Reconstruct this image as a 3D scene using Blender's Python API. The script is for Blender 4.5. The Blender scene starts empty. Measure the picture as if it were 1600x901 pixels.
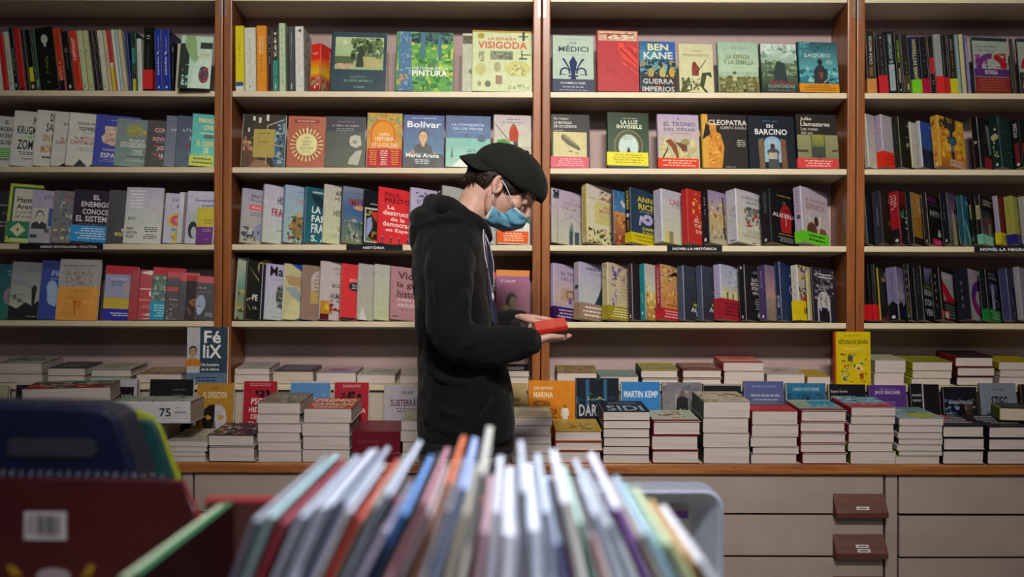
import bpy, bmesh, math, random
from mathutils import Vector, Matrix, Euler
SC = bpy.context.scene
COL = SC.collection
F = 1555.6; CZ = 1.34; ROLL = 0.0032
CR, SR = math.cos(ROLL), math.sin(ROLL)

# ---------------------------------------------------------------- camera maths
def to_px(p):
    u = F*p[0]/p[1]; v = -F*(p[2]-CZ)/p[1]
    return 800+u*CR-v*SR, 450.5+u*SR+v*CR
def at(x, y, Y):
    u, v = x-800, y-450.5
    u, v = u*CR+v*SR, -u*SR+v*CR
    return Vector((u*Y/F, Y, CZ-v*Y/F))

# ---------------------------------------------------------------- colours and materials
def srgb(h):
    if len(h) == 3: h = ''.join(c*2 for c in h)
    out = []
    for i in (0, 2, 4):
        c = int(h[i:i+2], 16)/255
        c = c/12.92 if c <= .04045 else ((c+.055)/1.055)**2.4
        out.append(c*.86)
    return tuple(out)+(1.0,)

def new_mat(name):
    m = bpy.data.materials.new(name); m.use_nodes = True
    nt = m.node_tree
    return m, nt, nt.nodes['Principled BSDF']
def ramp(nt, fac, stops):
    r = nt.nodes.new('ShaderNodeValToRGB')
    els = r.color_ramp.elements
    while len(els) < len(stops): els.new(.5)
    for e, (p, c) in zip(els, stops): e.position = p; e.color = srgb(c) if isinstance(c, str) else c
    nt.links.new(fac, r.inputs[0]); return r.outputs[0]
def coords(nt, scale=(1,1,1), kind='Object'):
    tc = nt.nodes.new('ShaderNodeTexCoord'); mp = nt.nodes.new('ShaderNodeMapping')
    mp.inputs['Scale'].default_value = scale
    nt.links.new(tc.outputs[kind], mp.inputs[0]); return mp.outputs[0]
def noise(nt, vec, scale, detail=4, rough=.55):
    n = nt.nodes.new('ShaderNodeTexNoise'); n.inputs['Scale'].default_value = scale
    n.inputs['Detail'].default_value = detail; n.inputs['Roughness'].default_value = rough
    nt.links.new(vec, n.inputs['Vector']); return n.outputs['Fac']
def bump(nt, bs, h, strength, dist=.002):
    b = nt.nodes.new('ShaderNodeBump'); b.inputs['Strength'].default_value = strength; b.inputs['Distance'].default_value = dist
    nt.links.new(h, b.inputs['Height']); nt.links.new(b.outputs[0], bs.inputs['Normal'])
def simple(name, c1, c2=None, scale=20, rough=.5, stretch=(1,1,1), bmp=0, dist=.002, spec=.5, coat=0, metal=0, detail=4, sheen=0):
    m, nt, bs = new_mat(name)
    v = coords(nt, stretch)
    n = noise(nt, v, scale, detail)
    nt.links.new(ramp(nt, n, [(.3, c1), (.7, c2 or c1)]), bs.inputs['Base Color'])
    bs.inputs['Roughness'].default_value = rough
    bs.inputs['Specular IOR Level'].default_value = spec
    bs.inputs['Coat Weight'].default_value = coat
    bs.inputs['Metallic'].default_value = metal
    bs.inputs['Sheen Weight'].default_value = sheen
    if bmp: bump(nt, bs, n, bmp, dist)
    return m
def print_mat(name, rough, coat):
    m, nt, bs = new_mat(name)
    a = nt.nodes.new('ShaderNodeAttribute'); a.attribute_name = 'Col'
    v = coords(nt)
    mm = nt.nodes.new('ShaderNodeVectorMath'); mm.operation = 'MULTIPLY'
    nt.links.new(a.outputs['Color'], mm.inputs[0]); nt.links.new(ramp(nt, noise(nt, v, 55, 6, .7), [(.30, (.80, .80, .80, 1)), (.68, (1.04, 1.03, 1.02, 1))]), mm.inputs[1])
    nt.links.new(mm.outputs[0], bs.inputs['Base Color'])
    r = nt.nodes.new('ShaderNodeMapRange'); r.inputs['To Min'].default_value = rough-.06; r.inputs['To Max'].default_value = rough+.1
    nt.links.new(noise(nt, v, 30), r.inputs[0]); nt.links.new(r.outputs[0], bs.inputs['Roughness'])
    bs.inputs['Coat Weight'].default_value = coat; bs.inputs['Coat Roughness'].default_value = .2; bs.inputs['Specular IOR Level'].default_value = .13
    bump(nt, bs, noise(nt, v, 9, 2), .25, .004)
    return m
M = {}
M['gloss'] = print_mat('glossy_printed_cover', .36, .0)
M['matte'] = print_mat('matte_printed_cover', .55, 0)
def page_mat(name, c1, c2):
    m, nt, bs = new_mat(name)
    v = coords(nt, (3, 900, 3))
    n = noise(nt, v, 1.0, 3, .7)
    nt.links.new(ramp(nt, n, [(.3, c1), (.62, c2)]), bs.inputs['Base Color'])
    bs.inputs['Roughness'].default_value = .85; bs.inputs['Specular IOR Level'].default_value = .2
    bump(nt, bs, n, .5, .0006); return m
M['pages'] = page_mat('book_page_edges', '9c8c7c', 'cfc2b2')
M['pagesw'] = page_mat('white_page_edges', 'a29690', 'd2c6c2')
def wood_mat(name, c1, c2, c3, rough, coat, grain='z'):
    m, nt, bs = new_mat(name)
    s = {'z': (26, 26, 1.6), 'x': (1.6, 26, 26)}[grain]
    v = coords(nt, s)
    n = noise(nt, v, 2.2, 6, .62)
    f = noise(nt, coords(nt, tuple(q*6 for q in s)), 3, 3, .6)
    mx = nt.nodes.new('ShaderNodeMath'); mx.operation = 'MULTIPLY_ADD'
    nt.links.new(f, mx.inputs[0]); mx.inputs[1].default_value = .45; nt.links.new(n, mx.inputs[2])
    nt.links.new(ramp(nt, mx.outputs[0], [(.45, c1), (.7, c2), (.95, c3)]), bs.inputs['Base Color'])
    bs.inputs['Roughness'].default_value = rough; bs.inputs['Coat Weight'].default_value = coat; bs.inputs['Coat Roughness'].default_value = .12
    bump(nt, bs, mx.outputs[0], .12, .001); return m
M['wood'] = wood_mat('varnished_reddish_wood', '683716', '8a4f24', '9e622f', .38, .4)
M['wood_x'] = wood_mat('varnished_wood_edge', '6f3a1a', '9a5c2c', 'b47a42', .38, .5, 'x')
M['dark_wood'] = wood_mat('dark_brown_drawer_pull_wood', '3b1a0e', '542817', '63301b', .6, 0, 'x')
M['laminate'] = simple('beige_shelf_laminate', 'cbbd9f', 'd6c9ac', 14, .45, (1, 8, 8), .03, coat=.1)
M['back'] = simple('pinkish_beige_back_board', 'a08a88', 'ab9592', 60, .75, (1, 1, 4), .05)
M['drawer'] = simple('painted_taupe_drawer_front', '9c8d84', 'a8998f', 7, .55, (1, 1, 1), .05)
M['dark'] = simple('dark_gap_lining', '0b0908', '14100e', 10, .8)
M['floor'] = simple('speckled_terrazzo_floor', 'a8a096', 'c4bcb2', 160, .35, coat=.2)
M['wall'] = simple('painted_shop_wall', 'c4bab0', 'cec4ba', 6, .8)

# ---------------------------------------------------------------- object helpers
def link(name, me, mats, parent=None):
    o = bpy.data.objects.new(name, me); COL.objects.link(o)
    for m in (mats if isinstance(mats, (list, tuple)) else [mats]): me.materials.append(m)
    if parent: o.parent = parent
    return o
def thing(name, label, cat, loc=(0,0,0), group=None):
    o = bpy.data.objects.new(name, None); COL.objects.link(o)
    o.location = loc; o.empty_display_size = .05; tag(o, label, cat, group); return o
def tag(o, label, cat, group=None):
    o['label'] = label; o['category'] = cat
    if group: o['group'] = group
    return o
class MB:
    """collects shapes of one mesh"""
    def __init__(s): s.v = []; s.f = []; s.c = []
    def add(s, vs, fs, col=None):
        b = len(s.v); s.v += [tuple(v) for v in vs]
        for f in fs:
            s.f.append([b+i for i in f])
            s.c.append(col)
    def box(s, x0, y0, z0, x1, y1, z1, col=None):
        s.add([(x0,y0,z0),(x1,y0,z0),(x1,y1,z0),(x0,y1,z0),(x0,y0,z1),(x1,y0,z1),(x1,y1,z1),(x0,y1,z1)],
              [(0,3,2,1),(4,5,6,7),(0,1,5,4),(1,2,6,5),(2,3,7,6),(3,0,4,7)], col)
    def tube(s, pts, rad, n=8, col=None, caps=True):
        pts = [Vector(p) for p in pts]; b = len(s.v); k = len(pts)
        rs = rad if isinstance(rad, (list, tuple)) else [rad]*k
        up = None
        for i, p in enumerate(pts):
            d = (pts[min(i+1,k-1)]-pts[max(i-1,0)]).normalized()
            if up is None: up = d.orthogonal().normalized()
            up = (up-d*up.dot(d)).normalized(); w = d.cross(up)
            for j in range(n):
                a = 2*math.pi*j/n
                s.v.append(tuple(p+(up*math.cos(a)+w*math.sin(a))*rs[i]))
        for i in range(k-1):
            for j in range(n):
                s.f.append([b+i*n+j, b+i*n+(j+1)%n, b+(i+1)*n+(j+1)%n, b+(i+1)*n+j]); s.c.append(col)
        if caps:
            s.f.append([b+j for j in range(n)][::-1]); s.c.append(col)
            s.f.append([b+(k-1)*n+j for j in range(n)]); s.c.append(col)
    def mesh(s, name, smooth=False, bevel=0):
        me = bpy.data.meshes.new(name); me.from_pydata(s.v, [], s.f)
        if any(c is not None for c in s.c):
            at_ = me.attributes.new('Col', 'FLOAT_COLOR', 'CORNER'); buf = []
            for f, c in zip(s.f, s.c):
                if c is None: c = (.5,.5,.5,1)
                if isinstance(c[0], (tuple, list)):
                    for q in c: buf += list(q)
                else: buf += list(c)*len(f)
            at_.data.foreach_set('color', buf)
        if bevel:
            bm = bmesh.new(); bm.from_mesh(me)
            bmesh.ops.bevel(bm, geom=list(bm.edges), offset=bevel, segments=2, affect='EDGES', profile=.6, clamp_overlap=True)
            bm.to_mesh(me); bm.free()
        if smooth: me.polygons.foreach_set('use_smooth', [True]*len(me.polygons))
        me.validate(); me.update(); return me
    def build(s, name, mats, parent=None, smooth=False, bevel=0):
        return link(name, s.mesh(name, smooth, bevel), mats, parent)

# ---------------------------------------------------------------- lettering (outlines cached per string)
TEXTS = {}
def prepare_texts(keys):
    obs = []
    for s, bold in keys:
        cu = bpy.data.curves.new('lettering', 'FONT'); cu.body = s; cu.size = 1; cu.resolution_u = 2
        cu.offset = .022 if bold else .004; cu.space_character = 1.03 if bold else 1
        o = bpy.data.objects.new('lettering', cu); COL.objects.link(o); obs.append((s, bold, o))
    bpy.context.view_layer.update()
    dg = bpy.context.evaluated_depsgraph_get()
    for s, bold, o in obs:
        me = o.evaluated_get(dg).to_mesh()
        vs = [(v.co.x, v.co.y) for v in me.vertices]; fs = [tuple(p.vertices) for p in me.polygons]
        o.evaluated_get(dg).to_mesh_clear()
        if vs:
            x0 = min(v[0] for v in vs); x1 = max(v[0] for v in vs); y0 = min(v[1] for v in vs); y1 = max(v[1] for v in vs)
            vs = [((x-x0)/max(x1-x0, 1e-6), (y-y0)/max(y1-y0, 1e-6)) for x, y in vs]
            TEXTS[(s, bold)] = (vs, fs)
    for s, b, o in obs:
        cu = o.data; bpy.data.objects.remove(o); bpy.data.curves.remove(cu)

UNREADABLE = set('TITULO HISTORIA_Y_RAZÓN GUERRA_Y_PAZ ENSAYO MEMORIAS CRÍTICA IDEOLOGÍA ENSAYOS POLITICA SOCIEDAD ESTADO RAZONES IGUALDAD DERECHO DISCURSO EUROPA CLARA HISTORIAS CIUDAD NOTAS DERECHO_CIVIL HISTORIA_UNIVERSAL VIAJES_Y DOS_MUNDOS SAPIENS NATURA NOVELA LIBRO SUEÑO NADIE OCHO NOCHE FORTUNA CUERPO FILOSOFIA PALMERAS SOMBRA TRILOGIA OESTE LA_DAMA CASINO PARTITURA TOTALIDAD CRÓNICAS RUMBO ROJO ATLAS OCASO RÍO NIEBLA VIVA CATORCE POSTALES REDENTOR EL_SILENCIO HIJAS LA_CHICA CASTELLANOS EL_CASO SANGRE LOBO'.split())
EPS = .00005
def draw(mb, art, P, rnd, aspect=.65):
    """flat printing on a face. art: items separated by ';', numbers are percent of the face; P(u, v, layer) -> point"""
    lay = 1
    for it in art.split(';'):
        a = it.split()
        if not a: continue
        k = a[0]; lay += 1
        if k == 'r':
            x0,y0,x1,y1 = [float(q)/100 for q in a[1:5]]
            mb.add([P(x0,y0,lay),P(x1,y0,lay),P(x1,y1,lay),P(x0,y1,lay)], [(0,1,2,3)], srgb(a[5]))
        elif k == 'g':
            x0,y0,x1,y1 = [float(q)/100 for q in a[1:5]]; t = srgb(a[5]); b = srgb(a[6])
            mb.add([P(x0,y0,lay),P(x1,y0,lay),P(x1,y1,lay),P(x0,y1,lay)], [(0,1,2,3)], (b,b,t,t))
        elif k == 'e':
            cx,cy,rx,ry = [float(q)/100 for q in a[1:5]]; n = 20
            mb.add([P(cx+rx*math.cos(2*math.pi*i/n), cy+ry*math.sin(2*math.pi*i/n), lay) for i in range(n)], [tuple(range(n))], srgb(a[5]))
        elif k == 'o':
            cx,cy,rx,ry,w = [float(q)/100 for q in a[1:6]]; n = 24; vs = []
            a0, a1 = (float(a[7]), float(a[8])) if len(a) > 8 else (0, 360)
            for i in range(n+1):
                an = math.radians(a0+(a1-a0)*i/n)
                vs += [P(cx+rx*math.cos(an), cy+ry*math.sin(an), lay), P(cx+(rx-w)*math.cos(an), cy+(ry-w*aspect)*math.sin(an), lay)]
            mb.add(vs, [(2*i,2*i+2,2*i+3,2*i+1) for i in range(n)], srgb(a[6]))
        elif k == 'p':
            q = [float(z)/100 for z in a[2:]]
            mb.add([P(q[i], q[i+1], lay) for i in range(0, len(q), 2)], [tuple(range(len(q)//2))], srgb(a[1]))
        elif k in 'tnvd':
            if a[1] in UNREADABLE:      # lettering too small or blurred to read: bare strokes
                x0,y0,x1,y1 = [float(q)/100 for q in a[2:6]]; c = srgb(a[6]); up = k in 'vd'; n = max(4, len(a[1]))
                for i in range(n):
                    if rnd.random() < .08: continue
                    lo, hi = i/n, (i+.62)/n; m0, m1 = rnd.uniform(0, .25), rnd.uniform(.7, 1)
                    for f0, f1, g0, g1 in ((lo, lo+.22/n, m0, m1), (lo, hi, *((m1-.2, m1) if rnd.random() < .5 else (m0, m0+.2)))):
                        if up: q = (x0+(x1-x0)*g0, y0+(y1-y0)*f0, x0+(x1-x0)*g1, y0+(y1-y0)*f1)
                        else: q = (x0+(x1-x0)*f0, y0+(y1-y0)*g0, x0+(x1-x0)*f1, y0+(y1-y0)*g1)
                        mb.add([P(q[0],q[1],lay),P(q[2],q[1],lay),P(q[2],q[3],lay),P(q[0],q[3],lay)], [(0,1,2,3)], c)
                continue
            s = a[1].replace('_', ' '); T = TEXTS.get((s, k != 'n'))
            if not T: continue
            x0,y0,x1,y1 = [float(q)/100 for q in a[2:6]]
            if k == 'v': vs = [P(x1-(x1-x0)*y, y0+(y1-y0)*x, lay) for x, y in T[0]]     # reads upwards
            elif k == 'd': vs = [P(x0+(x1-x0)*y, y1-(y1-y0)*x, lay) for x, y in T[0]]   # reads downwards
            else: vs = [P(x0+(x1-x0)*x, y0+(y1-y0)*y, lay) for x, y in T[0]]
            mb.add(vs, T[1], srgb(a[6]))
        elif k == 'w':
            x0,y0,x1,y1 = [float(q)/100 for q in a[1:5]]; n = int(a[5]); c = srgb(a[6])
            for i in range(n):
                yy = y1-(i+.5)*(y1-y0)/n; hh = (y1-y0)/n*.22
                ind = rnd.uniform(0, .18)*(x1-x0); x = x0+ind
                while x < x1-ind-.01:
                    l = min(rnd.uniform(.05, .13), x1-ind-x)
                    mb.add([P(x,yy-hh,lay),P(x+l,yy-hh,lay),P(x+l,yy+hh,lay),P(x,yy+hh,lay)], [(0,1,2,3)], c); x += l+.022
        elif k == 's':
            x0,y0,x1,y1 = [float(q)/100 for q in a[1:5]]; n = int(a[5]); sz = float(a[6])/100
            cs = [srgb(c) for c in a[7].split(',')]
            for i in range(n):
                cx = rnd.uniform(x0, x1); cy = rnd.uniform(y0, y1); m = rnd.randint(4, 6); ph = rnd.uniform(0, 6.3); ss = sz*rnd.uniform(.5, 1.3)
                st = rnd.uniform(.5, 1.6)
                pts = []
                for j in range(m):
                    an = ph+2*math.pi*j/m
                    pts.append(P(min(max(cx+ss*st*math.cos(an)*rnd.uniform(.6,1), x0), x1), min(max(cy+ss*aspect*math.sin(an)*rnd.uniform(.6,1)/st, y0), y1), lay+.1*(i % 7)))
                mb.add(pts, [tuple(range(m))], rnd.choice(cs))
            lay += 1
        elif k == 'f':   # standing figure: cx base height colour skin
            cx,y0,h = [float(q)/100 for q in a[1:4]]; c = srgb(a[4]); sk = srgb(a[5]); w = h*.9
            mb.add([P(cx+w*x, y0+h*y, lay) for x, y in ((-.2,0),(.2,0),(.17,.5),(.26,.55),(.24,.8),(.08,.86),(-.08,.86),(-.24,.8),(-.28,.5),(-.17,.5))], [tuple(range(10))], c)
            mb.add([P(cx+w*.1*math.cos(i*.63), y0+h*(.93+.08*math.sin(i*.63)), lay+1) for i in range(10)], [tuple(range(10))], sk); lay += 1
        elif k == 'h':   # head and shoulders portrait: cx cy scale skin hair coat
            cx,cy,s = [float(q)/100 for q in a[1:4]]; sk,hr,ct = [srgb(q) for q in a[4:7]]
            E = lambda x,y,rx,ry,c,l: mb.add([P(cx+s*(x+rx*math.cos(i*math.pi/9)), cy+s*aspect*(y+ry*math.sin(i*math.pi/9)), lay+l) for i in range(18)], [tuple(range(18))], c)
            mb.add([P(cx+s*x, cy+s*aspect*y, lay) for x, y in ((-1.5,-2.6),(1.5,-2.6),(1.35,-1.5),(.45,-1.05),(-.45,-1.05),(-1.35,-1.5))], [tuple(range(6))], ct)
            E(0,.18,.8,1.05,hr,.5); E(0,-1,.3,.55,sk,1); E(0,0,.66,.9,sk,1.5)
            for sx in (-.26,.26): E(sx,.12,.11,.06,hr,2); E(sx,.27,.15,.03,hr,2)
            E(.02,-.15,.07,.2,tuple(q*.7 for q in sk[:3])+(1,),2); E(0,-.46,.2,.05,tuple(q*.5 for q in sk[:3])+(1,),2); lay += 2
def art_texts(art, keys):
    for it in art.split(';'):
        a = it.split()
        if a and a[0] in 'tnvd' and len(a[0]) == 1: keys.add((a[1].replace('_', ' '), a[0] != 'n'))

# ---------------------------------------------------------------- books
def book_cover_mesh(W, H, t, fc, sc, art, sart, hard, seed, bc=None):
    rnd = random.Random(seed); mb = MB()
    c = .0028 if hard else .0009
    fcol, scol = srgb(fc), srgb(sc); bcol = srgb(bc or sc); inner = srgb('e8e2d6')
    ch = min(.003, t*.25)
    outer = [(W,0),(ch,0),(0,ch),(0,t-ch),(ch,t),(W,t)]
    inn = [(W,c),(ch+c,c),(c,ch+c),(c,t-ch-c),(ch+c,t-c),(W,t-c)]
    if t-2*c-2*ch < .0005: inn = [(W,c),(ch+c,c),(c,t*.5),(c,t*.5),(ch+c,t-c),(W,t-c)]
    n = 6; z0, z1 = 0, H
    vs = [(x,y,z0) for x,y in outer]+[(x,y,z1) for x,y in outer]+[(x,y,z0) for x,y in inn]+[(x,y,z1) for x,y in inn]
    cols = [fcol, scol, scol, scol, bcol]
    for i in range(n-1):
        mb.add([vs[i],vs[i+1],vs[n+i+1],vs[n+i]], [(0,1,2,3)], cols[i])
        mb.add([vs[2*n+i],vs[3*n+i],vs[3*n+i+1],vs[2*n+i+1]], [(0,1,2,3)], inner)
        mb.add([vs[n+i],vs[n+i+1],vs[3*n+i+1],vs[3*n+i]], [(0,1,2,3)], cols[i])
        mb.add([vs[i],vs[2*n+i],vs[2*n+i+1],vs[i+1]], [(0,1,2,3)], cols[i])
    for i in (0, n-1):
        mb.add([vs[i],vs[n+i],vs[3*n+i],vs[2*n+i]], [(0,1,2,3)], cols[min(i,4)])
    if art: draw(mb, art, lambda u, v, l: (u*(W-ch)+ch, -EPS*l, v*H), rnd, W/H)
    if sart: draw(mb, sart, lambda u, v, l: (-EPS*l, t-ch-u*(t-2*ch), v*H), rnd, t/H)
    return mb.mesh('cover')
def make_book(name, W, H, t, fc, sc, art='', sart='', band='', hard=False, gloss=True, pages='pages', seed=0, bc=None):
    root = bpy.data.objects.new(name, None); COL.objects.link(root); root.empty_display_size = .03
    mat = M['gloss'] if gloss else M['matte']
    link('cover', book_cover_mesh(W, H, t, fc, sc, art, sart, hard, seed, bc), mat, root)
    c = .0028 if hard else .0009; ov = .0035 if hard else .0016
    mb = MB(); mb.box(c+.0006, c+.0001, ov, W-ov, t-c-.0001, H-ov)
    pg = mb.build('pages', M[pages], root)
    if band:
        a = band.split(); v0, v1 = float(a[0])/100*H, float(a[1])/100*H; bcol = a[2]; tc = a[3] if len(a) > 3 else None
        rnd = random.Random(seed+5); mb = MB(); e = .0010
        col = srgb(bcol); pr = [(W-.004,-e),(-e,-e),(-e,t+e),(W-.004,t+e)]
        q = [(W-.004,-e+.0004),(-e+.0004,-e+.0004),(-e+.0004,t+e-.0004),(W-.004,t+e-.0004)]
        for i in range(3):
            mb.add([pr[i]+(v0,),pr[i+1]+(v0,),pr[i+1]+(v1,),pr[i]+(v1,)], [(0,1,2,3)], col)
            mb.add([q[i]+(v0,),q[i]+(v1,),q[i+1]+(v1,),q[i+1]+(v0,)], [(0,1,2,3)], col)
            for v in (v0, v1): mb.add([pr[i]+(v,),pr[i+1]+(v,),q[i+1]+(v,),q[i]+(v,)], [(0,1,2,3)], col)
        if tc:
            n = int(a[4]) if len(a) > 4 else 3
            draw(mb, f'w 10 15 92 88 {n} {tc}', lambda u, v, l: (u*W, -e-EPS*l, v0+v*(v1-v0)), rnd, W/H)
        mb.build('paper_band', mat, root)
    return root
def corners(W, H, t): return [Vector((x,y,z)) for x in (0,W) for y in (0,t) for z in (0,H)]
# ================================================================= the setting
YF, YB, DROP = 3.62, 3.80, .015           # shelf front plane, back board, how far the shelves slope down to the back
KF = F/YF
ROWZ = {0: CZ+(450.5+6)/KF, 1: CZ+307/KF, 2: CZ+188/KF, 3: CZ+67.7/KF, 4: CZ-52.3/KF}
def shelf_z(row, Y): return ROWZ[row]-DROP*(Y-YF)/(YB-YF)
COUNTER_Z = .763; STEP_Z = .991; COUNTER_Y = 3.285
def X(px, Y=YF): return (px-800)*Y/F
def struct(o): o['kind'] = 'structure'; return o
mb = MB(); mb.box(-4.5, -4.5, -.05, 4.5, 3.99, 0); struct(mb.build('floor', M['floor']))
mb = MB(); mb.box(-4.5, 3.90, 0, 4.5, 3.99, 4.6); struct(mb.build('wall_back', M['wall']))
mb = MB(); mb.box(-4.6, -4.5, 0, -4.5, 3.99, 4.6); struct(mb.build('wall_left', M['wall']))
mb = MB(); mb.box(4.5, -4.5, 0, 4.6, 3.99, 4.6); struct(mb.build('wall_right', M['wall']))
mb = MB(); mb.box(-4.5, -4.5, 4.6, 4.5, 3.99, 4.7); struct(mb.build('ceiling', M['wall']))

CASES = {'A': (-175, 347.5, 'leftmost'), 'B': (349, 844.5, 'left-centre'), 'C': (846, 1335.5, 'right-centre'), 'D': (1337, 1830, 'rightmost')}
TH = .0202; BD = .0300
LABELTXT = {'A': ('ASSAIG_SOCIOLOGIA_I_POLÍTICA', 30, 161, 48, 'left'), 'B': ('HISTÒRIA', 541, 629, 0, ''), 'C': ('NOVEL·LA_HISTÒRICA', 1042, 1128, 0, ''), 'D': ('NOVEL·LA_NEGRA', 1522, 1612, 0, '')}
prepare_texts([(v[0].replace('_', ' '), True) for v in LABELTXT.values()])
for k, (a, b, pos) in CASES.items():
    x0, x1 = X(a), X(b)
    root = thing('bookcase', {'A': 'leftmost open bookcase with beige shelves and varnished wooden side boards', 'B': 'left-centre bookcase behind the person, red-brown sides and five beige shelves',
        'C': 'right-centre bookcase beside the person with beige shelves and wooden sides', 'D': 'rightmost bookcase of mostly dark-spined novels, cut off by the frame'}[k], 'bookcase', (x0, YF, 0), 'wall of wooden bookcases')
    def bld(mb, name, mat, bevel=0, smooth=False):
        mb.v = [(v[0]-x0, v[1]-YF, v[2]) for v in mb.v]; return mb.build(name, mat, root, smooth, bevel)
    top = ROWZ[0]+.35
    for s0, s1 in ((x0, x0+BD), (x1-BD, x1)):
        mb = MB(); mb.box(s0, YF-.006, STEP_Z+.001, s1, YB, top); bld(mb, 'side_panel', M['wood'], .004)
    for s0 in (x0+.004, x1-.012):
        mb = MB(); mb.box(s0, YF-.0085, CZ+422/KF, s0+.008, YF-.0061, top-.02); o = bld(mb, 'metal_strip', simple('brushed_metal_strip', '8c8a86', 'b5b2ac', 80, .3, metal=.9)); o['label'] = 'thin metal standard strip'
    mb = MB(); mb.box(x0+BD+.0005, YB-.001, STEP_Z+.0005, x1-BD-.0005, YB+.012, top); bld(mb, 'back_board', M['back'])
    for r in range(5):
        z = ROWZ[r]; d = DROP
        mb = MB(); a_, b_ = x0+BD+.0006, x1-BD-.0006
        mb.add([(a_,YF,z-TH),(b_,YF,z-TH),(b_,YB-.0015,z-TH-d),(a_,YB-.0015,z-TH-d),(a_,YF,z),(b_,YF,z),(b_,YB-.0015,z-d),(a_,YB-.0015,z-d)],
               [(0,3,2,1),(4,5,6,7),(0,1,5,4),(1,2,6,5),(2,3,7,6),(3,0,4,7)])
        bld(mb, 'shelf', M['laminate'], .0015)
    tx, lx0, lx1, _, _ = LABELTXT[k]
    z = ROWZ[3]; mb = MB(); lx0, lx1 = X(lx0), X(lx1); bk = srgb('17171c')
    mb.box(lx0, YF-.0022, z-TH-.001, lx1, YF-.0004, z+.001, bk)
    w = lx1-lx0; f0 = .25 if k == 'A' else (.30 if k == 'B' else .1); f1 = .93 if k == 'A' else (.68 if k == 'B' else .9)
    draw(mb, f't {tx} {f0*100} 22 {f1*100} 78 e8e8ea', lambda u, v, l: (lx0+u*w, YF-.0022-EPS*l, z-TH+v*TH), random.Random(1))
    o = bld(mb, 'shelf_label', M['matte']); o['label'] = 'black shelf label with white capitals'

# counter with drawers in front of the bookcases
cx0, cx1 = X(-250, 3.3), X(1900, 3.3)
cab = thing('drawer_cabinet', 'long low cabinet with taupe drawers running under the bookcases', 'cabinet', (0, 3.3, 0))
def cb(mb, name, mat, bevel=0, parent=cab):
    mb.v = [(v[0], v[1]-3.3, v[2]) for v in mb.v]; return mb.build(name, mat, parent, False, bevel)
zt = COUNTER_Z-.034
mb = MB(); mb.box(cx0, 3.325, .02, cx1, 3.885, zt); cb(mb, 'carcass', M['dark'])
mb = MB(); mb.box(cx0, 3.586, COUNTER_Z, cx1, 3.885, STEP_Z-.018); cb(mb, 'riser', simple('beige_riser_board', 'b5a696', 'c0b2a2', 14, .6, (1,8,8)))
LSL = .07
def ledge_z(Y): return STEP_Z+LSL*max(0, Y-3.62)
mb = MB(); mb.box(cx0, 3.572, STEP_Z-.0178, cx1, 3.885, STEP_Z); cb(mb, 'riser_top', M['laminate'], .0015)
for a, b, _p in CASES.values():
    mb = MB(); xa, xb = X(a)+BD+.002, X(b)-BD-.002
    mb.add([(xa,3.622,STEP_Z+.0002),(xb,3.622,STEP_Z+.0002),(xb,3.796,STEP_Z+.0002),(xa,3.796,STEP_Z+.0002),(xa,3.796,ledge_z(3.796)-.0005),(xb,3.796,ledge_z(3.796)-.0005)],
           [(0,3,2,1),(2,3,4,5),(0,1,5,4),(0,4,3),(1,2,5)]); cb(mb, 'wedge_board', M['laminate'])
wt = thing('worktop', 'long worktop with a rounded orange-brown wooden front edge', 'worktop', (0, 3.3, 0))
SLOPE = .0612
def counter_z(Y): return COUNTER_Z+SLOPE*max(0, Y-3.305)
mb = MB(); mb.add([(x,y,z) for z in (zt+.0005, None) for x, y in ((cx0,3.3055),(cx1,3.3055),(cx1,3.585),(cx0,3.585)) for z in [z if z else counter_z(y)-.0005]], [(0,3,2,1),(4,5,6,7),(0,1,5,4),(1,2,6,5),(2,3,7,6),(3,0,4,7)]); cb(mb, 'top_board', M['laminate'], 0, wt)
mb = MB(); mb.box(cx0, COUNTER_Y, zt-.0005, cx1, COUNTER_Y+.0195, COUNTER_Z); o = cb(mb, 'edge_strip', M['wood_x'], .006, wt); o['label'] = 'varnished wooden edge strip'
YD = 3.30
def pz(y): return CZ-(y-450.5)*YD/F
def stile(a, b):
    mb = MB(); mb.box(X(a, YD), YD+.001, .05, X(b, YD), YD+.02, zt-.001); cb(mb, 'stile', M['drawer'], .001)
for a, b in ((286, 302), (1385, 1403), (-250, -190), (1840, 1900)): stile(a, b)
drawers = [(-186, 283, 0), (305, 836, 0), (840, 1381, 1), (1406, 1836, 2)]
ys = [739, 802, 868, 935, 1003]
lab = simple('paper_drawer_label', 'b9b6b2', 'c6c3c0', 30, .7)
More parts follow.
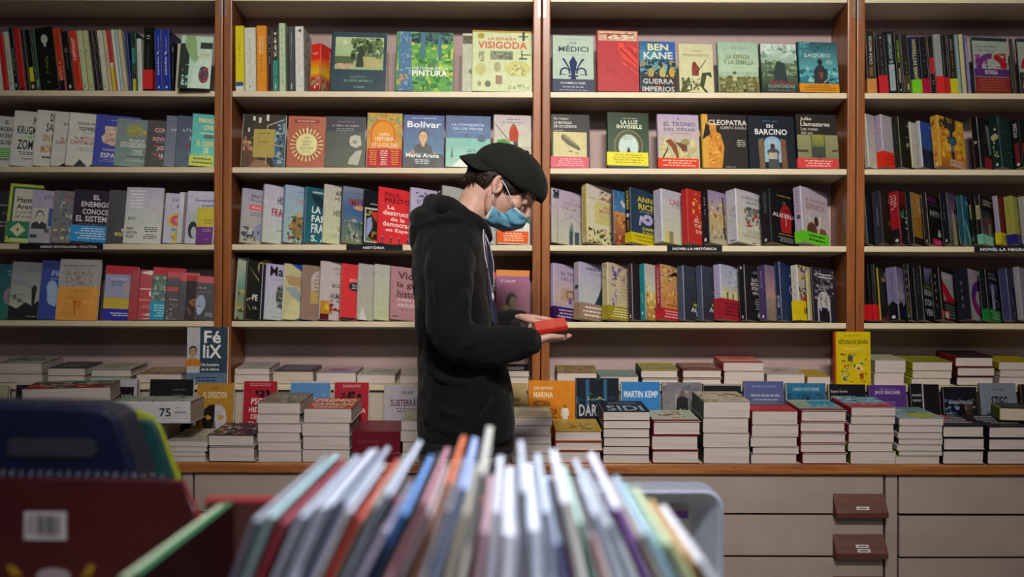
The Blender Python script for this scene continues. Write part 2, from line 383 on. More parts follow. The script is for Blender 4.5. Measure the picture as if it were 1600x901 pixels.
for a, b, kind in drawers:
    for i in range(4):
        y0, y1 = ys[i]+1.5, ys[i+1]-2
        mb = MB(); off = .004*(i % 2)*(kind == 2)
        x0_, x1_, za, zb = X(a, YD), X(b, YD), pz(y1), pz(y0)
        sk = (.002 if kind == 2 and i else 0)
        mb.add([(x0_,YD-off,za-sk),(x1_,YD-off,za+sk),(x1_,YD+.02,za+sk),(x0_,YD+.02,za-sk),(x0_,YD-off,zb-sk),(x1_,YD-off,zb+sk),(x1_,YD+.02,zb+sk),(x0_,YD+.02,zb-sk)],
               [(0,3,2,1),(4,5,6,7),(0,1,5,4),(1,2,6,5),(2,3,7,6),(3,0,4,7)])
        dr = cb(mb, 'drawer', M['drawer'], .0015)
        if i == 3: continue
        hx1 = {1: 1382, 0: b, 2: b}[kind] if kind else b-1; w = 80
        if kind == 2: hx1 = b-2
        ya = ys[i]+30; yb = ys[i]+65
        hx0, hx1w = X(hx1-w, YD), X(hx1, YD)
        z_t, z_l, z_b = pz(ya), pz(yb-8), pz(yb)
        mb = MB()
        mb.add([(hx0,YD-off,z_t),(hx1w,YD-off,z_t),(hx1w+.004,YD-.034,z_l),(hx0+.004,YD-.034,z_l),(hx0+.004,YD-.034,z_b),(hx1w+.004,YD-.034,z_b),(hx1w,YD-off,z_b),(hx0,YD-off,z_b)],
               [(0,3,2,1),(3,4,5,2),(4,7,6,5),(0,7,4,3),(1,2,5,6),(0,1,6,7)])
        h = MB(); h.v = mb.v; h.f = mb.f; h.c = mb.c
        h.v = [(v[0], v[1]-3.3, v[2]) for v in h.v]
        ho = h.build('drawer_pull', M['dark_wood'], dr, False, .0015); ho['label'] = 'dark brown sloping wooden pull'
        if kind == 1:
            for j in range(1 if i == 0 else 2):
                l = MB(); fx = .40+.02*j; t0 = .55+.22*j if i else .68
                def Q(u, v): # on the sloping face
                    return (hx0+(hx1w-hx0)*u+.002, YD-off+(-.034+off)*v-3.3-.0008, z_t+(z_l-z_t)*v+.0008)
                l.add([Q(fx,t0),Q(fx+.25,t0),Q(fx+.25,t0+.16),Q(fx,t0+.16)], [(0,1,2,3)], srgb('c8c6c4'))
                l.add([Q(fx,t0+.17),Q(fx+.25,t0+.17),Q(fx+.25,t0+.175),Q(fx,t0+.175)], [(0,1,2,3)], srgb('c8c6c4'))
                l.add([tuple(Vector(Q(fx+.05,t0+.06))+Vector((0,-.0004,.0004))),tuple(Vector(Q(fx+.2,t0+.06))+Vector((0,-.0004,.0004))),tuple(Vector(Q(fx+.2,t0+.11))+Vector((0,-.0004,.0004))),tuple(Vector(Q(fx+.05,t0+.11))+Vector((0,-.0004,.0004)))], [(0,1,2,3)], srgb('555555'))
                lo = l.build('paper_label', M['matte'], dr)
mb = MB(); mb.box(cx0, 3.36, 0, cx1, 3.88, .02); cb(mb, 'plinth', M['dark'])
# ================================================================= books on the shelves
# one line per book: x-left x-spine/cover-border x-right y-top | cover spine | cover art | spine art | band | look | options
ROWS = {}
def ROW(case, row, psi, theta, lean, text): ROWS[(case, row)] = (psi, theta, lean, text)

ROW('A', 1, 90, 3, -8, '''
-3 4.7 0 52|c9d0c0 c9d0c0|||| pale green spine cut by the picture edge|
5 12.6 0 52|a01016 c01818||v TITULO 30 40 70 75 d06060|| thin bright red spine second from the picture edge|
13 21.3 0 49|b9c4b2 b9c4b2||v HISTORIA_Y_RAZÓN 30 20 75 70 3a4038;r 35 8 65 14 7a4a50|| pale green spine with dark lettering|
21.6 28.8 0 43|141414 141414||v GUERRA_Y_PAZ 25 24 78 70 d8d8d0;e 50 8 25 3 c8c8c0|| black spine with heavy white lettering beside a red one|
30 39.5 0 43|b01018 b81620||r 0 0 100 4 400810|| broad plain red spine between two black ones|
40 46 0 46|101410 1a2018||v ENSAYO 35 35 65 85 5a6058|| thin black spine with faint grey lettering|
46 56 0 46|0c0f14 0c0f14||r 5 14 95 38 c8cc28;e 50 6 30 4 d8b0a8;r 30 45 60 80 201818|| black spine with a yellow-green block near its foot|
56.3 62 0 46|184830 1c5238||r 30 5 75 18 a8d8b8;r 0 20 100 22 103020|| dark green thin spine|
63 91 0 41|15180f 15180f||r 0 62 100 100 10140e;h 50 80 27 b8bcae a8aca0 15180f;v MEMORIAS 40 27 62 55 8a9038;w 42 10 60 14 1 989890|| very thick black spine with a grey portrait at its head|hard
92 103 0 43|b04020 b23c20||r 0 0 100 16 1c1430;v IDEOLOGÍA 20 16 75 46 e8d0c0;w 30 70 60 92 4 7a2818|| orange-red spine with a dark foot, right of the portrait|
103.4 116 0 48|0d0d0d 0d0d0d||o 50 68 22 4 5 c8c8c8;v CRÍTICA 42 38 58 62 b0b0b0;r 35 3 65 9 c8c8c0|| black spine with a small white ring|
117 128 0 47|c83420 cc3822||v CAPITALIST 20 50 72 88 efd8cc;v CAPITALISMO 25 15 75 46 a82818|| bright red spine with large white vertical lettering|
128.3 137 0 47|bcc89a bcc89a||r 30 64 55 68 667050;v ENSAYOS 40 32 60 60 7a8468;r 35 4 60 8 404a34|| pale yellow-green spine, first of a twin pair|
137.2 146 0 47|b4c088 b4c088||r 30 64 55 68 667050;v POLITICA 40 38 60 62 7a8468;r 35 4 60 8 404a34|| olive-tinted pale spine, second of a twin pair|
146.2 152.6 0 48|181a1c 1c1e22||v SOCIEDAD 35 35 65 90 8a8c90|| first of two touching near-black spines|
152.8 159 0 48|15171b 181a1f||v ESTADO 35 38 65 92 9a9ca0;e 50 7 25 2 888a8c|| second of two touching near-black spines|
159.4 168 0 47|c4ccb8 c4ccb8||v RAZONES 38 50 66 90 8a9484;w 40 10 60 30 3 9aa494;r 35 4 60 8 404a34|| wide chalky white spine right of two black spines|
168.3 174 0 47|c2b28c c8b890||r 20 35 80 60 c09a78;r 30 62 60 66 887858|| thin tan spine with a peach middle|
174.3 181.4 0 47|b02a30 b83038||r 0 0 100 40 d0cc28;r 0 40 100 46 e0e0d4;v IGUALDAD 30 8 70 36 5a5818|| spine half red and half yellow|
181.8 187 0 46|d0d8c4 d0d8c4||r 45 0 55 100 a8b09c|| thin pale spine right of the red and yellow one|
187.2 191 0 46|b8ccd4 b8ccd4||r 20 0 45 100 5c90b0|| very thin spine with a pale blue stripe|
191.2 198 0 46|c4bc94 c4bc94||r 30 64 60 68 887858;r 35 4 60 9 8a3c38;v DERECHO 38 30 60 60 98906c|| sand-coloured spine left of a dark blue one|
''')
ROW('A', 11, 88, 3, -3, '''
199.5 205 0 48|22306a 26347a||v DISCURSO 30 8 70 28 b8bcd0;v EUROPA 30 60 70 90 8088b0|| slim navy blue spine|lean=-6
206.3 213.5 0 49|14463a 16382c||r 0 46 100 72 2a8c80;r 0 0 100 20 b4c828;v CLARA 35 30 70 44 d0dcd0|| dark green spine with teal label and lime foot|
214.5 222 0 60|c4ccc0 ccd4c8||v HISTORIAS 30 30 72 78 4a5450;w 30 10 70 26 3 8a948c|| short white spine right of the lime-footed one|
223.5 238 0 42|0f110c 10120c||w 20 80 80 88 2 a8a898;r 42 30 56 72 3a3c20|3 33 c83030| tall thick black spine wrapped in a red band|hard lean=-.5
240.2 252 0 46|202c5c 2438a0||v PEDRO 55 68 75 90 98a8e0;p d0c8b0 30 62 80 66 60 60 40 58;v ESPAÑA 30 26 65 56 d0d4e8;e 50 6 18 2 d0d4e8|| thick royal blue spine, left one of two identical|group=twins
253.8 266 0 46|202c5c 2438a0||v PEDRO 55 68 75 90 98a8e0;p d0c8b0 30 62 80 66 60 60 40 58;v ESPAÑA 30 26 65 56 d0d4e8;e 50 6 18 2 d0d4e8|| thick royal blue spine, right one of two identical|group=twins
267.5 271.8 0 66|16181c 16181c||r 20 80 80 90 7ca0b0;v CIUDAD 30 30 70 75 9aa0a4|| very slim black spine after the twin blue ones|lean=-1 W=.12
272.6 280 0 68|b9bca0 c0c4a8||v NOTAS 40 20 60 60 a0a48c|| slim stone-coloured spine beside the graffiti cover|lean=2 W=.12
''')
ROW('A', 12, 6, 13, 0, '''
282 284 333 60|b8d8c4 203028|r 0 0 30 85 28342c;p 8ab078 15 100 45 100 60 45 35 55 15 80;p c4e0d0 40 0 100 0 100 62 60 62 45 40;s 10 5 30 45 14 7 88b8c0,405058,c0d8d8;t Cory_Allen 55 68 98 73 d8dcd4;w 55 58 98 66 2 c8a860;r 62 76 100 88 303a34;e 78 26 16 16 6a3440;s 64 12 92 42 30 5 30404a,8a3448,506878,b04858|||| green and white cover with a colourful hand, leaning at the end|
'''.replace('|||| green','||| green'))
ROW('A', 2, 14, 12, 0, '''
-42 -40 13 178|c8ccc4 c8ccc4|t EL 68 84 78 92 181818;t GREEN 48 70 90 79 181818;t NEW_DEAL 44 57 96 66 181818;t GLOBAL 60 44 98 53 181818;r 40 35 96 37.5 48b030;r 40 31 96 33.5 48b030;r 40 27 96 29.5 48b030;r 40 23 96 25.5 48b030;r 40 19 96 21.5 48b030;t JEREMY 55 12 92 17 303030||| white cover with black capitals and stacked green stripes|
13.3 15 52 172|ccd0c8 ccd0c8|t PAUL 58 76 98 90 141414;t KRUGMAN 12 58 96 73 141414;t CONTRA_LOS 36 50 96 56 38c060;t ZOMBIS 16 30 92 48 141414;w 15 20 80 27 2 303030;t POLÍTICA 35 12 80 16 303030||| white cover with bold black capitals and one green line|
49 51 84 171|ccd0c8 ccd0c8|t DOLORS 40 80 98 95 26241e;t SASSOT 30 62 98 77 26241e;t SÍNTOMAS 22 44 98 59 b87820;t MÓRBIDOS 20 24 98 40 b87820;w 20 12 90 20 1 404040||| white cover with tall black and ochre capitals|
77 80 104 176|c8ccc0 6e1a28|t JONATHAN 28 76 96 83 303030;t EL_MITO 24 50 70 55 a03030;t CAPITALISMO 10 42 96 48 a03030;p 1c1c1c 24 0 60 14 84 0||| first of twin white covers with a dark red spine|
96.5 99.5 147 175|c8ccc0 6e1a28|t JONATHAN 24 76 98 83 303030;t TEPPER 28 66 84 74 303030;w 40 61 80 64 1 808080;t EL_MITO_DEL 20 50 92 55 a03030;t CAPITALISMO 8 41 98 48 a03030;w 25 28 85 36 2 909090;p 1c1c1c 24 0 40 13 62 0;p 1c1c1c 66 0 92 13 98 0||| white cover with dark red spine and red title, in full view|
142.5 144.5 212 178|1c2c9c 1c2c9c|p c8b49c 20 78 62 78 80 70 84 58 70 46 40 40 18 46 14 56 22 64;s 22 46 74 76 26 7 c0a078,d8c8b4,b08c80,c8b098;w 30 88 70 92 1 8088c8;t La_invención_de 20 30 66 35 b8bcd8;t ESPAÑA 16 16 70 28 d0d4e0;w 14 8 72 14 2 9098c8||| saturated blue cover with a cream map shape|
176 178 232 184|7c8c88 869490|g 0 0 100 100 74828a 7c988c;e 46 76 22 13 9a9a50;s 28 66 64 86 16 5 a8a45c,888a48;p c8b030 66 74 80 80 94 72 80 66;t Manual_de 34 53 74 58 d8dcd0;t DESOBEDIENCIA 12 40 94 51 d4d8cc;t CIVIL 44 24 72 36 c8ccc0;w 26 19 84 23 1 404c4c;r 26 10 84 15 9cacA4||| grey-green cover with a fish and white condensed capitals|
225 227.5 262 187|100d10 100d10|t CONFESIONES 22 74 130 84 c89898;r 20 78 98 79.5 c03040;t REVOLUCIÓN 18 55 130 66 c89898;r 16 59 98 60.5 c03040;w 20 50 90 53 1 606060;t JOSHUA 32 34 110 45 c8c8c0;p b02038 22 47 90 36 90 33 22 44;t WONG 40 16 100 28 c8c8c0;p b02038 18 30 70 14 70 11 18 27;w 50 5 80 8 1 808080||| black cover with struck-through red and white capitals|
254 256 282 180|4a5468 4a5468|g 0 0 100 100 48506a 586878;t POSTALES 18 68 100 76 c8ccd4;t PERDIDAS 40 52 110 60 c8ccd4;p c8ccc8 50 26 70 44 74 24;p 202428 46 20 70 30 66 18;r 32 41 46 45 903848||| first of twin slate-blue covers, mostly hidden|
271 273 305 180|4a5468 4a5468|g 0 0 100 100 48506a 586878;t POSTALES 18 68 100 76 c8ccd4;t PERDIDAS 40 52 110 60 c8ccd4;p c8ccc8 40 26 56 40 62 46 66 22;p 202428 36 22 70 30 60 16;r 24 41 40 45 903848||| slate-blue cover with white bird, front one of the twins|
289 292 334 177|2ea496 18484c|g 0 20 100 100 2ca098 34b4a4;t REBORDA 24 84 96 92 e0d888;t LOVE 46 70 86 79 e0d888;e 68 57 22 4 1c4840;s 55 55 80 70 8 4 1c4840,205048;w 26 61 96 65 1 b8e0d8;t EL_CUERPO 24 38 98 48 d8d468;t DE 54 25 72 36 e0d888;t VIVIR 40 9 88 22 d4d83c|||0 20 b8c81c 38400c 2| teal cover with pale yellow capitals and lime foot|
'''.replace('d4d83c|||0','d4d83c||0'))
ROW('A', 3, 14, 12, 0, '''
-40 -38 4 296|0e0e10 0e0e10|w 60 70 95 76 1 888888;w 70 55 95 60 2 888888;w 60 30 95 44 2 888888||| black cover cut by the picture edge|
6 14.5 46 286|cfd0b0 8c9478|r 0 0 100 100 b8c448;r 8 7 100 95 18483c;r 14 10 96 92 ced2bc;t Hannah 24 68 90 78 28302c;t Arendt 24 57 90 66 28302c;n La_pluralidad 22 49 92 55 38403c;n del_mundo 20 42 80 48 38403c;w 22 34 70 38 1 a04040;r 0 10 100 36 2c8060;p ccd4a8 10 22 34 34 58 22 34 10;e 34 22 3 3 405840;w 64 14 92 30 5 a0c8b0;r 14 3 90 8 b8d8a0||r 0 10 100 36 2c7080| thick book with lime border and dark green foot|
43 45 80 296|a9a4ba b0accc|g 0 0 100 100 a8a2bc a0a2a4;t STEFAN 34 82 98 90 6a6a98;t ZWEIG 62 70 98 78 6a6a98;r 2 32 50 66 c0beb0;h 26 50 16 c8c4b4 202020 242428;r 52 32 100 66 24529c;w 62 38 96 62 6 98b0d8;t MI_VIDA 44 18 98 28 303038;r 2 9 22 15 202024||| lilac cover with a small black and white portrait and blue block|
77 79 110 297|6c6e72 6c6e72|s 5 5 95 95 60 8 98383c,4a5860,8a8c90,c0b068,786c70,386058,b8b8b4;t ATLAS 70 80 98 86 d8d8dc;t OCASO 40 50 96 56 c8c8cc||| grey cover covered in small red and green shapes|
107 109 168 295|221a30 221a30|t EL 46 82 62 91 d4d4d8;t ENEMIGO 18 68 90 78 d4d4d8;t CONOCE 22 54 84 64 d4d4d8;t EL_SISTEMA 8 40 94 51 d4d4d8;w 10 34 90 37 1 686078||2 33 2c8cd0 c8dcec 5| dark purple cover with white italic-looking capitals and sky-blue band|
164 166 200 296|1d1b2a 1d1b2a|e 80 44 20 18 9a7468;e 70 36 12 10 9a7468;t YUVAL 74 88 98 92 6878a0;r 44 22 90 28 c4c0b0;r 24 14 96 20 b8ac38;w 30 15 60 19 1 40380c||| dark indigo cover with part of a face and a yellow strip|
191 193 251 292|c8ccc6 c8ccc8|g 0 30 100 100 b4b2c8 c4cac2;t BLANCO 8 92 26 95 e8e8ec;t BLANCO 8 85 28 88 e8e8ec;w 8 62 50 96 6 e4e4ea;t BLANCO 8 42 30 47 2c3030;t BRET 6 24 26 29 283030;t EASTON 6 17 34 22 283030;t ELLIS 6 10 26 15 283030;w 52 20 92 30 3 303838;w 52 8 92 17 3 303838||| large plain white cover standing foremost on its shelf|psi=5
253 255 284 301|b4b4c6 b4b4c6|t LOS_DÍAS 22 84 110 90 34386c;t FIJOS 36 70 90 77 34386c;e 42 46 32 15 c8b030;e 42 46 24 11 b85068;e 42 46 10 5 e88068;s 20 0 80 30 26 8 c8b428,508ca0,c0a030,3c5058;p b8a82c 30 5 60 5 64 24 34 24||| white cover with a red and yellow round flower|
275 277 296 300|b8b4c4 b8b4c4|p a8acac 0 60 100 40 100 0 0 0||| narrow visible strip of a plain pale lilac cover|
286.5 288 300 303|7c7078 7c7078|r 0 0 100 8 70686c||| narrow strip of a mauve-grey cover|back=.022 psi=5
292 294.5 338 300|b8b6ca b8b6ca|t Humanidades 28 80 100 85 403c6c;t en_acción 52 70 94 75 403c6c;r 4 10 34 60 a8b0b4;e 24 26 16 16 2c3030;e 28 22 9 10 a8b0b4||| lilac cover with a dark drawing, behind a small yellow-purple book|back=.022 psi=5
''')
ROW('A', 31, 4, 12, 0, '''
306 307 333.5 324|c0b038 c0b038|r 0 0 100 46 64307c;t LAS_MIL 38 62 96 67 806c18;t NOCHES 44 54 90 59 806c18;w 30 32 92 42 2 a890b8;r 52 10 70 13 8868a0||| small book, yellow above and purple below|Y=-.0
''')
ROW('A', 4, 14, 12, 0, '''
-30 -28 12 411|145864 145864|g 0 0 100 100 124c60 187060;e 78 42 22 16 8c7c88;w 60 78 96 90 2 6c98a0||| teal cover cut by the picture edge|
10 12 64 408|a8a8b4 161c38|g 0 0 100 100 80848e b4c0a8;p 8c909c 5 70 25 76 60 58 60 54 5 60;s 2 28 40 44 12 8 50584c,a0a890,606858;w 35 84 90 92 2 707080;p 1a1a1c 0 0 100 0 100 22 78 34 60 24 44 30 20 18 0 24;p 24262a 60 24 66 24 70 56 63 62 56 54;w 48 4 80 7 1 a0a0a0||| grey misty hills cover with dark foreground rock|
57 59 92 406|1c3c94 142c80|r 0 86 100 100 142474;t Filosofía 30 74 120 83 a8b4d4;w 28 67 80 71 1 8898c8;e 34 54 16 12 94acd0;e 40 36 18 12 94acd0;p 94acd0 20 60 44 60 60 44 40 28 22 36;w 36 22 70 26 1 a8b4d4||| deep blue cover with a pale cloudy shape|
85 87 152 404|a8a4a8 a8a49c|r 0 0 100 54 e0a04c;t El_método_en_un_árbol 10 87 88 91 54504c;w 15 82 85 85 1 8c8888;s 16 54 84 80 110 3.5 8c8c78,a09070,78887c,b09c80,907868;w 20 34 80 50 6 b87c34;p b8681c 38 32 50 32 48 16 46 4 42 16;p c07424 50 32 60 32 54 12;w 12 3 84 28 8 cc8c3c||| large cover with a speckled tree above an orange lower half|psi=3
158 160 205 414|8c94b8 18142c|g 0 0 100 100 8890b8 a0a4b4;r 0 84 100 100 b42c3c;r 0 20 100 40 c0a838;e 74 58 22 12 a89ca4;t Las_ideas 18 74 68 79 c0c4dc;w 16 62 60 72 2 5c6088;r 0 0 100 20 2428a0;w 18 6 92 14 2 c8cce8;r 82 44 96 60 404858||| red-topped cover with a cloudy blue sky and yellow field|
199 208 214 423|9c2430 8c1c28||r 0 0 100 100 94202c;p d8c8bc 20 92 80 98 80 94 30 88;r 15 78 70 82 c09088;r 15 60 85 63 d8b0a8;r 20 36 80 39 c07070;p d8a8a0 20 4 50 10 80 4 50 7|| patterned dark red spine, left one of a pair|
211 218 236 421|a82c34 94202c|r 0 60 100 63 e0a898;r 0 38 100 41 d87060;p e0d0c8 0 94 30 99 60 94 30 90;t UN 30 46 90 57 e4d4d0;p e0b0a8 10 10 50 16 90 10 50 6;p d8b0a8 0 0 50 6 100 0 50 3;w 5 22 95 30 2 d88878|p d8c8bc 20 92 80 98 80 94 30 88;r 15 60 85 63 d8b0a8;r 20 36 80 39 c07070|| patterned dark red book with white letters, right one of a pair|
231 233 263 417|5a7468 5a7468|r 0 86 100 100 b83040;s 0 36 100 86 46 8 486858,788c80,94a098,3c5448;t JORDI 40 66 96 71 c4ccc4;w 30 52 96 60 2 b8c4bc||0 34 2494b8 a8dce8 5| red-topped green book with a cyan band|
253 255 280 424|3a3438 2c2a30|r 0 88 100 100 b83040;r 0 60 60 76 2c2c34;r 0 60 60 68 b02838;r 60 76 100 92 b02838;p c8a890 72 46 90 46 86 58;t Humana 14 40 92 44 a8a0a0;s 5 0 95 24 34 7 70645c,8c7c70,584c48;w 10 26 90 34 2 806c60||| dark cover with red squares over the top|
276 278 295 429|30303c 30303c|r 0 86 100 100 b43440;t ROCA 44 72 90 76 a8a4ac||| narrow red-topped charcoal cover|
287.5 289.5 306 430|2c2428 2c2428|r 0 88 100 100 9c3028;w 50 52 94 80 4 989494;e 40 40 30 10 8c5c34;s 0 10 90 50 16 10 5c4038,302c30,7c5c40||| narrow dark cover with brown picture, left of the skull cover|
298 300 334 431|24222c 24222c|r 0 86 100 100 b43440;t H._G. 12 72 50 77 989aa8;w 12 62 80 68 1 803848;e 24 38 26 20 8898b4;e 20 24 16 12 98a4bc;r 8 30 30 33 3c4858;w 44 8 98 18 3 a0a0a8||| red-topped black cover with a pale blue skull|
''')
ROW('B', 1, 90, 3, -1.5, '''
361.8 376 0 40|c8bc28 d4c820||r 0 8 100 14 28509c;r 0 0 100 7.5 d0d0d4;v DERECHO_CIVIL 40 42 60 78 5c5c18|| tall yellow spine with blue and white foot|hard
378.4 398.5 0 43|c8ccbc cccfc0||v HISTORIA_UNIVERSAL 42 25 58 88 a0a898;e 45 7 6 1.4 20241c|| broad off-white spine between yellow and orange ones|hard
400.5 416.5 0 40|d08418 d88c24||v VIAJES_Y 55 58 78 84 e8d8b0;v MUNDO 25 58 48 84 e8d8b0;v ATLAS 40 30 58 58 704c18|| orange spine with pale lettering|hard
417.4 424.6 0 46|301818 281c20||v DOS_MUNDOS 35 45 72 92 c0c8c4;r 0 0 50 50 4c201c|| narrow dark red-black spine|
425.2 435 0 46|2c8478 2c2c28||r 0 0 100 50 2c8c7c;r 0 22 100 25 206c60;d 1492 22 55 80 95 d0ccb8;r 35 4 60 12 b0d0c0|| spine with upright numerals over a teal lower half|
435.4 446 0 36|a8bc9c b0c8a4||w 42 10 60 94 9 6c8464|| tall mint green spine rising above its neighbours|hard
451 460.6 0 41|40444a 484c50||v SAPIENS 40 72 68 92 d0d0cc;v HISTORIA 42 50 58 70 8c9090;r 40 4 60 12 c4c4c0|| charcoal grey spine|hard
461.5 475 0 41|b8bcb0 cccfc8|s 5 5 95 95 40 7 8c9484,a8ac9c,748068|p 28302c 30 94 75 90 80 98 60 95;v NATURA 40 28 60 88 d89c9c;s 20 18 80 26 5 8 808c80;r 20 7 70 8 9098b0|| white spine with a small bird at its head|hard
''')
ROW('B', 11, 66, 8, 0, '''
483.5 501 0 67|c43020 c43020|g 0 70 100 100 c82c20 d03020;g 0 38 100 70 d8401c d8b02c;g 0 26 100 38 d8b02c c84c20;s 0 0 100 30 50 9 8c8468,a89c74,5c5440,b04030;v TOTALIDAD 40 60 70 92 e8d0c8|g 0 60 100 100 d02c20 d03020;g 0 38 100 66 d8501c d8b82c;g 0 28 100 38 d8b82c c84c20;s 0 8 100 28 24 14 8c8468,a89c74,c0b8a4;w 15 76 85 82 2 e0b8a8;r 0 0 100 10 a83028;r 45 4 60 10 e0d8c8|| short thick book, red above and yellow below, with visible cover|
''')
ROW('B', 12, 3, 13, 0, '''
514.5 516 603 49|1c3844 16303c|r 6 36 94 91 90a878;g 6 60 94 91 a8bc90 98b080;r 6 44 40 58 445c34;s 34 50 94 90 60 8 304828,48603c,24381c,5c7440;s 10 38 40 46 18 5 b08c70,c4a080;p 20301c 44 40 58 40 60 66 52 74 46 60;p a4a068 60 40 76 40 80 58 56 58;p a8a46c 76 40 90 40 92 54 72 54;e 24 82 5 3 c0d0a0;t ANDRÉ_BRETON 34 22 64 26 5c8c70;t EL_ARTE_MÁGICO 24 15 76 20 6c9c7c;t ATALANTA 42 5 62 8 7ca890||| wide dark teal cover with a framed jungle picture|hard
617 619 707 49|5c9c50 447060|s 0 0 100 100 190 7 58a048,88b848,3c7c40,b0c050,487c58,68a858;s 24 80 100 100 40 7 24404c,304c58,486c60;p 4c7494 4 0 30 0 26 50 24 100 4 100;s 5 0 26 100 46 4 5c84a4,6c8cb0,40688c,8098a8;p 487088 42 55 48 55 50 100 42 100;p 487088 74 52 80 52 78 98 72 98;s 2 5 20 30 6 4 c08c38;t HISTORIA_DE_LA 28 36 92 41 d8e0d0;t PINTURA 28 25 90 35 eef0ea||| wide cover with a painted green wood and blue tree trunk|hard
721 722 752 52|aab09c a4a898|r 0 82 100 96 504c34;s 0 76 100 96 20 9 3c3c28,68644c;o 80 58 30 12 8 606858;e 60 34 30 5 687058||| pale cover mostly hidden behind a larger cream one|
737 738.5 831 47|bcc89c a89c4c|r 0 97 100 100 a88424;e 14 91 6 5 989018;t LA_ESPAÑA 26 84 74 90 b8583c;t VISIGODA 9 70 92 82 c04828;r 78 90 94 92 303c28;r 84 84 88 99 303c28;r 82 54 84 68 303c28;r 78 53 92 55.5 303c28;r 84 60 98 61.5 303c28;r 30 52 68 66 6c7460;s 32 53 66 65 30 4 808870,545c48;s 10 48 20 66 10 4 808c68;e 14 36 9 10 b0b06c;e 42 40 6 8 98986c;r 39 12 50 26 907058;e 76 38 22 12 b8b870;s 64 26 90 44 30 5 94985c,c8c884,788048;e 26 12 5 5 586450;e 12 12 3 4 90885c;s 60 4 96 12 12 4 8c9c70,a8b088||| large pale green cover with red lettering and antique objects|hard
''')
ROW('B', 2, 4, 12, 0, '''
375 377.5 444 178|3c3428 a49c8c|p 5c4434 2 0 45 0 30 30 2 50;p 8c6c50 20 0 70 0 56 12 30 14;s 2 30 26 58 26 6 a8805c,7c5c44,c0906c;p 302c28 0 60 40 100 0 100;p 486068 60 40 100 100 100 0 78 0;s 74 2 98 90 50 6 3c6c8c,2c4c64,88a0a8,204058;r 56 6 58 80 b0b0a4;p a8a8a0 58 80 96 92 96 90 58 78;p a8a8a0 58 62 98 66 98 64 58 60;p a8a8a0 58 46 98 40 98 38 58 44;p a8a8a0 58 30 98 16 98 14 58 28;r 22 88 28 96 d0d0c8;r 36 84 42 94 d0d0c8;r 54 88 60 100 d0d0c8;r 12 66 16 74 c8c8c0;r 26 18 76 72 a89850;w 34 62 66 66 1 6c6030;w 34 44 68 52 1 8c7c40||| cover of a library aisle with a gold panel|
447 449.5 507 181|a8543c b06048|r 0 0 100 100 a8583c;r 14 87 82 94 8c2c24;w 18 88 78 93 1 c8a89c;e 50 45 44 34 a05038;p d8cc8c 50 81 54 72 50 60;'''
+ ';'.join('p d8cc88 %.0f %.0f %.0f %.0f %.0f %.0f' % (50+44*math.cos(a-.06), 44+33*math.sin(a-.06), 50+44*math.cos(a+.06), 44+33*math.sin(a+.06), 50+26*math.cos(a), 44+19*math.sin(a)) for a in [i*.2618 for i in range(24)])
+ ''';e 50 44 29 22 d8d090;t LAS 45 55 56 59 787040;t NUEVAS 38 48 62 52 787040;t RUTAS 40 42 60 46 787040;t DE_LA_SEDA 32 35 68 39 787040;w 36 26 64 33 3 a8a068||| terracotta cover with a cream sunburst|
506.5 511 570 181|3c443c 20203c|r 0 70 100 100 242430;g 0 0 100 70 3c4440 4c5444;w 26 88 74 92 1 6c6ca0;t EL_TEMPLO_DEL_CUERPO 16 80 84 84 989490;w 18 70 80 78 2 848480;p b0b0a0 62 60 74 64 88 62 92 44 78 38 64 42 60 50;p a8a898 58 6 84 4 94 34 78 32 62 18;e 74 50 7 4 808478||| dark cover with a pale bust in profile|
571.5 573 627 176|c88c2c b8a48c|r 0 34 100 100 c8903c;s 0 55 100 100 120 6 6c9868,a8a848,d0a038,587c90,c87030,88a45c;e 44 60 34 26 d8902c;o 44 60 38 28 6 c86c24;t NUEVA 34 58 64 63 ecd8c0;t HISTORIA 22 49 76 56 ecd8c0;t DE_LA_REALIDAD 14 37 90 45 ecc8b0;r 0 0 100 34 b02c34;w 6 4 30 32 7 d89838;w 36 4 62 32 7 ecc8c0;w 68 4 94 32 7 d89838||| orange mottled cover with red lower third|
628.5 630.5 693 179|2c4c74 182838|g 0 20 100 100 243c80 3c6c88;w 8 92 92 96 1 90a4c8;t Bolívar 8 76 92 88 d4d8dc;h 48 58 16 c89c68 1c1410 202824;p a87038 4 22 26 34 28 26 12 16;p a87038 94 22 74 30 72 22 86 16;r 2 0 98 26 242c30;t Marie_Arana 6 19 88 27 dce0e0;w 24 6 70 16 3 c0c8d0||| blue cover with a painted man in military dress|
695 705 766 180|304c74 2c2c44|g 0 0 100 100 284878 4470a0;t LA_CONQUISTA 12 79 86 85 a8b8d0;t DE_LOS_POLOS 16 72 82 77 a8b8d0;w 14 66 82 69 1 6884a8;r 0 0 100 56 68a498;g 0 0 100 56 60a498 88b8a8;p d0d8d0 14 0 30 14 60 10 50 0;p 305c58 10 18 16 18 14 42;w 44 20 70 36 4 2c5854;e 80 56 10 7 284868;e 46 60 3 3 203c60||| two-tone blue and sea-green cover with a ship|
770.5 773 830 179|b4a8a0 a89c98|g 0 40 100 100 b4a8b0 bcc0a4;w 26 90 78 94 1 6c5c58;w 20 84 84 88 1 8c8078;p 383c3c 2 84 42 50 42 48 2 82;p a83c24 42 50 64 50 66 66 58 80 44 78 40 64;e 52 80 5 4 8c5c40;r 52 40 64 50 40485c;p 4c8838 4 34 38 34 44 46 30 54 8 52||| cream cover with a red warrior, just above the cap|
''')
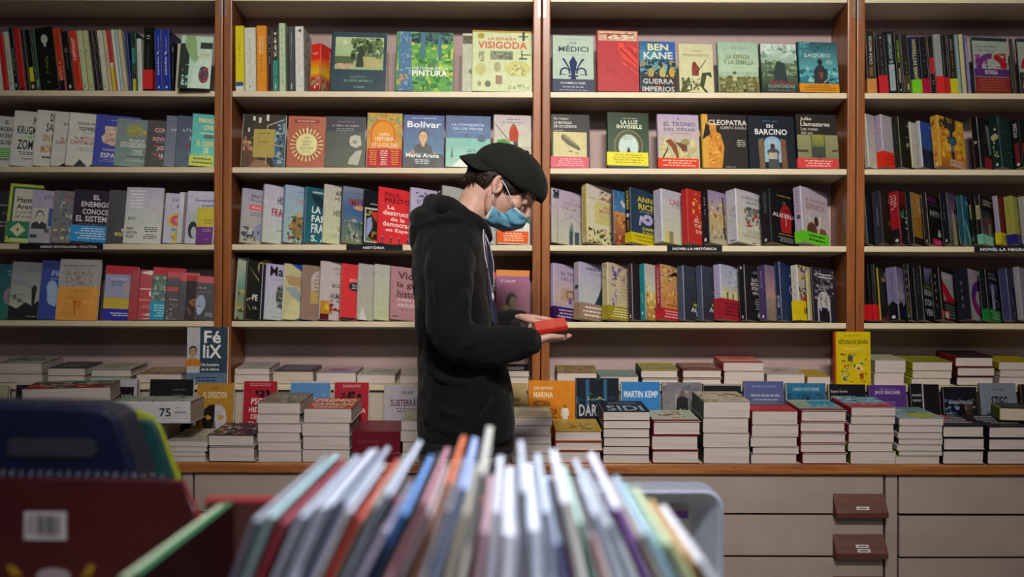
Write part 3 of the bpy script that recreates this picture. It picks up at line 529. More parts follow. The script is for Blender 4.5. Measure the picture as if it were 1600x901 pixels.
ROW('B', 3, 29, 12, 0, '''
372.5 375.5 408 293|a8a4a8 8c8c94|g 0 0 100 100 a09cb0 a8a898;t Marta 28 84 74 91 746c78;t Ruiz 28 77 66 82 746c78;r 24 62 98 71 d84850;t FRACASO 30 64 90 69 e8c8c8;w 24 50 90 58 2 787880;e 74 22 32 18 8c8cb4;s 0 4 60 30 30 8 606870,9098a0,485058,b0b4b0||| grey cover with a red title strip and sketch of cloth|
406 410.5 441 287|b4b4bc a8a8b0|g 0 0 100 100 b4b0c4 b8c0b4;t HISTORIA 44 68 110 81 14161c;t FRANCO 26 46 110 60 98202c;t DE 60 36 74 42 404850;w 40 20 90 24 1 687078|r 20 44 80 70 983840| |white cover with black and dark red condensed capitals|
438.5 444 476 288|88a0b0 7c98b0|g 0 0 100 100 90a4bc 90b0a8;w 40 88 90 92 1 6c7c9c;t ESPAÑA 36 70 100 79 a87c80;t VIVA 60 56 96 64 b08080;e 42 30 20 20 8c7040;e 66 28 16 20 6c7458;s 10 0 90 46 50 8 4c4c38,8c6c3c,a08858,3c4434,a83c2c;e 46 50 8 5 b89c6c||| light blue cover with a group of painted figures|
471 476.5 505 291|1c5464 28648c|r 20 90 98 93 a8b8b8;g 0 0 100 88 244c5c 1c6470;p 142c38 16 88 44 86 74 68 58 62 30 72;t LA 20 54 50 66 d8e0e0;t FAMILIA 20 38 120 50 d8e0e0;t FRANCO 20 18 116 35 d8e0e0;t S._A. 20 3 80 14 d8e0e0|v LA_FAMILIA 20 20 80 80 88b8d0|| teal cover with heavy white capitals and a black bird|
502 504 535 287|b4b49c b4b4a0|g 0 0 100 100 b4b0a8 bcc49c;t ARTURO 36 82 110 91 404444;t PÉREZ 36 74 90 80 505454;t UNA 76 60 110 70 485048;t HISTORIA 32 47 120 58 50583c;t DE_ESPAÑA 48 22 120 32 a48440;w 30 12 98 16 1 8c9080||| cream cover with thin spaced capitals|
530 534 567 290|5c7088 34384c|g 0 60 100 100 747c90 385c8c;g 0 0 100 60 385c8c 6c7c5c;w 30 88 92 91 1 444c64;t IMPERIO 20 66 116 80 7c2c34;e 60 64 24 4 c08870;s 6 4 96 46 70 7 5c6c58,889078,3c4c44,a4a48c||| blue and green battle painting cover|
565 567 594 296|12161c 12161c|r 20 74 98 75.5 a8acb0;r 2 2 98 67 c0c4c4;r 6 4 98 64 242018;s 6 4 98 62 40 9 b04c24,5c7438,c07c3c,788c50,383020;p b83c2c 20 60 40 60 60 40 50 36;p 8890c0 8 6 30 30 26 50 10 46||| black cover with a white-framed harvest picture|
588 590 641 291|d03038 c82c34|t PAUL 16 84 62 92 6c1820;t PRESTON 16 73 104 82 6c1820;t La 24 62 44 69 ecd4c8;t destrucción 12 51 112 60 ecd4c8;t de_la 34 41 74 48 ecd4c8;t democracia 12 31 104 40 ecd4c8;t en_España 20 20 104 28 ecd4c8;f 12 0 13 504848 c8b8a8;f 36 0 13 48403c c8b8a8;f 60 0 13 4c4440 b8a898;f 84 0 13 504848 c8b8a8||| bright scarlet cover with large cream lettering|
637.5 641 690 292|a8a4bc 9c98b4|g 0 0 100 100 a8a0c0 a8acb0;s 12 70 94 94 50 5 50506c,686884,7c789c;o 60 62 40 30 3 8c90a0;w 20 20 80 50 4 9094a0||| lilac cover with scattered dark writing, touching the hood|
681 690 748 289|9ca09c 1c1e22|t PASADO 56 82 98 92 24282c;w 56 72 96 78 1 505858|w 20 20 80 95 9 c4c8c8|| grey cover with a striped black spine behind the neck|
752 754 790 318|a4acac a4acac|s 2 2 98 98 80 7 586460,88908c,38483c,b4bcb8,6c7870;w 40 80 90 88 1 b8bcb8|||grey mottled cover glimpsed under the face mask|
''')
ROW('B', 31, 8, 12, 0, '''
775 783 827.5 308|c4ccc0 b4b8b0|r 0 30 100 100 1c6c58;p c4ccc0 0 30 0 70 100 45 100 30;w 20 76 90 90 2 a8ccc0;t DE_COLOMBIA 10 33 80 42 1c4838||2 28 d05418 f0c8a0 4| white and green book with an orange band below the mask|
''')
ROW('B', 4, 29, 12, 0, '''
361.5 366.5 380 402|78886c a8a898|g 0 50 100 100 b0b49c 5c8c84;s 0 0 100 50 40 9 8c8440,5c6434,a89c58,3c4428|w 30 10 70 90 6 808478|| cream-spined landscape cover at the shelf end|
375.5 380.5 408 400|1a1c14 283440|e 60 84 28 14 94845c;e 60 80 18 8 6c5c3c;p 8c7c50 4 84 40 64 60 56 40 60;t UN 40 46 80 54 d4d8d0;t PENSAR 20 30 84 40 d4d8d0;t CATORCE 24 16 80 21 c4c8c0;p 988c58 2 28 20 34 22 36 2 32;p 788040 2 26 16 16 14 14|v FILOSOFIA 30 20 70 90 6c8090|| tall black book with a golden picture at its top|
401 403.5 411 412|17191c 17191c|||| slim black book with a thin white edge|
404.3 406.6 413 413|1c1c24 c8ccd0|||| slim white-spined book beside the engraved head cover|
407 409 442 411|b0b0c4 b4b4cc|g 0 0 100 100 b0a8cc b0bcb8;t Maalouf 12 78 130 96 1c1c24;w 12 70 90 75 2 8888a0;e 66 42 32 24 485450;s 38 22 96 64 60 7 687068,38443c,8c9488,505c54;w 20 3 80 7 1 90949c||| lilac-white cover with an engraved round head|
439 441.5 471 411|b8b488 c8c8c0|p 1c3c9c 20 100 100 100 100 74;p a88c68 0 78 60 78 70 58 14 62;p 8c9ca0 0 56 40 60 70 30 40 34;p c8c490 0 0 30 40 60 30 90 18 40 2;p 1c3c9c 40 0 100 16 100 0;p 7c84b0 60 60 92 66 96 44 66 46;p a89c4c 50 42 80 50 90 26||| geometric cover of blue and sand triangles|
467.5 470 502 413|8c7468 7c6864|e 60 74 32 18 b4a8a8;r 28 34 92 76 b4a49c;r 28 30 92 54 b09858;w 36 50 88 84 5 8c7c6c|||brown cover with a pale arch and a navy lower band|
496 499 534 407|b8b0b0 b0a8a8|t JOSÉ_ANTONIO 40 86 100 91 5c5054;t JAVIER 52 78 92 82 5c5054;t BIOGRAFÍA 38 56 104 64 383438;t DE_LA 80 48 104 53 604c50;t HUMANIDAD 34 36 112 46 383438;r 0 10 42 32 b8802c;e 24 22 8 6 d0ac38;s 30 2 96 34 40 7 c0a0a8,703438,c8b4c0,402c2c;r 0 0 30 10 581c20||| off-white cover with spaced capitals above an orange corner|
529 531.5 561 411|cc3438 b82c30|t HISTORIA 66 82 130 90 e8c0b8;t ECONÓMICA 28 68 118 75 e8b0a8;t FRANCESA 52 42 120 48 e8b0a8;e 46 60 22 8 242428;w 34 55 56 65 3 a8a8a8;p 2c1c24 0 4 50 4 98 18 98 12 40 0 0 0;p 8888b0 50 6 70 14 74 10||| vivid red cover with a black round seal|
556 558 587 411|a8a09c b0a8a4|g 0 0 100 100 a8a0a4 a8ac94;t Séneca 50 82 110 88 58545c;w 64 76 96 79 1 787478;w 60 58 96 61 1 a87884;w 46 44 96 47 1 887880;w 56 28 96 31 1 988890;p c8c8c8 4 0 30 0 24 14 14 22||| pale pinkish-grey cover with a small white drop shape|
582 584 612 412|acaca0 b4b4a8|g 0 0 100 100 acacA8 b4bc94;t José 54 76 92 84 88a0ac;w 64 18 96 24 2 788068;e 92 34 8 4 282c28||| pale sage cover left of the dusty pink one|
607 609.5 662 415|a87c84 905c68|t Vida, 18 74 80 91 4c3038;t la_gran 16 58 92 72 4c3038;t historia 16 42 96 56 4c3038;t JUAN_LUIS 16 34 92 40 d8c0b8;t ARSUAGA 16 25 88 31 d8c0b8;w 16 18 90 21 1 704850;r 4 5 22 7 5c3c44||| dusty pink cover with large serif-like dark lettering|
''')
ROW('B', 41, 6, 12, 0, '''
758 764 790 425|a82838 2c1c24|r 0 86 100 100 b02c38;r 0 0 100 86 241c28;w 20 60 80 76 2 8c6c74||| red-topped black book half hidden behind the earphone wire|
774 776 827.5 421|90587c 743c64|r 0 88 100 100 c87820;g 0 20 100 88 8c4878 a87088;t Cecil 12 76 56 81 d0b4c8;w 12 68 84 73 1 b04868;e 46 38 18 18 2c2424;e 52 34 13 14 8c7468;p 344c54 4 14 36 26 60 20 60 6 4 6;e 30 24 10 8 b09c70;w 20 4 96 16 3 d0ccd0|||violet cover with an orange top and a man in profile|
''')
ROW('C', 1, 3, 13, 0, '''
862 864 928 55|a8bcac 304858|w 20 92 82 95 1 8ca49c;t LOS 42 85 58 89 506468;t MÉDICI 14 71 88 83 3c5058;r 16 66 88 66.5 88a098;p 1c2c58 40 52 50 64 60 52 56 36 54 24 46 24 44 36;o 30 34 13 9 4 1c2c58 -20 200;o 70 34 13 9 4 1c2c58 -20 200;r 38 26 62 29 1c2c58;p 1c2c58 24 58 30 57 44 38 42 37 27 54;p 1c2c58 76 58 70 57 56 38 58 37 73 54;e 26 57 3 2 1c2c58;e 74 57 3 2 1c2c58;p 1c2c58 14 30 20 32 20 28;p 1c2c58 86 30 80 32 80 28;r 18 29.5 34 30.5 1c2c58;r 66 29.5 82 30.5 1c2c58;e 50 23 7 4 1c2c58;r 0 0 100 22 40485c;t UN_HOMBRE_AL_PODER 18 13 80 17 c0c8cc;w 12 6 88 10 1 a8b0b8;w 10 1 90 4 1 909ca4||| pale green-grey cover with a navy heraldic lily|hard
932 937 999 47|a83038 a83c40|r 2 83 98 99 b89c80;s 4 84 96 98 40 6 d0b898,c0a890,8c3c34,d8ccb0;r 4 93 90 95 983438;p d84030 50 80 62 80 98 50 98 40 64 54 52 66;p d04434 54 58 98 34 98 28 60 46;p d84438 66 82 76 80 98 58 98 70;p 80242c 56 72 98 44 98 42 54 68;p 80242c 54 56 98 34 98 32 54 53;p 80242c 66 82 98 56 98 54 62 82;s 0 0 100 80 20 10 ac3438,a42c34||| shrink-wrapped large red cover with orange brush strokes|hard
999.5 1001 1057.5 64|1c3848 102430|g 0 40 100 100 1c5484 4898b4;r 60 60 100 100 2058a0;s 0 28 100 66 90 7 18282c,20343c,8c7c48,38504c,a89458,14201c;e 30 38 8 9 a08c4c;e 62 38 9 10 a8a05c;e 88 40 8 9 b0943c;s 0 0 100 30 40 10 301c1c,442024,1c1c24;t BEN 22 82 80 95 d4d49c;t KANE 10 65 92 79 c8d0b4;t GUERRA 6 16 92 26 b8b8b0;t DE 44 12 54 14 a03030;t IMPERIOS 4 1 94 11 b8b8b0||| blue cover of soldiers with pale yellow and white lettering|
1061 1063 1116 68|bcbc94 b4b48c|g 0 0 100 100 bcbc98 c4c498;w 24 84 76 87 1 78785c;t PEREGRINATIO 10 74 90 79 88885c;p 3c4428 2 4 40 6 60 20 66 40 92 42 96 30 80 36 70 10 84 0 74 0 58 14 20 0;p 48542c 0 0 16 0 30 24 26 32 8 16;s 4 4 60 30 40 5 34482c,804828,5c6c3c,2c3c28;p 803824 36 34 56 34 58 52 48 60 36 54;e 44 58 6 5 702c20;p 302c20 48 40 80 68 81 67 50 38||| cream cover with a mounted knight|
1121.5 1123.5 1187 65|94b098 7c9884|g 0 40 100 100 94b09c a4c0a0;w 28 86 74 90 1 709080;t LA_ESPADA 20 66 80 75 70785c;t Y_LA_SEMILLA 12 55 90 64 70785c;w 30 47 70 50 1 88a48c;e 50 78 3 2.4 d0d8a0;r 0 0 100 30 686c40;s 0 0 100 32 110 6 7c8454,585830,949468,484c28,686038;r 34 22 44 38 a8b488;e 39 38 5 3 505c3c;r 70 28 74 40 8c9c74||| hazy green cover of a distant town|hard
1188 1190 1248 68|485c58 283c38|g 0 60 100 100 b8ccc0 88a494;s 0 70 100 100 40 9 a8c0b0,6c8c7c,c4d4c8,8cac9c;g 0 0 100 60 5c7458 242c2c;s 0 30 100 66 50 9 68805c,486048,84986c,3c4c40;p 303c40 34 20 72 20 66 60 44 64 36 50;t BATALLAS 22 17 86 24 8c2c2c;t SILENCIADAS 16 9 90 16 888c84;t NIEVES_MUÑOZ 16 2 90 6 707c78||| misty grey-green cover with strong shine across its middle|hard
1247.5 1250 1312 65|2c6c7c 183c48|g 0 30 100 100 204c58 58a0a8;s 0 70 60 100 24 9 48888c,6ca8a8,2c6068;s 0 20 100 50 60 8 4c98a0,2c7080,80b8b8,1c5060;e 78 60 9 5 78a0a0;t SAQUEO 14 68 82 77 a8c0c0;p 243034 36 16 74 16 70 44 60 54 48 54 38 44;e 54 60 6 6 1c2024;p 7c3838 48 40 62 40 56 24;p 8c9c98 60 20 76 30 78 28 62 18;r 0 0 100 16 c88414||0 17 c88414 7c5010 3| turquoise stormy cover of a seated warrior with orange band|hard
''')
ROW('C', 2, 4, 12, 0, '''
858.5 862 920 178|1c1c1c 1c1c1c|t Éric_Vuillard 6 90 44 95 b8b8b4;t LA_BATALLA 6 82 54 87 c8c8c4;t DE_OCCIDENTE 6 75 66 80 c8c8c4;w 6 68 34 71 1 909090;r 4 18 92 67 bcb480;p 504c34 24 60 30 63 38 61 70 42 76 34 70 33 40 44 26 54;p 8c8458 28 61 38 60 68 42 66 41;r 44 30 54 32 504c34;w 60 26 76 30 1 706c4c||0 21 c04858 e0a0a8 4| black cover with a cream airship picture and pink band|
948 952 1015 175|1c3c24 14301c|g 0 0 100 100 18301c 38543c;w 36 88 72 91 1 909c84;t LA_LUZ 32 79 74 86 d0d4bc;t INVISIBLE 22 71 84 78 d0d4bc;e 50 40 36 29 6c6444;e 50 40 32 26 34442c;e 50 40 27 23 5c5c40;e 50 38 24 22 b4c8c0;p 242c28 42 18 58 18 53 34 50 38 47 34;w 34 50 66 58 3 88a098;r 0 0 100 4 303c44||4 28 d4cc1c 9c9414 4| dark green cover with a stone arch and yellow band|hard
1027 1031 1094 178|a89cac a094ac|g 0 0 100 100 a898b4 b8b488;s 5 10 95 55 40 9 b0a868,a8a070,c4bc8c;e 50 92 2 2 605c68;t EL_TRONO 14 78 92 86 5c5c70;t DEL_CÉSAR 14 69 92 76 5c5c70;w 26 63 84 66 1 9c6c6c;p 7c4428 16 50 30 54 44 42 50 20 44 18 30 40;p 3c3424 8 18 22 38 24 36 12 18;p 5c4430 40 48 70 46 70 30 56 36;e 66 48 10 7 8c8450;e 62 38 8 7 6c3c28||0 18 cc3818 f0b8a0 3| lilac-topped cover with a crouching helmeted figure and red band|hard
1096 1100 1173 178|24201c 9c8c30|p c08028 10 0 40 0 46 40 38 64 24 70 10 56;p b87c30 12 84 30 84 30 66 18 64;p c89438 0 0 12 0 12 100 0 100;e 22 92 9 6 241c18;s 12 8 40 62 40 5 cc8c30,b47424,a06020,d8a048;p 1c1814 0 52 12 60 16 76 8 84;t CLEOPATRA 14 80 96 90 c8c4c0;t ALBERTO_ANGELA 38 73 96 78 a8a4a0;w 72 40 92 54 4 b0aca8;w 46 1 70 4 1 989490||| near-black cover with a golden draped woman|hard
1168 1171 1244 180|1c2430 10121c|r 0 0 100 100 161c28;w 22 88 74 92 1 3c5878;t EN 40 77 54 84 c8c8cc;t BARCINO 14 64 84 75 d4d4d4;e 51 50 18 11 7ca0c0;r 33 12 69 50 88a8bc;w 40 48 62 56 3 a8b4b4;p 6c5840 20 54 32 58 33 0 22 0;p 6c4c34 69 58 80 54 82 0 70 0;p 40484c 40 0 66 0 62 24 66 32 58 38 46 38 38 32 42 24;r 42 18 60 30 a8a08c;e 51 42 5 5 3c2820||| night-blue cover with a woman framed by pillars|hard
1244 1248 1312 178|4c4840 14141c|r 0 62 100 100 24201c;g 0 18 100 62 84845c 787454;r 34 20 68 64 343c24;g 36 40 66 62 8c8838 5c6838;r 36 20 66 40 38443c;r 0 30 26 34 38382c;p 38382c 84 34 98 36 98 32 84 31;e 53 22 5 4 44382c;t Julio 10 87 38 95 c4c0b4;t Llamazares 10 78 82 86 c4c0b4;t Las_rosas 10 70 52 76 a8a498;t del_sur 10 63 40 68 a8a498||0 18 c43c3c e8b0a8 3| brown cover of a lit garden window with a red band|hard
''')
ROW('C', 3, 36, 12, 0, '''
858.5 861 914 293|a8a09c a09c9c|g 0 0 100 100 a898b0 acb098;p 8c9498 20 40 60 56 96 40 96 38 60 52;p 607078 50 0 62 0 64 30 60 44 52 30;r 52 2 62 26 40505c;r 68 2 82 26 40505c;r 14 0 16 60 788088;t LA 56 84 70 89 8c7888;t CATEDRAL 26 73 96 80 8c7888;t DE_LA 30 64 76 70 8c7888;w 30 55 90 60 1 a098a0;s 2 82 20 98 8 8 24303c,405058||| pale lilac cover of a gothic cathedral window|hard
909 917 960 286|b8b098 aca070|g 0 0 100 100 b8b0ac c0bc90;s 40 74 96 92 16 6 885c38,a08060,54482c;p b4aC70 24 34 98 34 98 72 24 72;t MARÍA 54 62 90 67 a86870;t MARINA 40 54 96 60 a86870;w 40 42 90 50 2 a09870;s 0 0 100 26 60 5 5c5c28,8c8440,a0684c,343c1c;r 2 76 98 77 a08c68|r 20 20 80 84 988c50;s 0 0 100 20 14 10 8c6c4c,5c5428|| cream floral cover with a yellowish title panel|hard
955.5 959 984 296|a8683c 3c3440|g 0 60 100 100 2c5c84 406c98;s 0 60 100 100 24 9 4c84b0,2c507c,a8a8a8;g 0 0 100 60 b07c48 6c302c;s 0 0 100 55 30 8 c08848,904828,702c28;t RÍO 50 54 96 60 a87058||| blue sky over orange desert cover, narrow|
977.5 985 1025 292|24384c 141c20|t ANNE 24 77 96 87 c0ac28;t RICE 28 63 88 74 c0ac28;w 28 58 92 61 1 8c9088;p a8a0c0 28 34 34 52 44 50 42 38 36 44 34 34;o 62 46 20 10 12 9c94b8;t RAMSÉS 42 26 104 33 b8a828;t EL_MALDITO 42 20 104 24 b0a838|v ANNE_RICE 25 60 75 95 c0ac28;e 50 50 35 4 a8a0c0;v RAMSÉS 30 22 70 42 9c9030|0 19 b8a818 847c10 2| dark blue cover with yellow capitals and a mustard band|hard
1022 1033 1075 294|acaca8 a0a0b0|g 0 0 100 100 a8a4b4 b4b898;t CABALLO 26 73 106 84 9c5c6c;w 28 68 96 71 1 8c8890;e 88 60 12 9 34302c;p 886c54 80 24 96 24 98 50 84 52 78 44;p c0b048 10 0 40 0 36 20 14 22;r 22 0 36 22 7c7870;r 70 0 96 28 a8a088|v CABALLO 25 45 75 90 8c84a0;s 0 0 100 50 20 12 848c80,a0a494|| pale cover with a dark hat and a seated figure|hard
1066 1074 1101 294|a82c28 a42428|s 20 30 90 95 34 8 c86428,d8a038,b83c28;t EL_REY 30 40 110 47 d8a898;t DE_LOS 30 31 110 37 d8a898;t DIOSES 34 20 110 27 d8a898|s 0 0 100 100 26 8 c86838,b83828,8c1c20|| red cover scattered with orange sparks|hard
1097 1107 1138 296|a09488 1c1c24|g 0 60 100 100 84789c a08c88;g 0 0 100 60 b09460 9c9c84;s 0 0 100 80 40 8 887858,c0a868,5c5048,b8ac90;p 40382c 66 10 74 10 66 92 60 92|v NOVELA 40 55 60 90 b8b8b8;r 30 4 60 10 c4c4c4|| black-spined book with a hazy yellow and violet cover|hard
1136 1149 1196 294|b4b4ac a4a4b0|g 0 0 100 100 aca8b4 b8b8a0;t CHRISTIAN 22 84 86 90 6c6c6c;t GÁLVEZ 32 76 76 82 6c6c6c;e 52 56 14 14 6c7878;e 52 50 9 10 a8a8a0;s 26 32 86 70 70 6 485860,8c5c38,a83c34,384c5c,b89c7c;t GIOCONDA 34 20 92 26 8c8c78;t DESCODIFICADA 20 12 100 18 8c8c78;w 24 7 90 10 1 a0a090;r 50 2 64 3.5 40444c|s 0 30 100 70 20 14 9c8870,7c8898,b09c80;r 30 3 80 5 40444c|| white cover with a paint-splashed woman's face|hard
1190 1202 1247 294|141216 18161c|w 20 90 84 93 1 a89c28;p 981c24 36 22 72 22 76 60 66 74 46 74 34 60;e 52 78 8 4 504030;t LOS 44 62 70 68 2c1014;t AUSTRIAS 6 50 100 58 b4b0b0;r 54 36 56 56 c0b8b8;w 26 17 92 20 1 a89c28;w 22 4 90 14 3 8c8890|v AUSTRIAS 30 55 70 95 4c4c50;r 30 3 55 8 a0a0a0|| black cover with a red throne shape|hard
1243 1252 1305 290|a8a0a4 9c94a8|g 0 15 100 100 a498ac a8a49c;w 14 88 84 91 1 9c90a0;t EL_HALCÓN_DE 16 76 92 83 84646c;t ESPARTA 16 62 88 73 84646c;p b4b0a8 30 30 20 50 24 52 40 32;p b4b0a8 60 30 66 56 72 54 68 30;e 34 24 20 15 503428;o 34 24 20 15 3 744c38;e 52 42 8 9 3c2824;p 6c4838 60 18 92 18 86 30 66 32|v ESPARTA 30 55 75 96 84707c;e 60 46 30 4 484450|1 21 5cb828 1c4c14 2| lilac cover of a helmeted warrior with bright green band|hard
''')
ROW('C', 4, 38, 12, 0, '''
857 862.5 902 410|a094a4 9c90b0|g 0 30 100 100 a094b4 b09c90;t EL_TRONO 26 80 110 87 60587c;t DEL_CÉSAR 26 71 110 78 60587c;p a88c78 20 34 70 34 66 56 30 58;o 60 46 16 8 4 6c5044;p 60408c 52 30 66 30 62 40 56 40||0 23 38184c b0a0c0 3| lilac cover with a deep purple lower band|
897 905 947 408|a0a0a8 9890a0|g 0 30 100 100 a098b8 a8b0ac;t HISPANIA 24 87 106 93 34384c;w 34 78 90 84 2 7c7c98;p 24343c 50 28 98 26 98 54 86 66 74 60 64 44;e 82 64 8 7 283848|e 50 56 40 4 343040|0 28 8c7460 d8ccc8 3| lilac cover with a dark caped rider and brown band|
941 949.5 988 409|b0a488 a89c78|g 0 0 100 100 b0a084 b4ac88;s 14 70 96 96 26 6 503c68,705c90,342c48,886478;s 12 24 32 90 34 5 5c489c,403460,7c6cb0,b0a8b8;t EL_REY 56 76 96 80 8c7c64;w 46 36 92 70 6 988c6c|s 0 70 100 100 8 16 5c4c54|0 24 908424 d8d0a0 4| cream cover bordered with purple flowers and an olive band|
982 988 1004 411|241c24 342830|t EL 60 74 90 80 c0b8c0;t LA 74 56 96 62 c0b8c0|v SOMBRA 40 40 60 90 6c6070;e 50 6 20 3 a8a8a8|| narrow plum-black cover|
999 1006.5 1030 411|b0a070 1c7c84|g 0 50 100 100 a49c9c b4b8a8;g 0 0 100 50 c0a850 986c3c;s 0 5 100 60 40 9 c4b060,a88444,d0c880,8c5c3c|v NOVELA 30 30 72 48 a8d0d0;e 50 12 18 3 c8d8d8|| golden cover with a strong teal spine|
1025 1033 1067 412|b07c40 882c34|g 0 22 100 100 a88c68 b8783c;s 0 30 100 96 50 8 c88c3c,d0ac54,985c34,b89c74;p 2c1c18 10 76 40 80 90 84 60 90 30 80;w 20 25 90 30 1 6c4424|v IMPERIO 30 30 70 95 b88484|0 21 a82430 d8a0a0 3| glowing orange cover with dark red spine and band|
1060 1068 1097 414|303848 3c4860|g 0 0 100 100 343c4c 2c2c34;s 40 35 96 90 24 8 4c4834,383c40,24242c;t Mario 44 26 90 32 a8b430;t ALTER 30 16 112 24 c0c4c4;t MANN 56 8 110 15 c0c4c4;w 50 2 94 5 1 a0a840|v PARTITURA 55 12 85 90 5c6478|| slate-blue shiny cover, left one of two alike|
1090 1097 1124 414|303848 3c4860|g 0 0 100 100 343c4c 2c2c34;s 40 35 96 90 24 8 4c5c34,383c40,24242c;t Mario 44 26 90 32 a8b430;t ALTER 30 16 112 24 c0c4c4;t MANN 56 8 110 15 c0c4c4;w 50 2 94 5 1 a0a840|v PARTITURA 55 12 85 90 5c6478|| slate-blue shiny cover, right one of two alike|
1117 1126 1165 412|9ca0b0 9c98b8|g 0 60 100 100 989cb8 a8acb4;g 0 38 100 60 b4b89c c0b888;s 20 60 90 90 10 6 7c84a0,b4b8c4;t INTERIOR 14 52 96 60 a89c90;f 24 38 14 3c3024 5c4c38;f 46 38 12 403428 5c4c38;f 72 36 20 2c2820 5c4c38|v CASINO 25 45 70 85 8c84a8|0 38 982430 501c24 4| white-skied cover over a broad crimson band|
1156 1164 1194 413|1c1c20 16161a|w 40 86 86 92 2 888890;t ELOGIO 34 72 92 78 b4b4b8;t SECRETO 28 64 96 70 b4b4b8;t ETERNO 32 56 92 62 b4b4b8;t SEÑOR 36 48 84 54 b4b4b8;w 44 20 92 42 5 909098;e 66 11 9 5 a8a8ac|e 50 95 20 3 a0a0a0;r 35 3 60 8 b0b0b0|| black cover with centred grey capitals|
1187 1198.5 1220 413|7c6878 44345c|g 0 40 100 100 6c5c80 a88478;g 0 0 100 40 907c74 7c6c60;s 10 30 96 80 24 9 b08c7c,8c6c74,9c8494;o 60 26 18 8 5 a03c34|v LA_DAMA 30 60 60 92 a898c0;r 35 4 60 9 c0c0c0|| purple-spined book with a rosy cloudy cover|
1214 1220 1244 408|1c2c50 1c284c|t PÉREZ 50 76 110 82 a8b4c8;o 70 54 26 10 3 98a4b8 60 270;o 60 34 26 10 3 98a4b8 -120 90|v IDUS 20 22 80 42 a8b0b8;r 40 4 60 8 6c98a0|| navy cover with one big thin S-shaped curve|
1239 1247.5 1267 413|a89c94 b4b0ac|s 0 36 70 100 40 9 a88c2c,6c4034,5c4c3c,c0a850,384868;p a83830 10 34 60 34 40 50;p 5c6cb0 40 44 90 56 90 48;r 70 36 100 100 a8a0b8|w 40 40 60 90 4 8c8480|0 35 d0b818 403c14 1| cream-spined book with jewel-toned picture and yellow band|
1262 1267 1275 424|a8a074 b0a878||r 0 0 100 18 b8b8b0|| slim khaki book before the last cover|
1268 1270 1306 416|24202c 24202c|s 4 40 96 96 110 7 68646c,3c3840,888088,2c2830;w 26 80 90 90 2 c8c4c8;t NIEBLA 22 62 74 69 b0acb0;e 46 36 28 20 a8a8ac;s 30 22 62 50 20 6 6c5c4c,8c8070;p 1c1824 28 0 66 0 60 26 34 26;r 16 0 22 34 a4a4a8;r 68 0 73 34 a4a4a8||| black and white patterned cover with a pale arched window|psi=28
''')
ROW('D', 1, 90, 3, -3.5, '''
1356 1370 0 48|16180f 1c1c18||v CAZA_MAYOR 30 46 70 92 b0a8a0;r 0 24 100 45 382c1c;r 30 28 70 42 6c5438|0 23 b87c40| black spine with a peach-coloured band|lean=-1.5
1371.5 1387 0 54|141414 141414||v EL_SILENCIO 42 32 54 90 90908c;e 50 95 8 1.5 b8b8b4|0 30 b01820| black spine with thin lettering and a scarlet band|
1389.5 1402.3 0 48|10181a 142024||v EL_INTERCAMBIO 25 48 75 95 98a8a8;r 8 4 92 46 909c9c;v NOVELA 40 10 65 40 505c5c|| dark teal spine with a grey lower half|hard
1403 1411.8 0 53|14180f 14180f||v SUBMUNDO 30 52 80 90 7cA028;v LEGION 30 18 74 42 b8bcb4;p b0b4a8 30 4 70 4 50 9|| black spine with bright green upper lettering|
1413.5 1425 0 53|181810 141410||r 0 2 100 30 3c3818;v SUEÑO 45 34 58 72 989474;r 55 6 75 16 b8b49c|| black spine with an olive foot|
1426.5 1441.3 0 57|141c34 18203c||v JAMES_PATTERSON 25 24 85 95 b0a860|0 24 68b81c| navy spine with huge yellow lettering and bright green band|hard
1442.5 1454 0 57|101014 101014||v NADIE 45 35 55 85 80808c|0 26 981038| black spine with a deep magenta band|
1454.8 1463.8 0 56|100c0c 100c0c||r 0 34 100 62 a81424;v OCHO 45 64 55 92 606460;w 35 14 65 24 2 788080|| black spine with a crimson block in the middle|
1464.6 1476.2 0 53|7c8084 848a8c||v LA_CHICA 40 55 58 92 4c5254;w 50 10 65 20 1 c0c0c0|0 29 c02424| silver-grey spine with a red band|hard
1477 1484 0 55|0e1016 0e1016||v NOCHE 40 45 60 80 585c68|0 27 a82024| narrow black spine touching the silver-grey one|
1485 1497 0 54|12120c 141410||v FORTUNA 25 72 75 94 989c94;v REDENTOR 35 28 65 70 8c8820|0 25 b4ac18| black spine with olive-yellow band and lettering|
1498.5 1503 0 54|709098 789ca4||w 40 10 60 90 4 5c7880|| thin powder-blue spine|
1505.3 1511.5 0 53|a8a470 aca87c||w 40 20 60 80 3 8c885c|| thin khaki-cream spine|
1514 1518.6 0 55|6c688c 787498||r 20 88 80 96 202840|| thin lavender spine before the wreath cover|
''')
ROW('D', 11, 5, 10, 0, '''
1521.5 1523 1580 58|8c988c 2c3c40|r 0 94 100 100 203038;t Carmen_Mola 4 82 70 87 607068;t La_Red_Púrpura 4 74 62 79 607068;o 50 45 44 27 16 5c2868 85 185;o 50 45 44 27 16 8c1c24 0 75;s 4 46 40 70 14 8 5c2868,7c3c80;s 66 46 96 72 14 8 a02028,8c1c28;r 0 30 100 44 4c2860;t INTRIGA 30 34 66 42 b8b4b8;r 0 0 100 29 742420;w 6 4 94 27 5 8c5040||| pale cover with a purple and red wreath over a rust band|
1582 1587 1596 60|0e100f 0e100f|||| narrow black book beside the wreath cover|psi=60
1592 1595 1640 60|8c988c 101412|r 0 94 100 100 203038;o 50 45 44 27 20 8c1c24 0 180;r 0 0 100 38 242c28;e 22 12 14 9 a08878;w 6 14 94 34 4 606860||| cut-off pale cover with a red arc|
''')
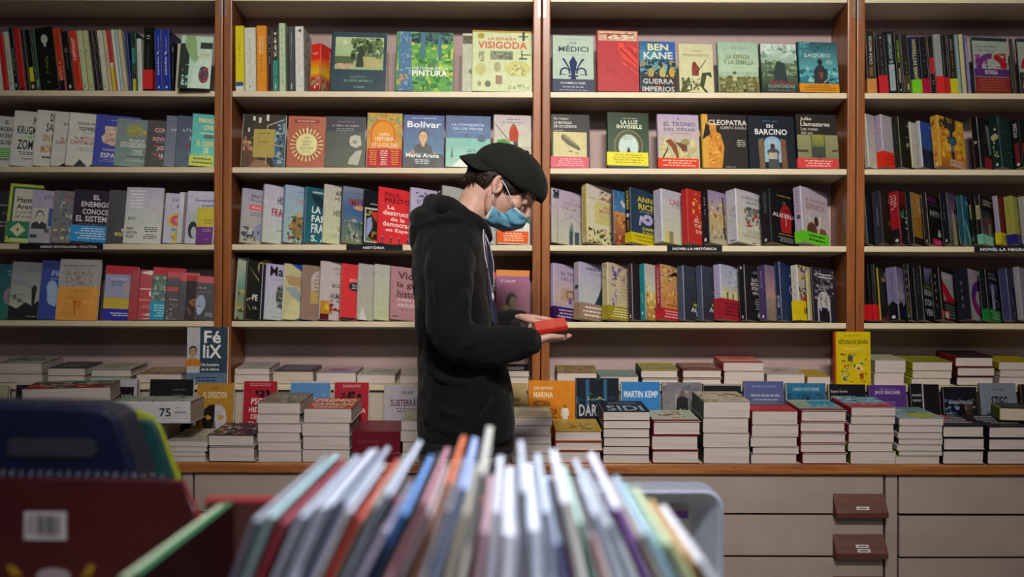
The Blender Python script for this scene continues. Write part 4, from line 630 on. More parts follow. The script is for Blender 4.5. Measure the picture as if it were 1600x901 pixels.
ROW('D', 2, 32, 12, 0, '''
1351.5 1356 1374 177|a09890 a09c94|g 0 0 100 100 988c98 a8a89c;p 28303c 76 70 90 90 80 60;w 50 40 90 60 2 b87870||| white cover at the case side, showing a dark twig|
1367.6 1383 1408 178|989098 988ca0|s 60 30 98 66 30 8 202c38,303c48,18242c|w 30 40 70 90 5 887c90|0 30 c82c1c 8c2018| white book with dark foliage and a bright red band|hard
1397 1407 1433 181|1c1c14 1c2418|t EDUARDO 40 82 100 87 a8a89c;w 30 76 96 79 1 787c68;w 30 60 96 63 1 909484;s 30 34 96 56 30 8 6c6c48,3c5040,94905c,28342c;r 50 20 110 28 b4ac18;r 70 14 110 20 b4ac18;w 60 6 96 9 1 a0a49c|v PALMERAS 40 20 60 90 4c5848|| black-green cover with yellow capitals|
1424 1430.5 1438 190|a4a094 a8a49c||r 0 0 100 30 a8a418|| white spine with a yellow foot|
1431 1436 1468 188|203c7c 9ca0a4|g 0 40 100 100 283c8c 1c4478;g 0 0 100 40 101c38 14203c;w 40 88 90 92 1 8894b8;p 0c1428 50 0 100 0 98 40 84 46 60 30|||blue night cover with a white spine|
1459 1466 1524 179|b88c20 b8882c|g 0 30 100 100 b4942c c08c1c;g 0 0 100 30 b8781c 8c5424;s 4 20 96 96 60 9 cc9c28,b87420,d0ac38,a86424;p 28343c 26 94 44 90 60 92 66 80 52 70 40 76 30 82;p 2c4450 30 62 64 66 70 56 60 48 34 50;p 283038 42 80 54 80 56 20 44 20;e 50 55 14 7 385460;s 4 78 70 100 26 8 28282c,382c24;w 36 36 60 46 3 a8a498;t EL_PRIORATO 36 14 90 19 c0b8a8;t SHANNON 34 5 92 13 b8b4ac|p 302c30 0 80 60 96 50 84;e 50 46 20 3 b8ac60;e 50 7 25 3 b8b0a0;s 0 0 100 30 10 16 6c3440|| glowing yellow cover with a dark coiled beast|hard
1523 1529 1557 182|141418 101014|p 545c64 50 28 92 28 84 88 40 88;r 20 0 60 22 741c24;s 60 2 98 20 10 8 402024,2c1c20|e 50 50 30 3 8c9094|| black book with a grey panel and dark red foot|
1551 1561 1594 180|18302c 102824|s 10 10 95 90 26 6 284440,1c2c2c,3c4c44|s 20 20 80 80 18 14 88845c,a8a078,6c7058;e 50 60 45 6 a0986c;r 40 4 62 9 c8c8c0|| dark bottle-green book with an ornate cream spine|hard
1585 1593 1640 184|141414 101416|o 46 36 44 26 16 901c28;s 20 20 60 50 10 9 2c6468|v FITZEK 30 62 75 92 b0acac;r 20 8 80 50 701c24;e 50 6 22 3 b8b8b8|| black book with a dark red loop, at the picture edge|hard
''')
ROW('D', 3, 40, 12, 0, '''
1352 1355 1365 298|101214 343c44||w 30 10 70 30 2 606868|| slim dark grey-edged book touching the side board|
1360 1372.5 1399 297|1c1a14 282a34|p 8c8458 44 80 56 80 58 92 50 96 46 92;s 50 60 96 90 10 8 504c2c,3c382c;t NOVEL 40 36 106 46 8c7424;w 50 28 96 32 1 685c38|v ASESINOS 50 34 66 68 787c84|| black cover with dull gold lettering and white page top|hard
1393 1404 1427 298|1c1c1c 881420|g 0 70 100 100 701414 3c1414;r 0 0 100 70 181818;v LOBO 30 30 85 70 b8bcb4;v EL 8 50 26 66 3c8c60;w 30 8 96 18 2 a05040|r 0 0 100 28 141418;d EL_CASO 52 66 90 96 c8b8b4;d SANGRE 12 66 46 96 c8b8b4;e 60 6 22 3 a8a8a8|| red-spined black book with tall white lettering|hard
1420 1426 1451 299|8c6828 14181c|g 0 20 100 100 98702c 886028;r 0 0 100 14 241c14;w 36 62 92 92 5 a8a090;s 10 20 90 60 24 9 9c7430,805820;p 241c14 60 12 90 12 98 22 70 18|v NOVELA 40 46 60 70 505860|| mustard-brown cover with a black spine|
1445 1450.5 1481 300|161614 201c1c|r 8 84 60 94 50184c;w 14 78 76 80 1 787878;t NYC 16 56 92 68 888c88;p a0a4a4 54 18 64 34 76 28 84 20;r 20 0 98 13 a02050;w 30 3 90 10 2 c0708c|r 35 3 60 8 a8a8a8|| black cover with white script and a pink foot|
1474 1482 1507 299|4c4454 10141c|g 0 50 100 100 40344c 685870;g 0 0 100 50 686058 3c4430;e 60 66 26 6 2c1c30;p 8c8874 20 0 46 0 34 60 22 66;s 40 10 94 54 16 9 5c5058,7c7480,343c2c|v CUERPO 40 46 60 80 60748c;r 30 4 60 9 989898|| mauve face cover with dark eye|
1500 1506 1531 304|1c4c60 184858|g 0 0 100 100 204864 1c6470;t Thilliez 14 80 96 88 88a4a8;p 143440 10 60 98 40 98 37 10 57;p 143440 10 44 98 66 98 63 10 41;p 8ca08c 30 0 44 0 10 50 6 50;w 54 10 96 24 3 7c989c||| petrol-blue cover with crossing dark lines|
1519 1523.5 1532 303|12120f 141410||r 10 50 90 78 a0a06c;r 40 54 60 74 141410;e 50 10 20 6 a0a088|| slim black spine with a lime label, left one of two|
1526 1532 1563 303|12120f 141410|t LA_ISLA_DE 20 87 98 93 a8a490;t LAS_VOCES 20 80 96 86 a8a490;g 0 20 100 70 1c2838 504840;e 60 54 26 14 302c2c;e 42 50 12 8 6c3c34;e 76 50 12 8 5c4438;r 44 20 60 46 7c7460|r 10 50 90 78 a0a06c;r 40 54 60 74 141410|0 20 6ca890 a8d0bc 3| black cover of two heads with a mint band|
1557 1562 1579 305|601820 8c88a0|s 40 20 95 50 8 8 784828||0 24 bcac18 6c6410| dark red cover with a mustard yellow band|
1573 1583 1605 305|94944c 8c8c40|w 40 66 94 92 3 706c2c;p 281820 40 18 98 18 98 66 56 66|v HIJAS 40 60 60 90 686824|0 20 24206c 7c7cb0 3| lime-green book with a navy band|hard
1597 1603 1640 306|8c8c84 8c8c84||||| pale book cut by the picture edge|
'''.replace('8c8c84||||| pale','8c8c84|||| pale'))
ROW('D', 4, 42, 12, 0, '''
1351 1356.5 1362 412|101012 101012||v TRILOGIA 35 65 65 92 707478|0 28 b81c24| black spine with red foot, first of three alike|
1356.8 1364 1370 411|101012 101012||v TRILOGIA 35 65 65 92 707478|0 28 b81c24| black spine with red foot, middle of three alike|
1364.3 1371.6 1377 412|101012 101012||v TRILOGIA 35 65 65 92 707478|0 28 b81c24| black spine with red foot, last of three alike|
1373 1375 1397 418|1c1a1c a48c20|t EL 40 86 60 94 a08c28;t DE_LA 20 76 80 83 a08c28;e 60 10 30 8 581c24;r 0 0 100 6 5c242c||| charcoal cover with a thin yellow spine|
1387 1401 1424 416|74708c 706c8c|g 0 40 100 100 5c547c 8c8890;v GLASS 30 52 80 86 504884;p 141418 0 28 20 36 30 26 46 34 60 28 80 40 100 26 100 0 0 0;e 50 14 40 8 141c44|v CASTELLANOS 40 36 75 92 3c3c74;p 141418 0 28 50 36 100 28 100 0 0 0;e 50 6 20 3 b8b8b8|| lilac-grey book with black dripping lower edge|hard
1418 1426 1437 411|121216 141414||w 30 40 70 92 4 787c80;r 35 8 65 40 5c5c18;e 50 8 25 2 8c8c8c|| black spine with a dull yellow lower strip|
1430 1439 1467 414|121416 1c1c20|g 20 66 90 98 6c648c 303444;f 56 66 18 1c1c24 1c1c24;r 10 60 96 65 4c4c18;t NUNCA 12 46 98 58 98a0a4;t DONDE 12 28 98 40 98a0a4;t VERDE 12 10 98 22 98a0a4;w 60 4 90 7 1 787c80|v OESTE 40 50 60 90 505458|| black cover with three rows of heavy grey capitals|
1460 1469 1506 416|161616 101214|r 12 36 90 92 909094;p 981820 12 36 12 78 60 50 80 40 90 50 90 36;p 909094 14 40 30 36 16 52;w 16 80 70 88 2 a8a8ac;r 12 0 100 35 202424;w 20 4 96 32 5 606464;s 0 0 40 18 12 9 a03424,b84c3c;e 24 10 9 6 b8b0a4|w 40 20 60 90 5 606468|| black-framed cover with a red heart-like shape|
1496 1511 1543 418|8c8894 141420|g 0 0 100 100 8c8494 8c8c8c;w 30 88 80 94 1 a06878;o 66 44 56 36 26 4c2064 60 200;o 66 44 56 36 26 741c5c 180 300|w 40 20 60 80 4 4c5060|| white cover with a large purple ring|hard
1536 1543 1573 419|141820 0e1216|t MAYTE 20 90 70 94 7c8088;t ESTEBAN 20 82 86 87 7c8088;g 20 50 90 74 40446c 20243c;p 8c8c98 30 20 50 20 54 60 44 74 34 68;s 40 30 90 60 20 8 5c5c78,34384c,8c8c98|v LIBRO 40 30 60 90 3c4450|0 23 1c6c30 80b888 4| dark cover of a pale figure with a green band|
1567 1575.5 1597 418|34344c 34385c|r 40 66 90 100 8c8870;r 30 46 100 66 242848;s 10 10 95 46 26 9 5c5c74,484860,704c54;p 8c8470 60 0 90 0 84 28 56 28||| slate and indigo patchwork cover|
1590 1596 1640 416|848490 848490|r 40 0 100 20 801c20;w 20 60 60 90 3 70707c;r 90 44 100 60 141414||| white cover with a red lower edge at the picture edge|
''')
CASENAME = {'A': 'leftmost case', 'B': 'left-centre case', 'C': 'right-centre case', 'D': 'rightmost case'}
ROWNAME = {1: 'top row', 2: 'second row', 3: 'third row', 4: 'fourth row'}

# --- placement: find where a tilted, turned book must stand so that it rests on its shelf and meets the shelf front
def rot(psi, theta, lean): return Matrix.Rotation(math.radians(lean), 3, 'Y') @ Matrix.Rotation(-math.radians(theta), 3, 'X') @ Matrix.Rotation(math.radians(psi), 3, 'Z')
def settle(R, W, H, t, x0, surf, yfront, one=False):
    cs = [R @ c for c in corners(W, H, t)]
    dy = yfront-min(c.y for c in cs)
    def dz_for(): return max(surf(c.y+dy)-c.z for c in cs)
    dz = dz_for()+.0004
    dx = (x0-800)*yfront/F
    lows = [cs[2]] if one else sorted(cs, key=lambda c: c.z)[:4]
    for _ in range(4):
        px = min(to_px((c.x+dx, c.y+dy, c.z+dz))[0] for c in lows)
        dx += (x0-px)*yfront/F
    P = [c+Vector((dx, dy, dz)) for c in cs]
    return Vector((dx, dy, dz)), P
def fit_book(psi, theta, lean, x0, xs, xe, ytop, surf, yfront, W=None, tmax=9, H0=.23, t=None, hfix=None):
    R = rot(psi, theta, lean); s = math.sin(math.radians(psi)); k = F/yfront
    t = t or max(.006, min((xs-x0)/k/max(s, .05), tmax, .07))
    H = H0; W_ = W or .15
    for it in range(7):
        loc, P = settle(R, W_, H, t, x0, surf, yfront, psi > 80)
        if W is None:
            lo = sorted(P, key=lambda c: c.z)[:4]
            right = max(to_px(c)[0] for c in lo); left = min(to_px(c)[0] for c in lo)
            W_ = max(.05, W_+(xe-right)/k/max(math.cos(math.radians(psi)), .3))
        top = min(to_px(c)[1] for c in P); bot = max(to_px(c)[1] for c in P)
        H = min(.36, max(.08, H*(bot-ytop)/max(bot-top, 1)))
    loc, P = settle(R, W_, H, t, x0, surf, yfront, psi > 80)
    return R, loc, W_, H, t, P
keys = set(); PARSED = {}
for k, (psi, th, ln, text) in ROWS.items():
    L = []
    for line in text.strip().split('\n'):
        a = [q.strip() for q in line.split('|')]
        n = [float(q) for q in a[0].split()]
        cs_ = a[1].split(); o = {}
        opts = a[-1] if all(q == 'hard' or '=' in q for q in a[-1].split()) else ''
        mid = [q for q in a[2:]]
        if mid[-1] == opts: mid = mid[:-1]
        look = mid[-1]; art = mid[0]; sart = band = ''
        for q in mid[1:-1]:
            if q and q[0].isdigit(): band = q
            elif q: sart = q
        if len(look) < 8 or not look[0].isalpha(): raise ValueError(line)
        for q in opts.split():
            if '=' in q: kk, vv = q.split('='); o[kk] = vv
            else: o[q] = True
        L.append((n, cs_, art, sart, band, look, o)); art_texts(art, keys); art_texts(sart, keys)
    PARSED[k] = L
prepare_texts(keys)
BOOKS = 0
def spawn(kind, look, place, R, loc, W, H, t, **kw):
    global BOOKS; BOOKS += 1
    b = make_book(kind, W, H, t, seed=BOOKS, **kw)
    b.matrix_world = Matrix.Translation(loc) @ R.to_4x4()
    lab = look if not place else look+', '+place
    b['label'] = lab; b['category'] = 'book'
    return b
ALLP = {}
def obb(R, loc, W, H, t, m=.0004):
    ax = [R.col[k].copy() for k in range(3)]; h = (W/2+m, t/2+m, H/2+m)
    return (loc+R @ Vector((W/2, t/2, H/2)), ax, h)
def clash(a, b):
    ca, A, ha = a; cb_, B, hb = b; d = cb_-ca
    axes = A+B+[x.cross(y) for x in A for y in B]
    for n in axes:
        if n.length < 1e-6: continue
        n = n.normalized()
        if abs(d.dot(n)) > sum(h*abs(x.dot(n)) for h, x in zip(ha, A))+sum(h*abs(x.dot(n)) for h, x in zip(hb, B)): return False
    return True
def untangle(R, loc, W, H, t, placed, left, right, surf, x0, yf, psi, look):
    for k in range(60):
        P = [loc+R @ c for c in corners(W, H, t)]
        a = obb(R, loc, W, H, t)
        hit = [b for b in placed[-6:] if clash(a, b)]
        if max(p.y for p in P) > YB-.004: W = max(W-.006, .05)
        elif max(p.x for p in P) > right-.003:
            if psi <= 55: W = max(W-.003, .03)
            else: loc.x -= .0015
        elif min(p.x for p in P) < left+.0025: loc.x += .0015; t = max(t-.0008, .005)
        elif hit:
            if psi > 10:
                if k % 3 == 0: loc.x += .0012
                elif k % 3 == 1: t = max(t*.96, .005)
                else: loc.y -= .0006
            else:
                if k < 12: t = max(t*.9, .005); loc.y -= .0006
                else: loc.y -= .0012
        else: return R, loc, W, H, t
        loc.z += max(surf(q.y)-q.z for q in [loc+R @ c for c in corners(W, H, t)])+.0004
    print('UNRESOLVED', look, len(hit)); return R, loc, W, H, t
for (case, row), (psi0, th0, ln0, text) in ROWS.items():
    r = row if row < 10 else row//10
    L = PARSED[(case, row)]
    surf = lambda Y, r=r: shelf_z(r, Y)
    left = X(CASES[case][0])+BD; right = X(CASES[case][1])-BD
    placed = ALLP.setdefault((case, r), [])
    for i, (n, cs, art, sart, band, look, o) in enumerate(L):
        x0, xs, xe, yt = n
        psi = float(o.get('psi', psi0)); lean = float(o.get('lean', ln0)); th = th0
        W = None; tmax = 9; t = None
        nxt = L[i+1][0][0] if i+1 < len(L) else None
        if psi > 55: W = float(o.get('W', .148 if row != 11 or case != 'B' else .12))
        elif psi > 10:
            W = max(.115, (xe-x0)/430/math.cos(math.radians(psi)))
            W = min(W, (.165)/math.sin(math.radians(psi)), .155)
            if nxt is not None: tmax = (nxt-x0)/430*math.sin(math.radians(psi))*.93
        else: t = .012 if not o.get('hard') else .02
        if psi > 55 and nxt: tmax = (nxt-x0)/430*math.cos(math.radians(lean))*.985
        if t and xs-x0 > 4: t = .03
        if psi <= 10: t = min(t, .03)
        yf = (YF+.004 if psi > 10 else YF+.003)+float(o.get('back', 0))
        if psi <= 10 and nxt is None and row in (31,): yf = YF+.001
        R, loc, W_, H, t_, P = fit_book(psi, th, lean, x0, xs, xe, yt, surf, yf, W, tmax, t=t)
        mx = max(p.x for p in P); mxY = max(p.y for p in P)
        if mx > right-.002 and psi <= 55:
            W_ -= (mx-right+.002)/math.cos(math.radians(psi)); loc, P = settle(R, W_, H, t_, x0, surf, yf)
        mn = min(p.x for p in P)
        if mn < left+.0015: loc.x += left+.0015-mn
        if mxY > YB-.004:
            e = (mxY-(YB-.004))
            if psi > 10: W_ = max(.06, W_-e/math.sin(math.radians(psi))); loc, P = settle(R, W_, H, t_, x0, surf, yf)
        R_, loc, W_, H, t_ = untangle(R, loc, W_, H, t_, placed, left, right, surf, x0, yf, psi, look)
        placed.append(obb(R, loc, W_, H, t_, .0021 if band else .0012)); hard = bool(o.get('hard'))
        b = spawn('hardback_book' if hard else 'paperback_book', look, f'{ROWNAME[r]}, {CASENAME[case]}', R, loc, W_, H, t_,
              fc=cs[0], sc=cs[1], art=art, sart=sart, band=band, hard=hard, gloss=(BOOKS % 3 != 1), pages='pages' if BOOKS % 2 else 'pagesw')
        b['group'] = f'books on the {ROWNAME[r]} of the {CASENAME[case]}'
        if 'dbg' in globals(): print(case, row, look, 'W%.3f H%.3f t%.3f' % (W_, H, t_))
# ================================================================= books lying in stacks and leaning on the counter
R_FLAT = Matrix.Rotation(-math.radians(90), 3, 'X')
ORD = ['', 'topmost', 'second', 'third', 'fourth', 'fifth', 'sixth', 'seventh', 'eighth']
def stack(x0, x1, tops, base_z, Y, H, covers, desc, art='', yaw=0, hard=False, seed=1, group='', pages='pagesw', jx=.0045, sart=''):
    rnd = random.Random(seed*7+3)
    zs = [at((x0+x1)/2, y, Y).z for y in tops]; n = len(tops); th = []
    for i in range(n): th.append(zs[i]-(zs[i+1] if i+1 < n else base_z))
    z = base_z+.0004; items = []
    for i in range(n-1, -1, -1):
        t = max(th[i]-.0008, .006)
        yw = yaw+rnd.uniform(-1.2, 1.2); W = (x1-x0)*Y/F+rnd.uniform(-.003, .001)
        dx = rnd.uniform(-jx, jx)
        R = Matrix.Rotation(math.radians(yw), 3, 'Z') @ R_FLAT
        cs = [R @ c for c in corners(W, H, t)]
        loc = Vector((at(x0, 700, Y).x+dx-min(c.x for c in cs if c.y < .03)*(1 if yw > 0 else 0), Y-min(c.y for c in cs), z+t))
        if base_z == COUNTER_Z:
            RX = Matrix.Rotation(math.atan(SLOPE), 3, 'X'); piv = Vector((0, 3.297, COUNTER_Z))
            loc = piv+RX @ (loc-piv)+Vector((0, 0, .0008)); R = RX @ R
        else:
            RX = Matrix.Rotation(math.atan(LSL), 3, 'X'); piv = Vector((0, 3.62, STEP_Z))
            loc = piv+RX @ (loc-piv)+Vector((0, 0, .0008)); R = RX @ R
        cv = covers[min(i, len(covers)-1)].split()
        c2 = cv[1] if len(cv) > 1 else cv[0]
        lab = f'{ORD[i+1]} book down in the {desc}' if i else f'top book of the {desc}'
        if n == 1: lab = f'{desc}'
        b = spawn('hardback_book' if hard else 'paperback_book', lab, '', R, loc, W, H, t, fc=cv[0], sc=c2, art=art if i == 0 else '', sart=sart,
                  hard=hard, gloss=rnd.random() < .7, pages=pages)
        b['group'] = group or 'stack of books: '+desc; z += t+.0008
QUEUE = []
def S(*a, **k): QUEUE.append((stack, a, k))
def flush():
    ks = set()
    for f, a, k in QUEUE: art_texts(k.get('art', ''), ks); art_texts(k.get('sart', ''), ks)
    prepare_texts(ks)
    for f, a, k in QUEUE: f(*a, **k)
    QUEUE.clear()
FRONT = 3.292; HF = .2
FG_ = 'front-row stack '
front_art = {
 'pale': 'g 0 0 100 100 b4b0a0 a8a898;w 10 20 60 60 3 808078',
 'comic': 's 0 0 100 100 150 6 503830,c8b080,906858,384048,b84c40,8c9c60,282428,c8c0b0',
}
S(36, 168, [607, 629, 650, 690], COUNTER_Z, 3.30, .16, ['7c2c28 c8c4bc', 'b0b098 b0a890', 'b8b4ac'], 'turned stack with red and teal on top behind blue carrier',
  art='s 0 0 100 100 60 10 8c2c28,b0a080,284448,70706c,a83830;r 0 80 100 100 3c8c88;t RUMBO 12 30 80 62 b8a890', yaw=9, seed=1)
S(198, 252, [666, 681, 700], COUNTER_Z, FRONT, HF, ['c0b8ac', 'b8b0a8'], 'stack carrying the white anniversary box', seed=2)
S(258, 323, [688, 697, 705, 712], COUNTER_Z, FRONT, HF, ['b8b09c c4beb4', 'c4beb4'], 'low white stack beside the lime folder edge', art='g 0 0 100 100 b8b4a0 a8a494;w 10 60 70 90 2 8c8878;s 55 10 95 50 12 7 888470,a09c8c', seed=3)
S(326, 400, [678, 697], COUNTER_Z, FRONT, HF, ['3c3440 2c2030', 'b8b0b4 201c24'], 'pair of thick books with a many-coloured picture on top',
  art='s 0 0 100 100 170 6 503830,c8b080,906858,384048,b84c40,8c9c60,282428,c8c0b0,485878', hard=True, seed=4)
S(403, 471, [628, 646, 661, 675, 690, 704], COUNTER_Z, FRONT, HF, ['807c6c 4c3034', 'bcb8b0 5c3038', 'bcb8b0 8c8480'], 'six-book stack left of the orange-lettered one',
  art='g 0 0 100 100 706c5c 8c8878;s 0 0 100 60 50 7 5c5c4c,a09c84,484438;t CRÓNICAS 8 40 92 70 c0bca8', seed=5)
S(474, 549, [637, 660, 681, 702], COUNTER_Z, FRONT, HF, ['b8583c 282030', 'b4aca8 1c1828', 'b4aca8 201c2c'], 'stack topped with big orange and white lettering',
  art='r 0 0 100 100 b0543c;t PREMIO 6 62 94 90 dcd4c0;t CATALÁN 6 28 94 56 dcd4c0;w 10 5 90 22 2 dcd4c0', seed=6)
S(627, 696, [656, 672, 690, 706], COUNTER_Z, FRONT, HF, ['a8a490 202028', 'b8b4b0 201c28'], 'stack half hidden by the black hoodie hem', art='s 0 0 100 100 50 8 8c8c70,b4b098,5c6054', seed=7)
S(798, 861, [651, 664, 680, 693, 708], COUNTER_Z, FRONT, HF, ['a8a894 6c7c94', '98a0b0 7c8898', 'a8acb4 8890a0', 'a8a494 888c70'], 'grey-blue stack right of the hoodie', art='g 0 0 100 100 a8a890 b4b4a0;w 10 10 90 90 6 807c6c', seed=8)
S(867, 941, [672, 689, 704], COUNTER_Z, FRONT, HF, ['b8983c a84820', '8c3c20', '8c3428'], 'stack with an amber top cover and orange spines',
  art='g 0 0 100 100 b89c40 a88c34;s 30 10 80 60 26 7 6c4828,8c6430,482c1c,c0a850;s 0 60 100 96 20 7 c0a444,a47c2c', hard=True, seed=9)
S(942, 1015, [642, 656, 669, 683, 697, 710], COUNTER_Z, FRONT, HF, ['1c2434', '181c28', '20242c'], 'six-book stack under the navy cover with pale letters',
  art='t SIDI 10 8 90 56 8c9cb0;w 10 66 90 90 2 6c7c90', seed=10)
S(1018, 1092, [657, 679, 703], COUNTER_Z, FRONT, HF, ['a0a89c 6c1420', '701824 5c101c', '701824 5c101c'], 'dark red hardback stack with a pale green top cover',
  art='g 0 0 100 100 a0ac9c a8b0a0;s 20 30 80 80 26 8 8c5c3c,5c6048,98342c,c0b898;r 0 0 100 14 8c2c30;w 10 16 90 30 1 c8c0b8', hard=True, seed=11)
S(1098, 1171, [626, 652, 676, 699], COUNTER_Z, FRONT, HF, ['a8a490 4c5448', 'a8a490 50584c', 'a8a490 485048'], 'tallest stack of very thick books in the front row',
  art='g 0 0 100 100 a8a490 b0ac9c;s 0 40 100 80 40 9 8c5c40,6c6c58,b8b4a4,7c4430;s 0 0 40 30 10 9 8c8c54;w 40 10 95 30 2 8c8878', seed=12)
S(1174, 1247, [641, 663, 682, 698, 709], COUNTER_Z, FRONT, HF, ['b02c2c 8c2028', 'b4a8a8 6c1824', 'b4a8a8 242840', 'b4a8a8 34384c'], 'stack under a glossy red and slate cover',
  art='g 0 0 100 50 b82c28 b03030;g 0 50 100 100 54586c 484c5c;w 10 60 90 90 2 8c8ca0;t ROJO 50 12 92 34 c8504c', seed=13)
S(1251, 1323, [640, 658, 675, 692, 707], COUNTER_Z, FRONT, HF, ['8c9c8c 7c1c24', 'b0a4a4 6c1420', 'b0a4a4 701824'], 'stack with a beach-coloured top cover and dark red spines',
  art='g 0 0 100 100 a8a878 3c90b0;s 0 20 60 70 20 9 b0ac84,8c9c8c;r 40 40 100 90 2c8cb4;s 40 30 100 60 16 8 b4b48c,4898b0;r 0 0 100 16 9c2c28', hard=True, seed=14)
S(1327, 1398, [635, 649, 662, 676, 691, 705], COUNTER_Z, FRONT, HF, ['6c8ca0 982c40', 'b0a8a4 4c4850', 'b0a0a4 a01c44', 'b0a8a4 8c1c3c', '94a030 788024', '94a030 788024'], 'loose stack with magenta and olive spines mixed in',
  art='s 0 40 100 100 50 9 1c5c8c,78b0c8,2c80ac,a8c4d0;r 0 0 100 34 a83448;s 0 20 100 46 20 8 b04850,7898a8', seed=15, jx=.006)
S(1401, 1472, [652, 664, 675, 685, 694, 704, 712], COUNTER_Z, FRONT, HF, ['8ca4ac 5c6c78', 'b0a8a8 3c3840', 'b0a8a8', 'b0a8a8 34303c', 'b0a8a8', '98b030 4c7020'], 'seven-book stack of slim pages with a light blue top',
  art='g 0 0 100 100 5c7884 8ca8b0;s 0 30 100 80 26 9 7894a0,a8bcc0,4c6470;e 60 24 30 20 98a828', seed=16, jx=.006)
S(1473, 1539, [664, 683, 703], COUNTER_Z, FRONT, HF, ['1c1c24 14141c', '14141c'], 'black hardback stack left of its equal', art='s 0 0 100 100 30 9 201c28,2c2838,14121c;w 5 20 95 90 5 b8b0b8;r 0 60 60 100 8c1c24;w 5 64 58 92 2 c8b8b8', hard=True, seed=17)
S(1543, 1618, [665, 684, 703], COUNTER_Z, FRONT, HF, ['1c1c24 14141c', '14141c'], 'black hardback stack cut by the picture edge', art='s 0 0 100 100 30 9 201c28,24303c,14121c;w 5 20 95 90 5 a8a8b0', hard=True, seed=18)

# shrink-wrapped maroon block and the long white anniversary box
bx = MB(); wx0, wx1 = at(551, 700, 3.3).x, at(626, 700, 3.3).x; zt_ = at(590, 674, 3.292).z; H_ = zt_-COUNTER_Z
mr, mr2 = srgb('641c28'), srgb('702430')
bx.box(0, 0, .0005, wx1-wx0, .19, H_, mr)
draw(bx, 'r 0 0 100 100 6c2430;r 62 0 64 100 8c4048;r 70 0 71 100 985058;w 8 30 50 60 2 8c404c', lambda u, v, l: (u*(wx1-wx0), v*.19, H_+EPS*l), random.Random(3))
draw(bx, 'r 0 0 100 100 681c28;w 10 60 60 74 1 7c3440;p 8c545c 0 30 20 28 45 32 70 28 100 33 100 30 70 26 45 29 20 25 0 27', lambda u, v, l: (u*(wx1-wx0), -EPS*l, v*H_), random.Random(4))
o = bx.build('boxed_book_set', M['gloss']); o.location = (wx0, FRONT+.003, COUNTER_Z+.001); o.rotation_euler.x = math.atan(SLOPE); tag(o, 'shiny shrink-wrapped maroon book set standing between two front-row stacks', 'box')
R_SP = Matrix(((0, 0, -1), (1, 0, 0), (0, -1, 0)))
def gift(art='', sart=''):
    R = Matrix.Rotation(math.radians(2), 3, 'Z') @ R_SP
    z = at(215, 666, FRONT).z+.014; x1 = at(302, 650, FRONT).x
    b = make_book('gift_box', .17, .264, .072, 'a8b0a0', 'c8c8cc', art=art, sart=sart, hard=False, seed=77, bc='c4c4c8')
    b.matrix_world = Matrix.Translation((x1, FRONT-.03, z+.072)) @ R.to_4x4()
    tag(b, 'white anniversary box with a green top lying across a stack', 'box')
QUEUE.append((gift, (), dict(art='g 0 0 100 100 8ca88c b0b4b0;s 0 0 100 100 60 7 2c5c40,58785c,a8b0a0,386c50', sart='d 75 30 24 72 38 383c40;w 74 10 76 20 1 383c40;d aniversario 46 5 60 20 50545c;r 20 0 23 44 b4b8bc')))

# ---- books leaning on the riser behind the front row
def lean(x0, x1, ytop, fc, sc, look, art='', sart='', band='', psi=2, theta=9, t=.018, Y=3.508, hard=False, surf=COUNTER_Z, gloss=True):
    R, loc, W, H, t_, P = fit_book(psi, theta, 0, x0, x0+1, x1, ytop, (counter_z if surf == COUNTER_Z else (lambda y: surf)), Y, None, t=t)
    if Y == 3.508:
        back = max(p.y for p in P)
        if back > 3.568: loc.y -= back-3.568
    b = spawn('hardback_book' if hard else 'paperback_book', look, '', R, loc, W, H, t_, fc=fc, sc=sc, art=art, sart=sart, band=band, hard=hard, gloss=gloss, pages='pagesw')
    b['group'] = 'books leaning behind the front stacks' if surf == COUNTER_Z else 'upright books standing on the ledge'
def Ln(*a, **k): QUEUE.append((lean, a, k))
PL = ', leaning behind front stacks'
Ln(-30, 9, 601, 'a8a88c', 'a0a088', 'cream book cut by the left picture edge'+PL)
Ln(17, 76, 597, '202024', 'b8b4b0', 'black dotted cover behind the blue folder'+PL, art='s 0 0 100 100 70 4 5c5c60,484850,303034;r 0 96 100 100 b8b4b0')
Ln(86, 146, 594, '15151a', 'b8b4b0', 'plain black cover above the turned stack'+PL, art='r 0 95 100 100 b0aca8')
Ln(150, 215, 591, 'b4b0b8', 'b4b0b8', 'white-framed black cover with huge white capitals'+PL, art='r 12 0 92 88 18161c;r 12 94 50 97 b03048;t Angel_Gómez_de_Agreda 16 70 88 78 b4b0b4;r 16 62 88 64 b03040;t MUNDO 14 26 90 56 b4b0b8;t ORWELL 20 4 86 22 b4b0b8', t=.03)
Ln(228, 299, 592, '17191a', '202224', 'black cover with small grey title beside the gold one'+PL, art='s 0 20 100 80 26 9 202422,1c201e;t MOISÉS_NAÍM 52 83 82 86 606462;w 52 74 82 78 1 505452;t EL 60 62 68 66 989c98;t PODER 50 50 82 56 989c98')
Ln(303, 363, 598, 'a87c2c', 'b8a488', 'gold cover with a half black, half white mask'+PL, art='w 36 90 64 93 1 504018;t EL_DIRECTOR 16 76 82 86 d4c8b0;p 1c1814 50 66 34 65 21 58 16 44 20 28 32 12 46 2 50 2;p b8b0b8 50 66 66 65 79 58 84 44 80 28 68 12 54 2 50 2;s 56 14 78 58 14 5 a098a8,c4bcc4;p b88c2c 22 47 32 50 43 45 32 41;p b88c2c 57 45 68 50 78 47 68 41;p 5c5058 50 42 56 26 44 26;p 8c4038 38 17 50 20 62 17 50 12')
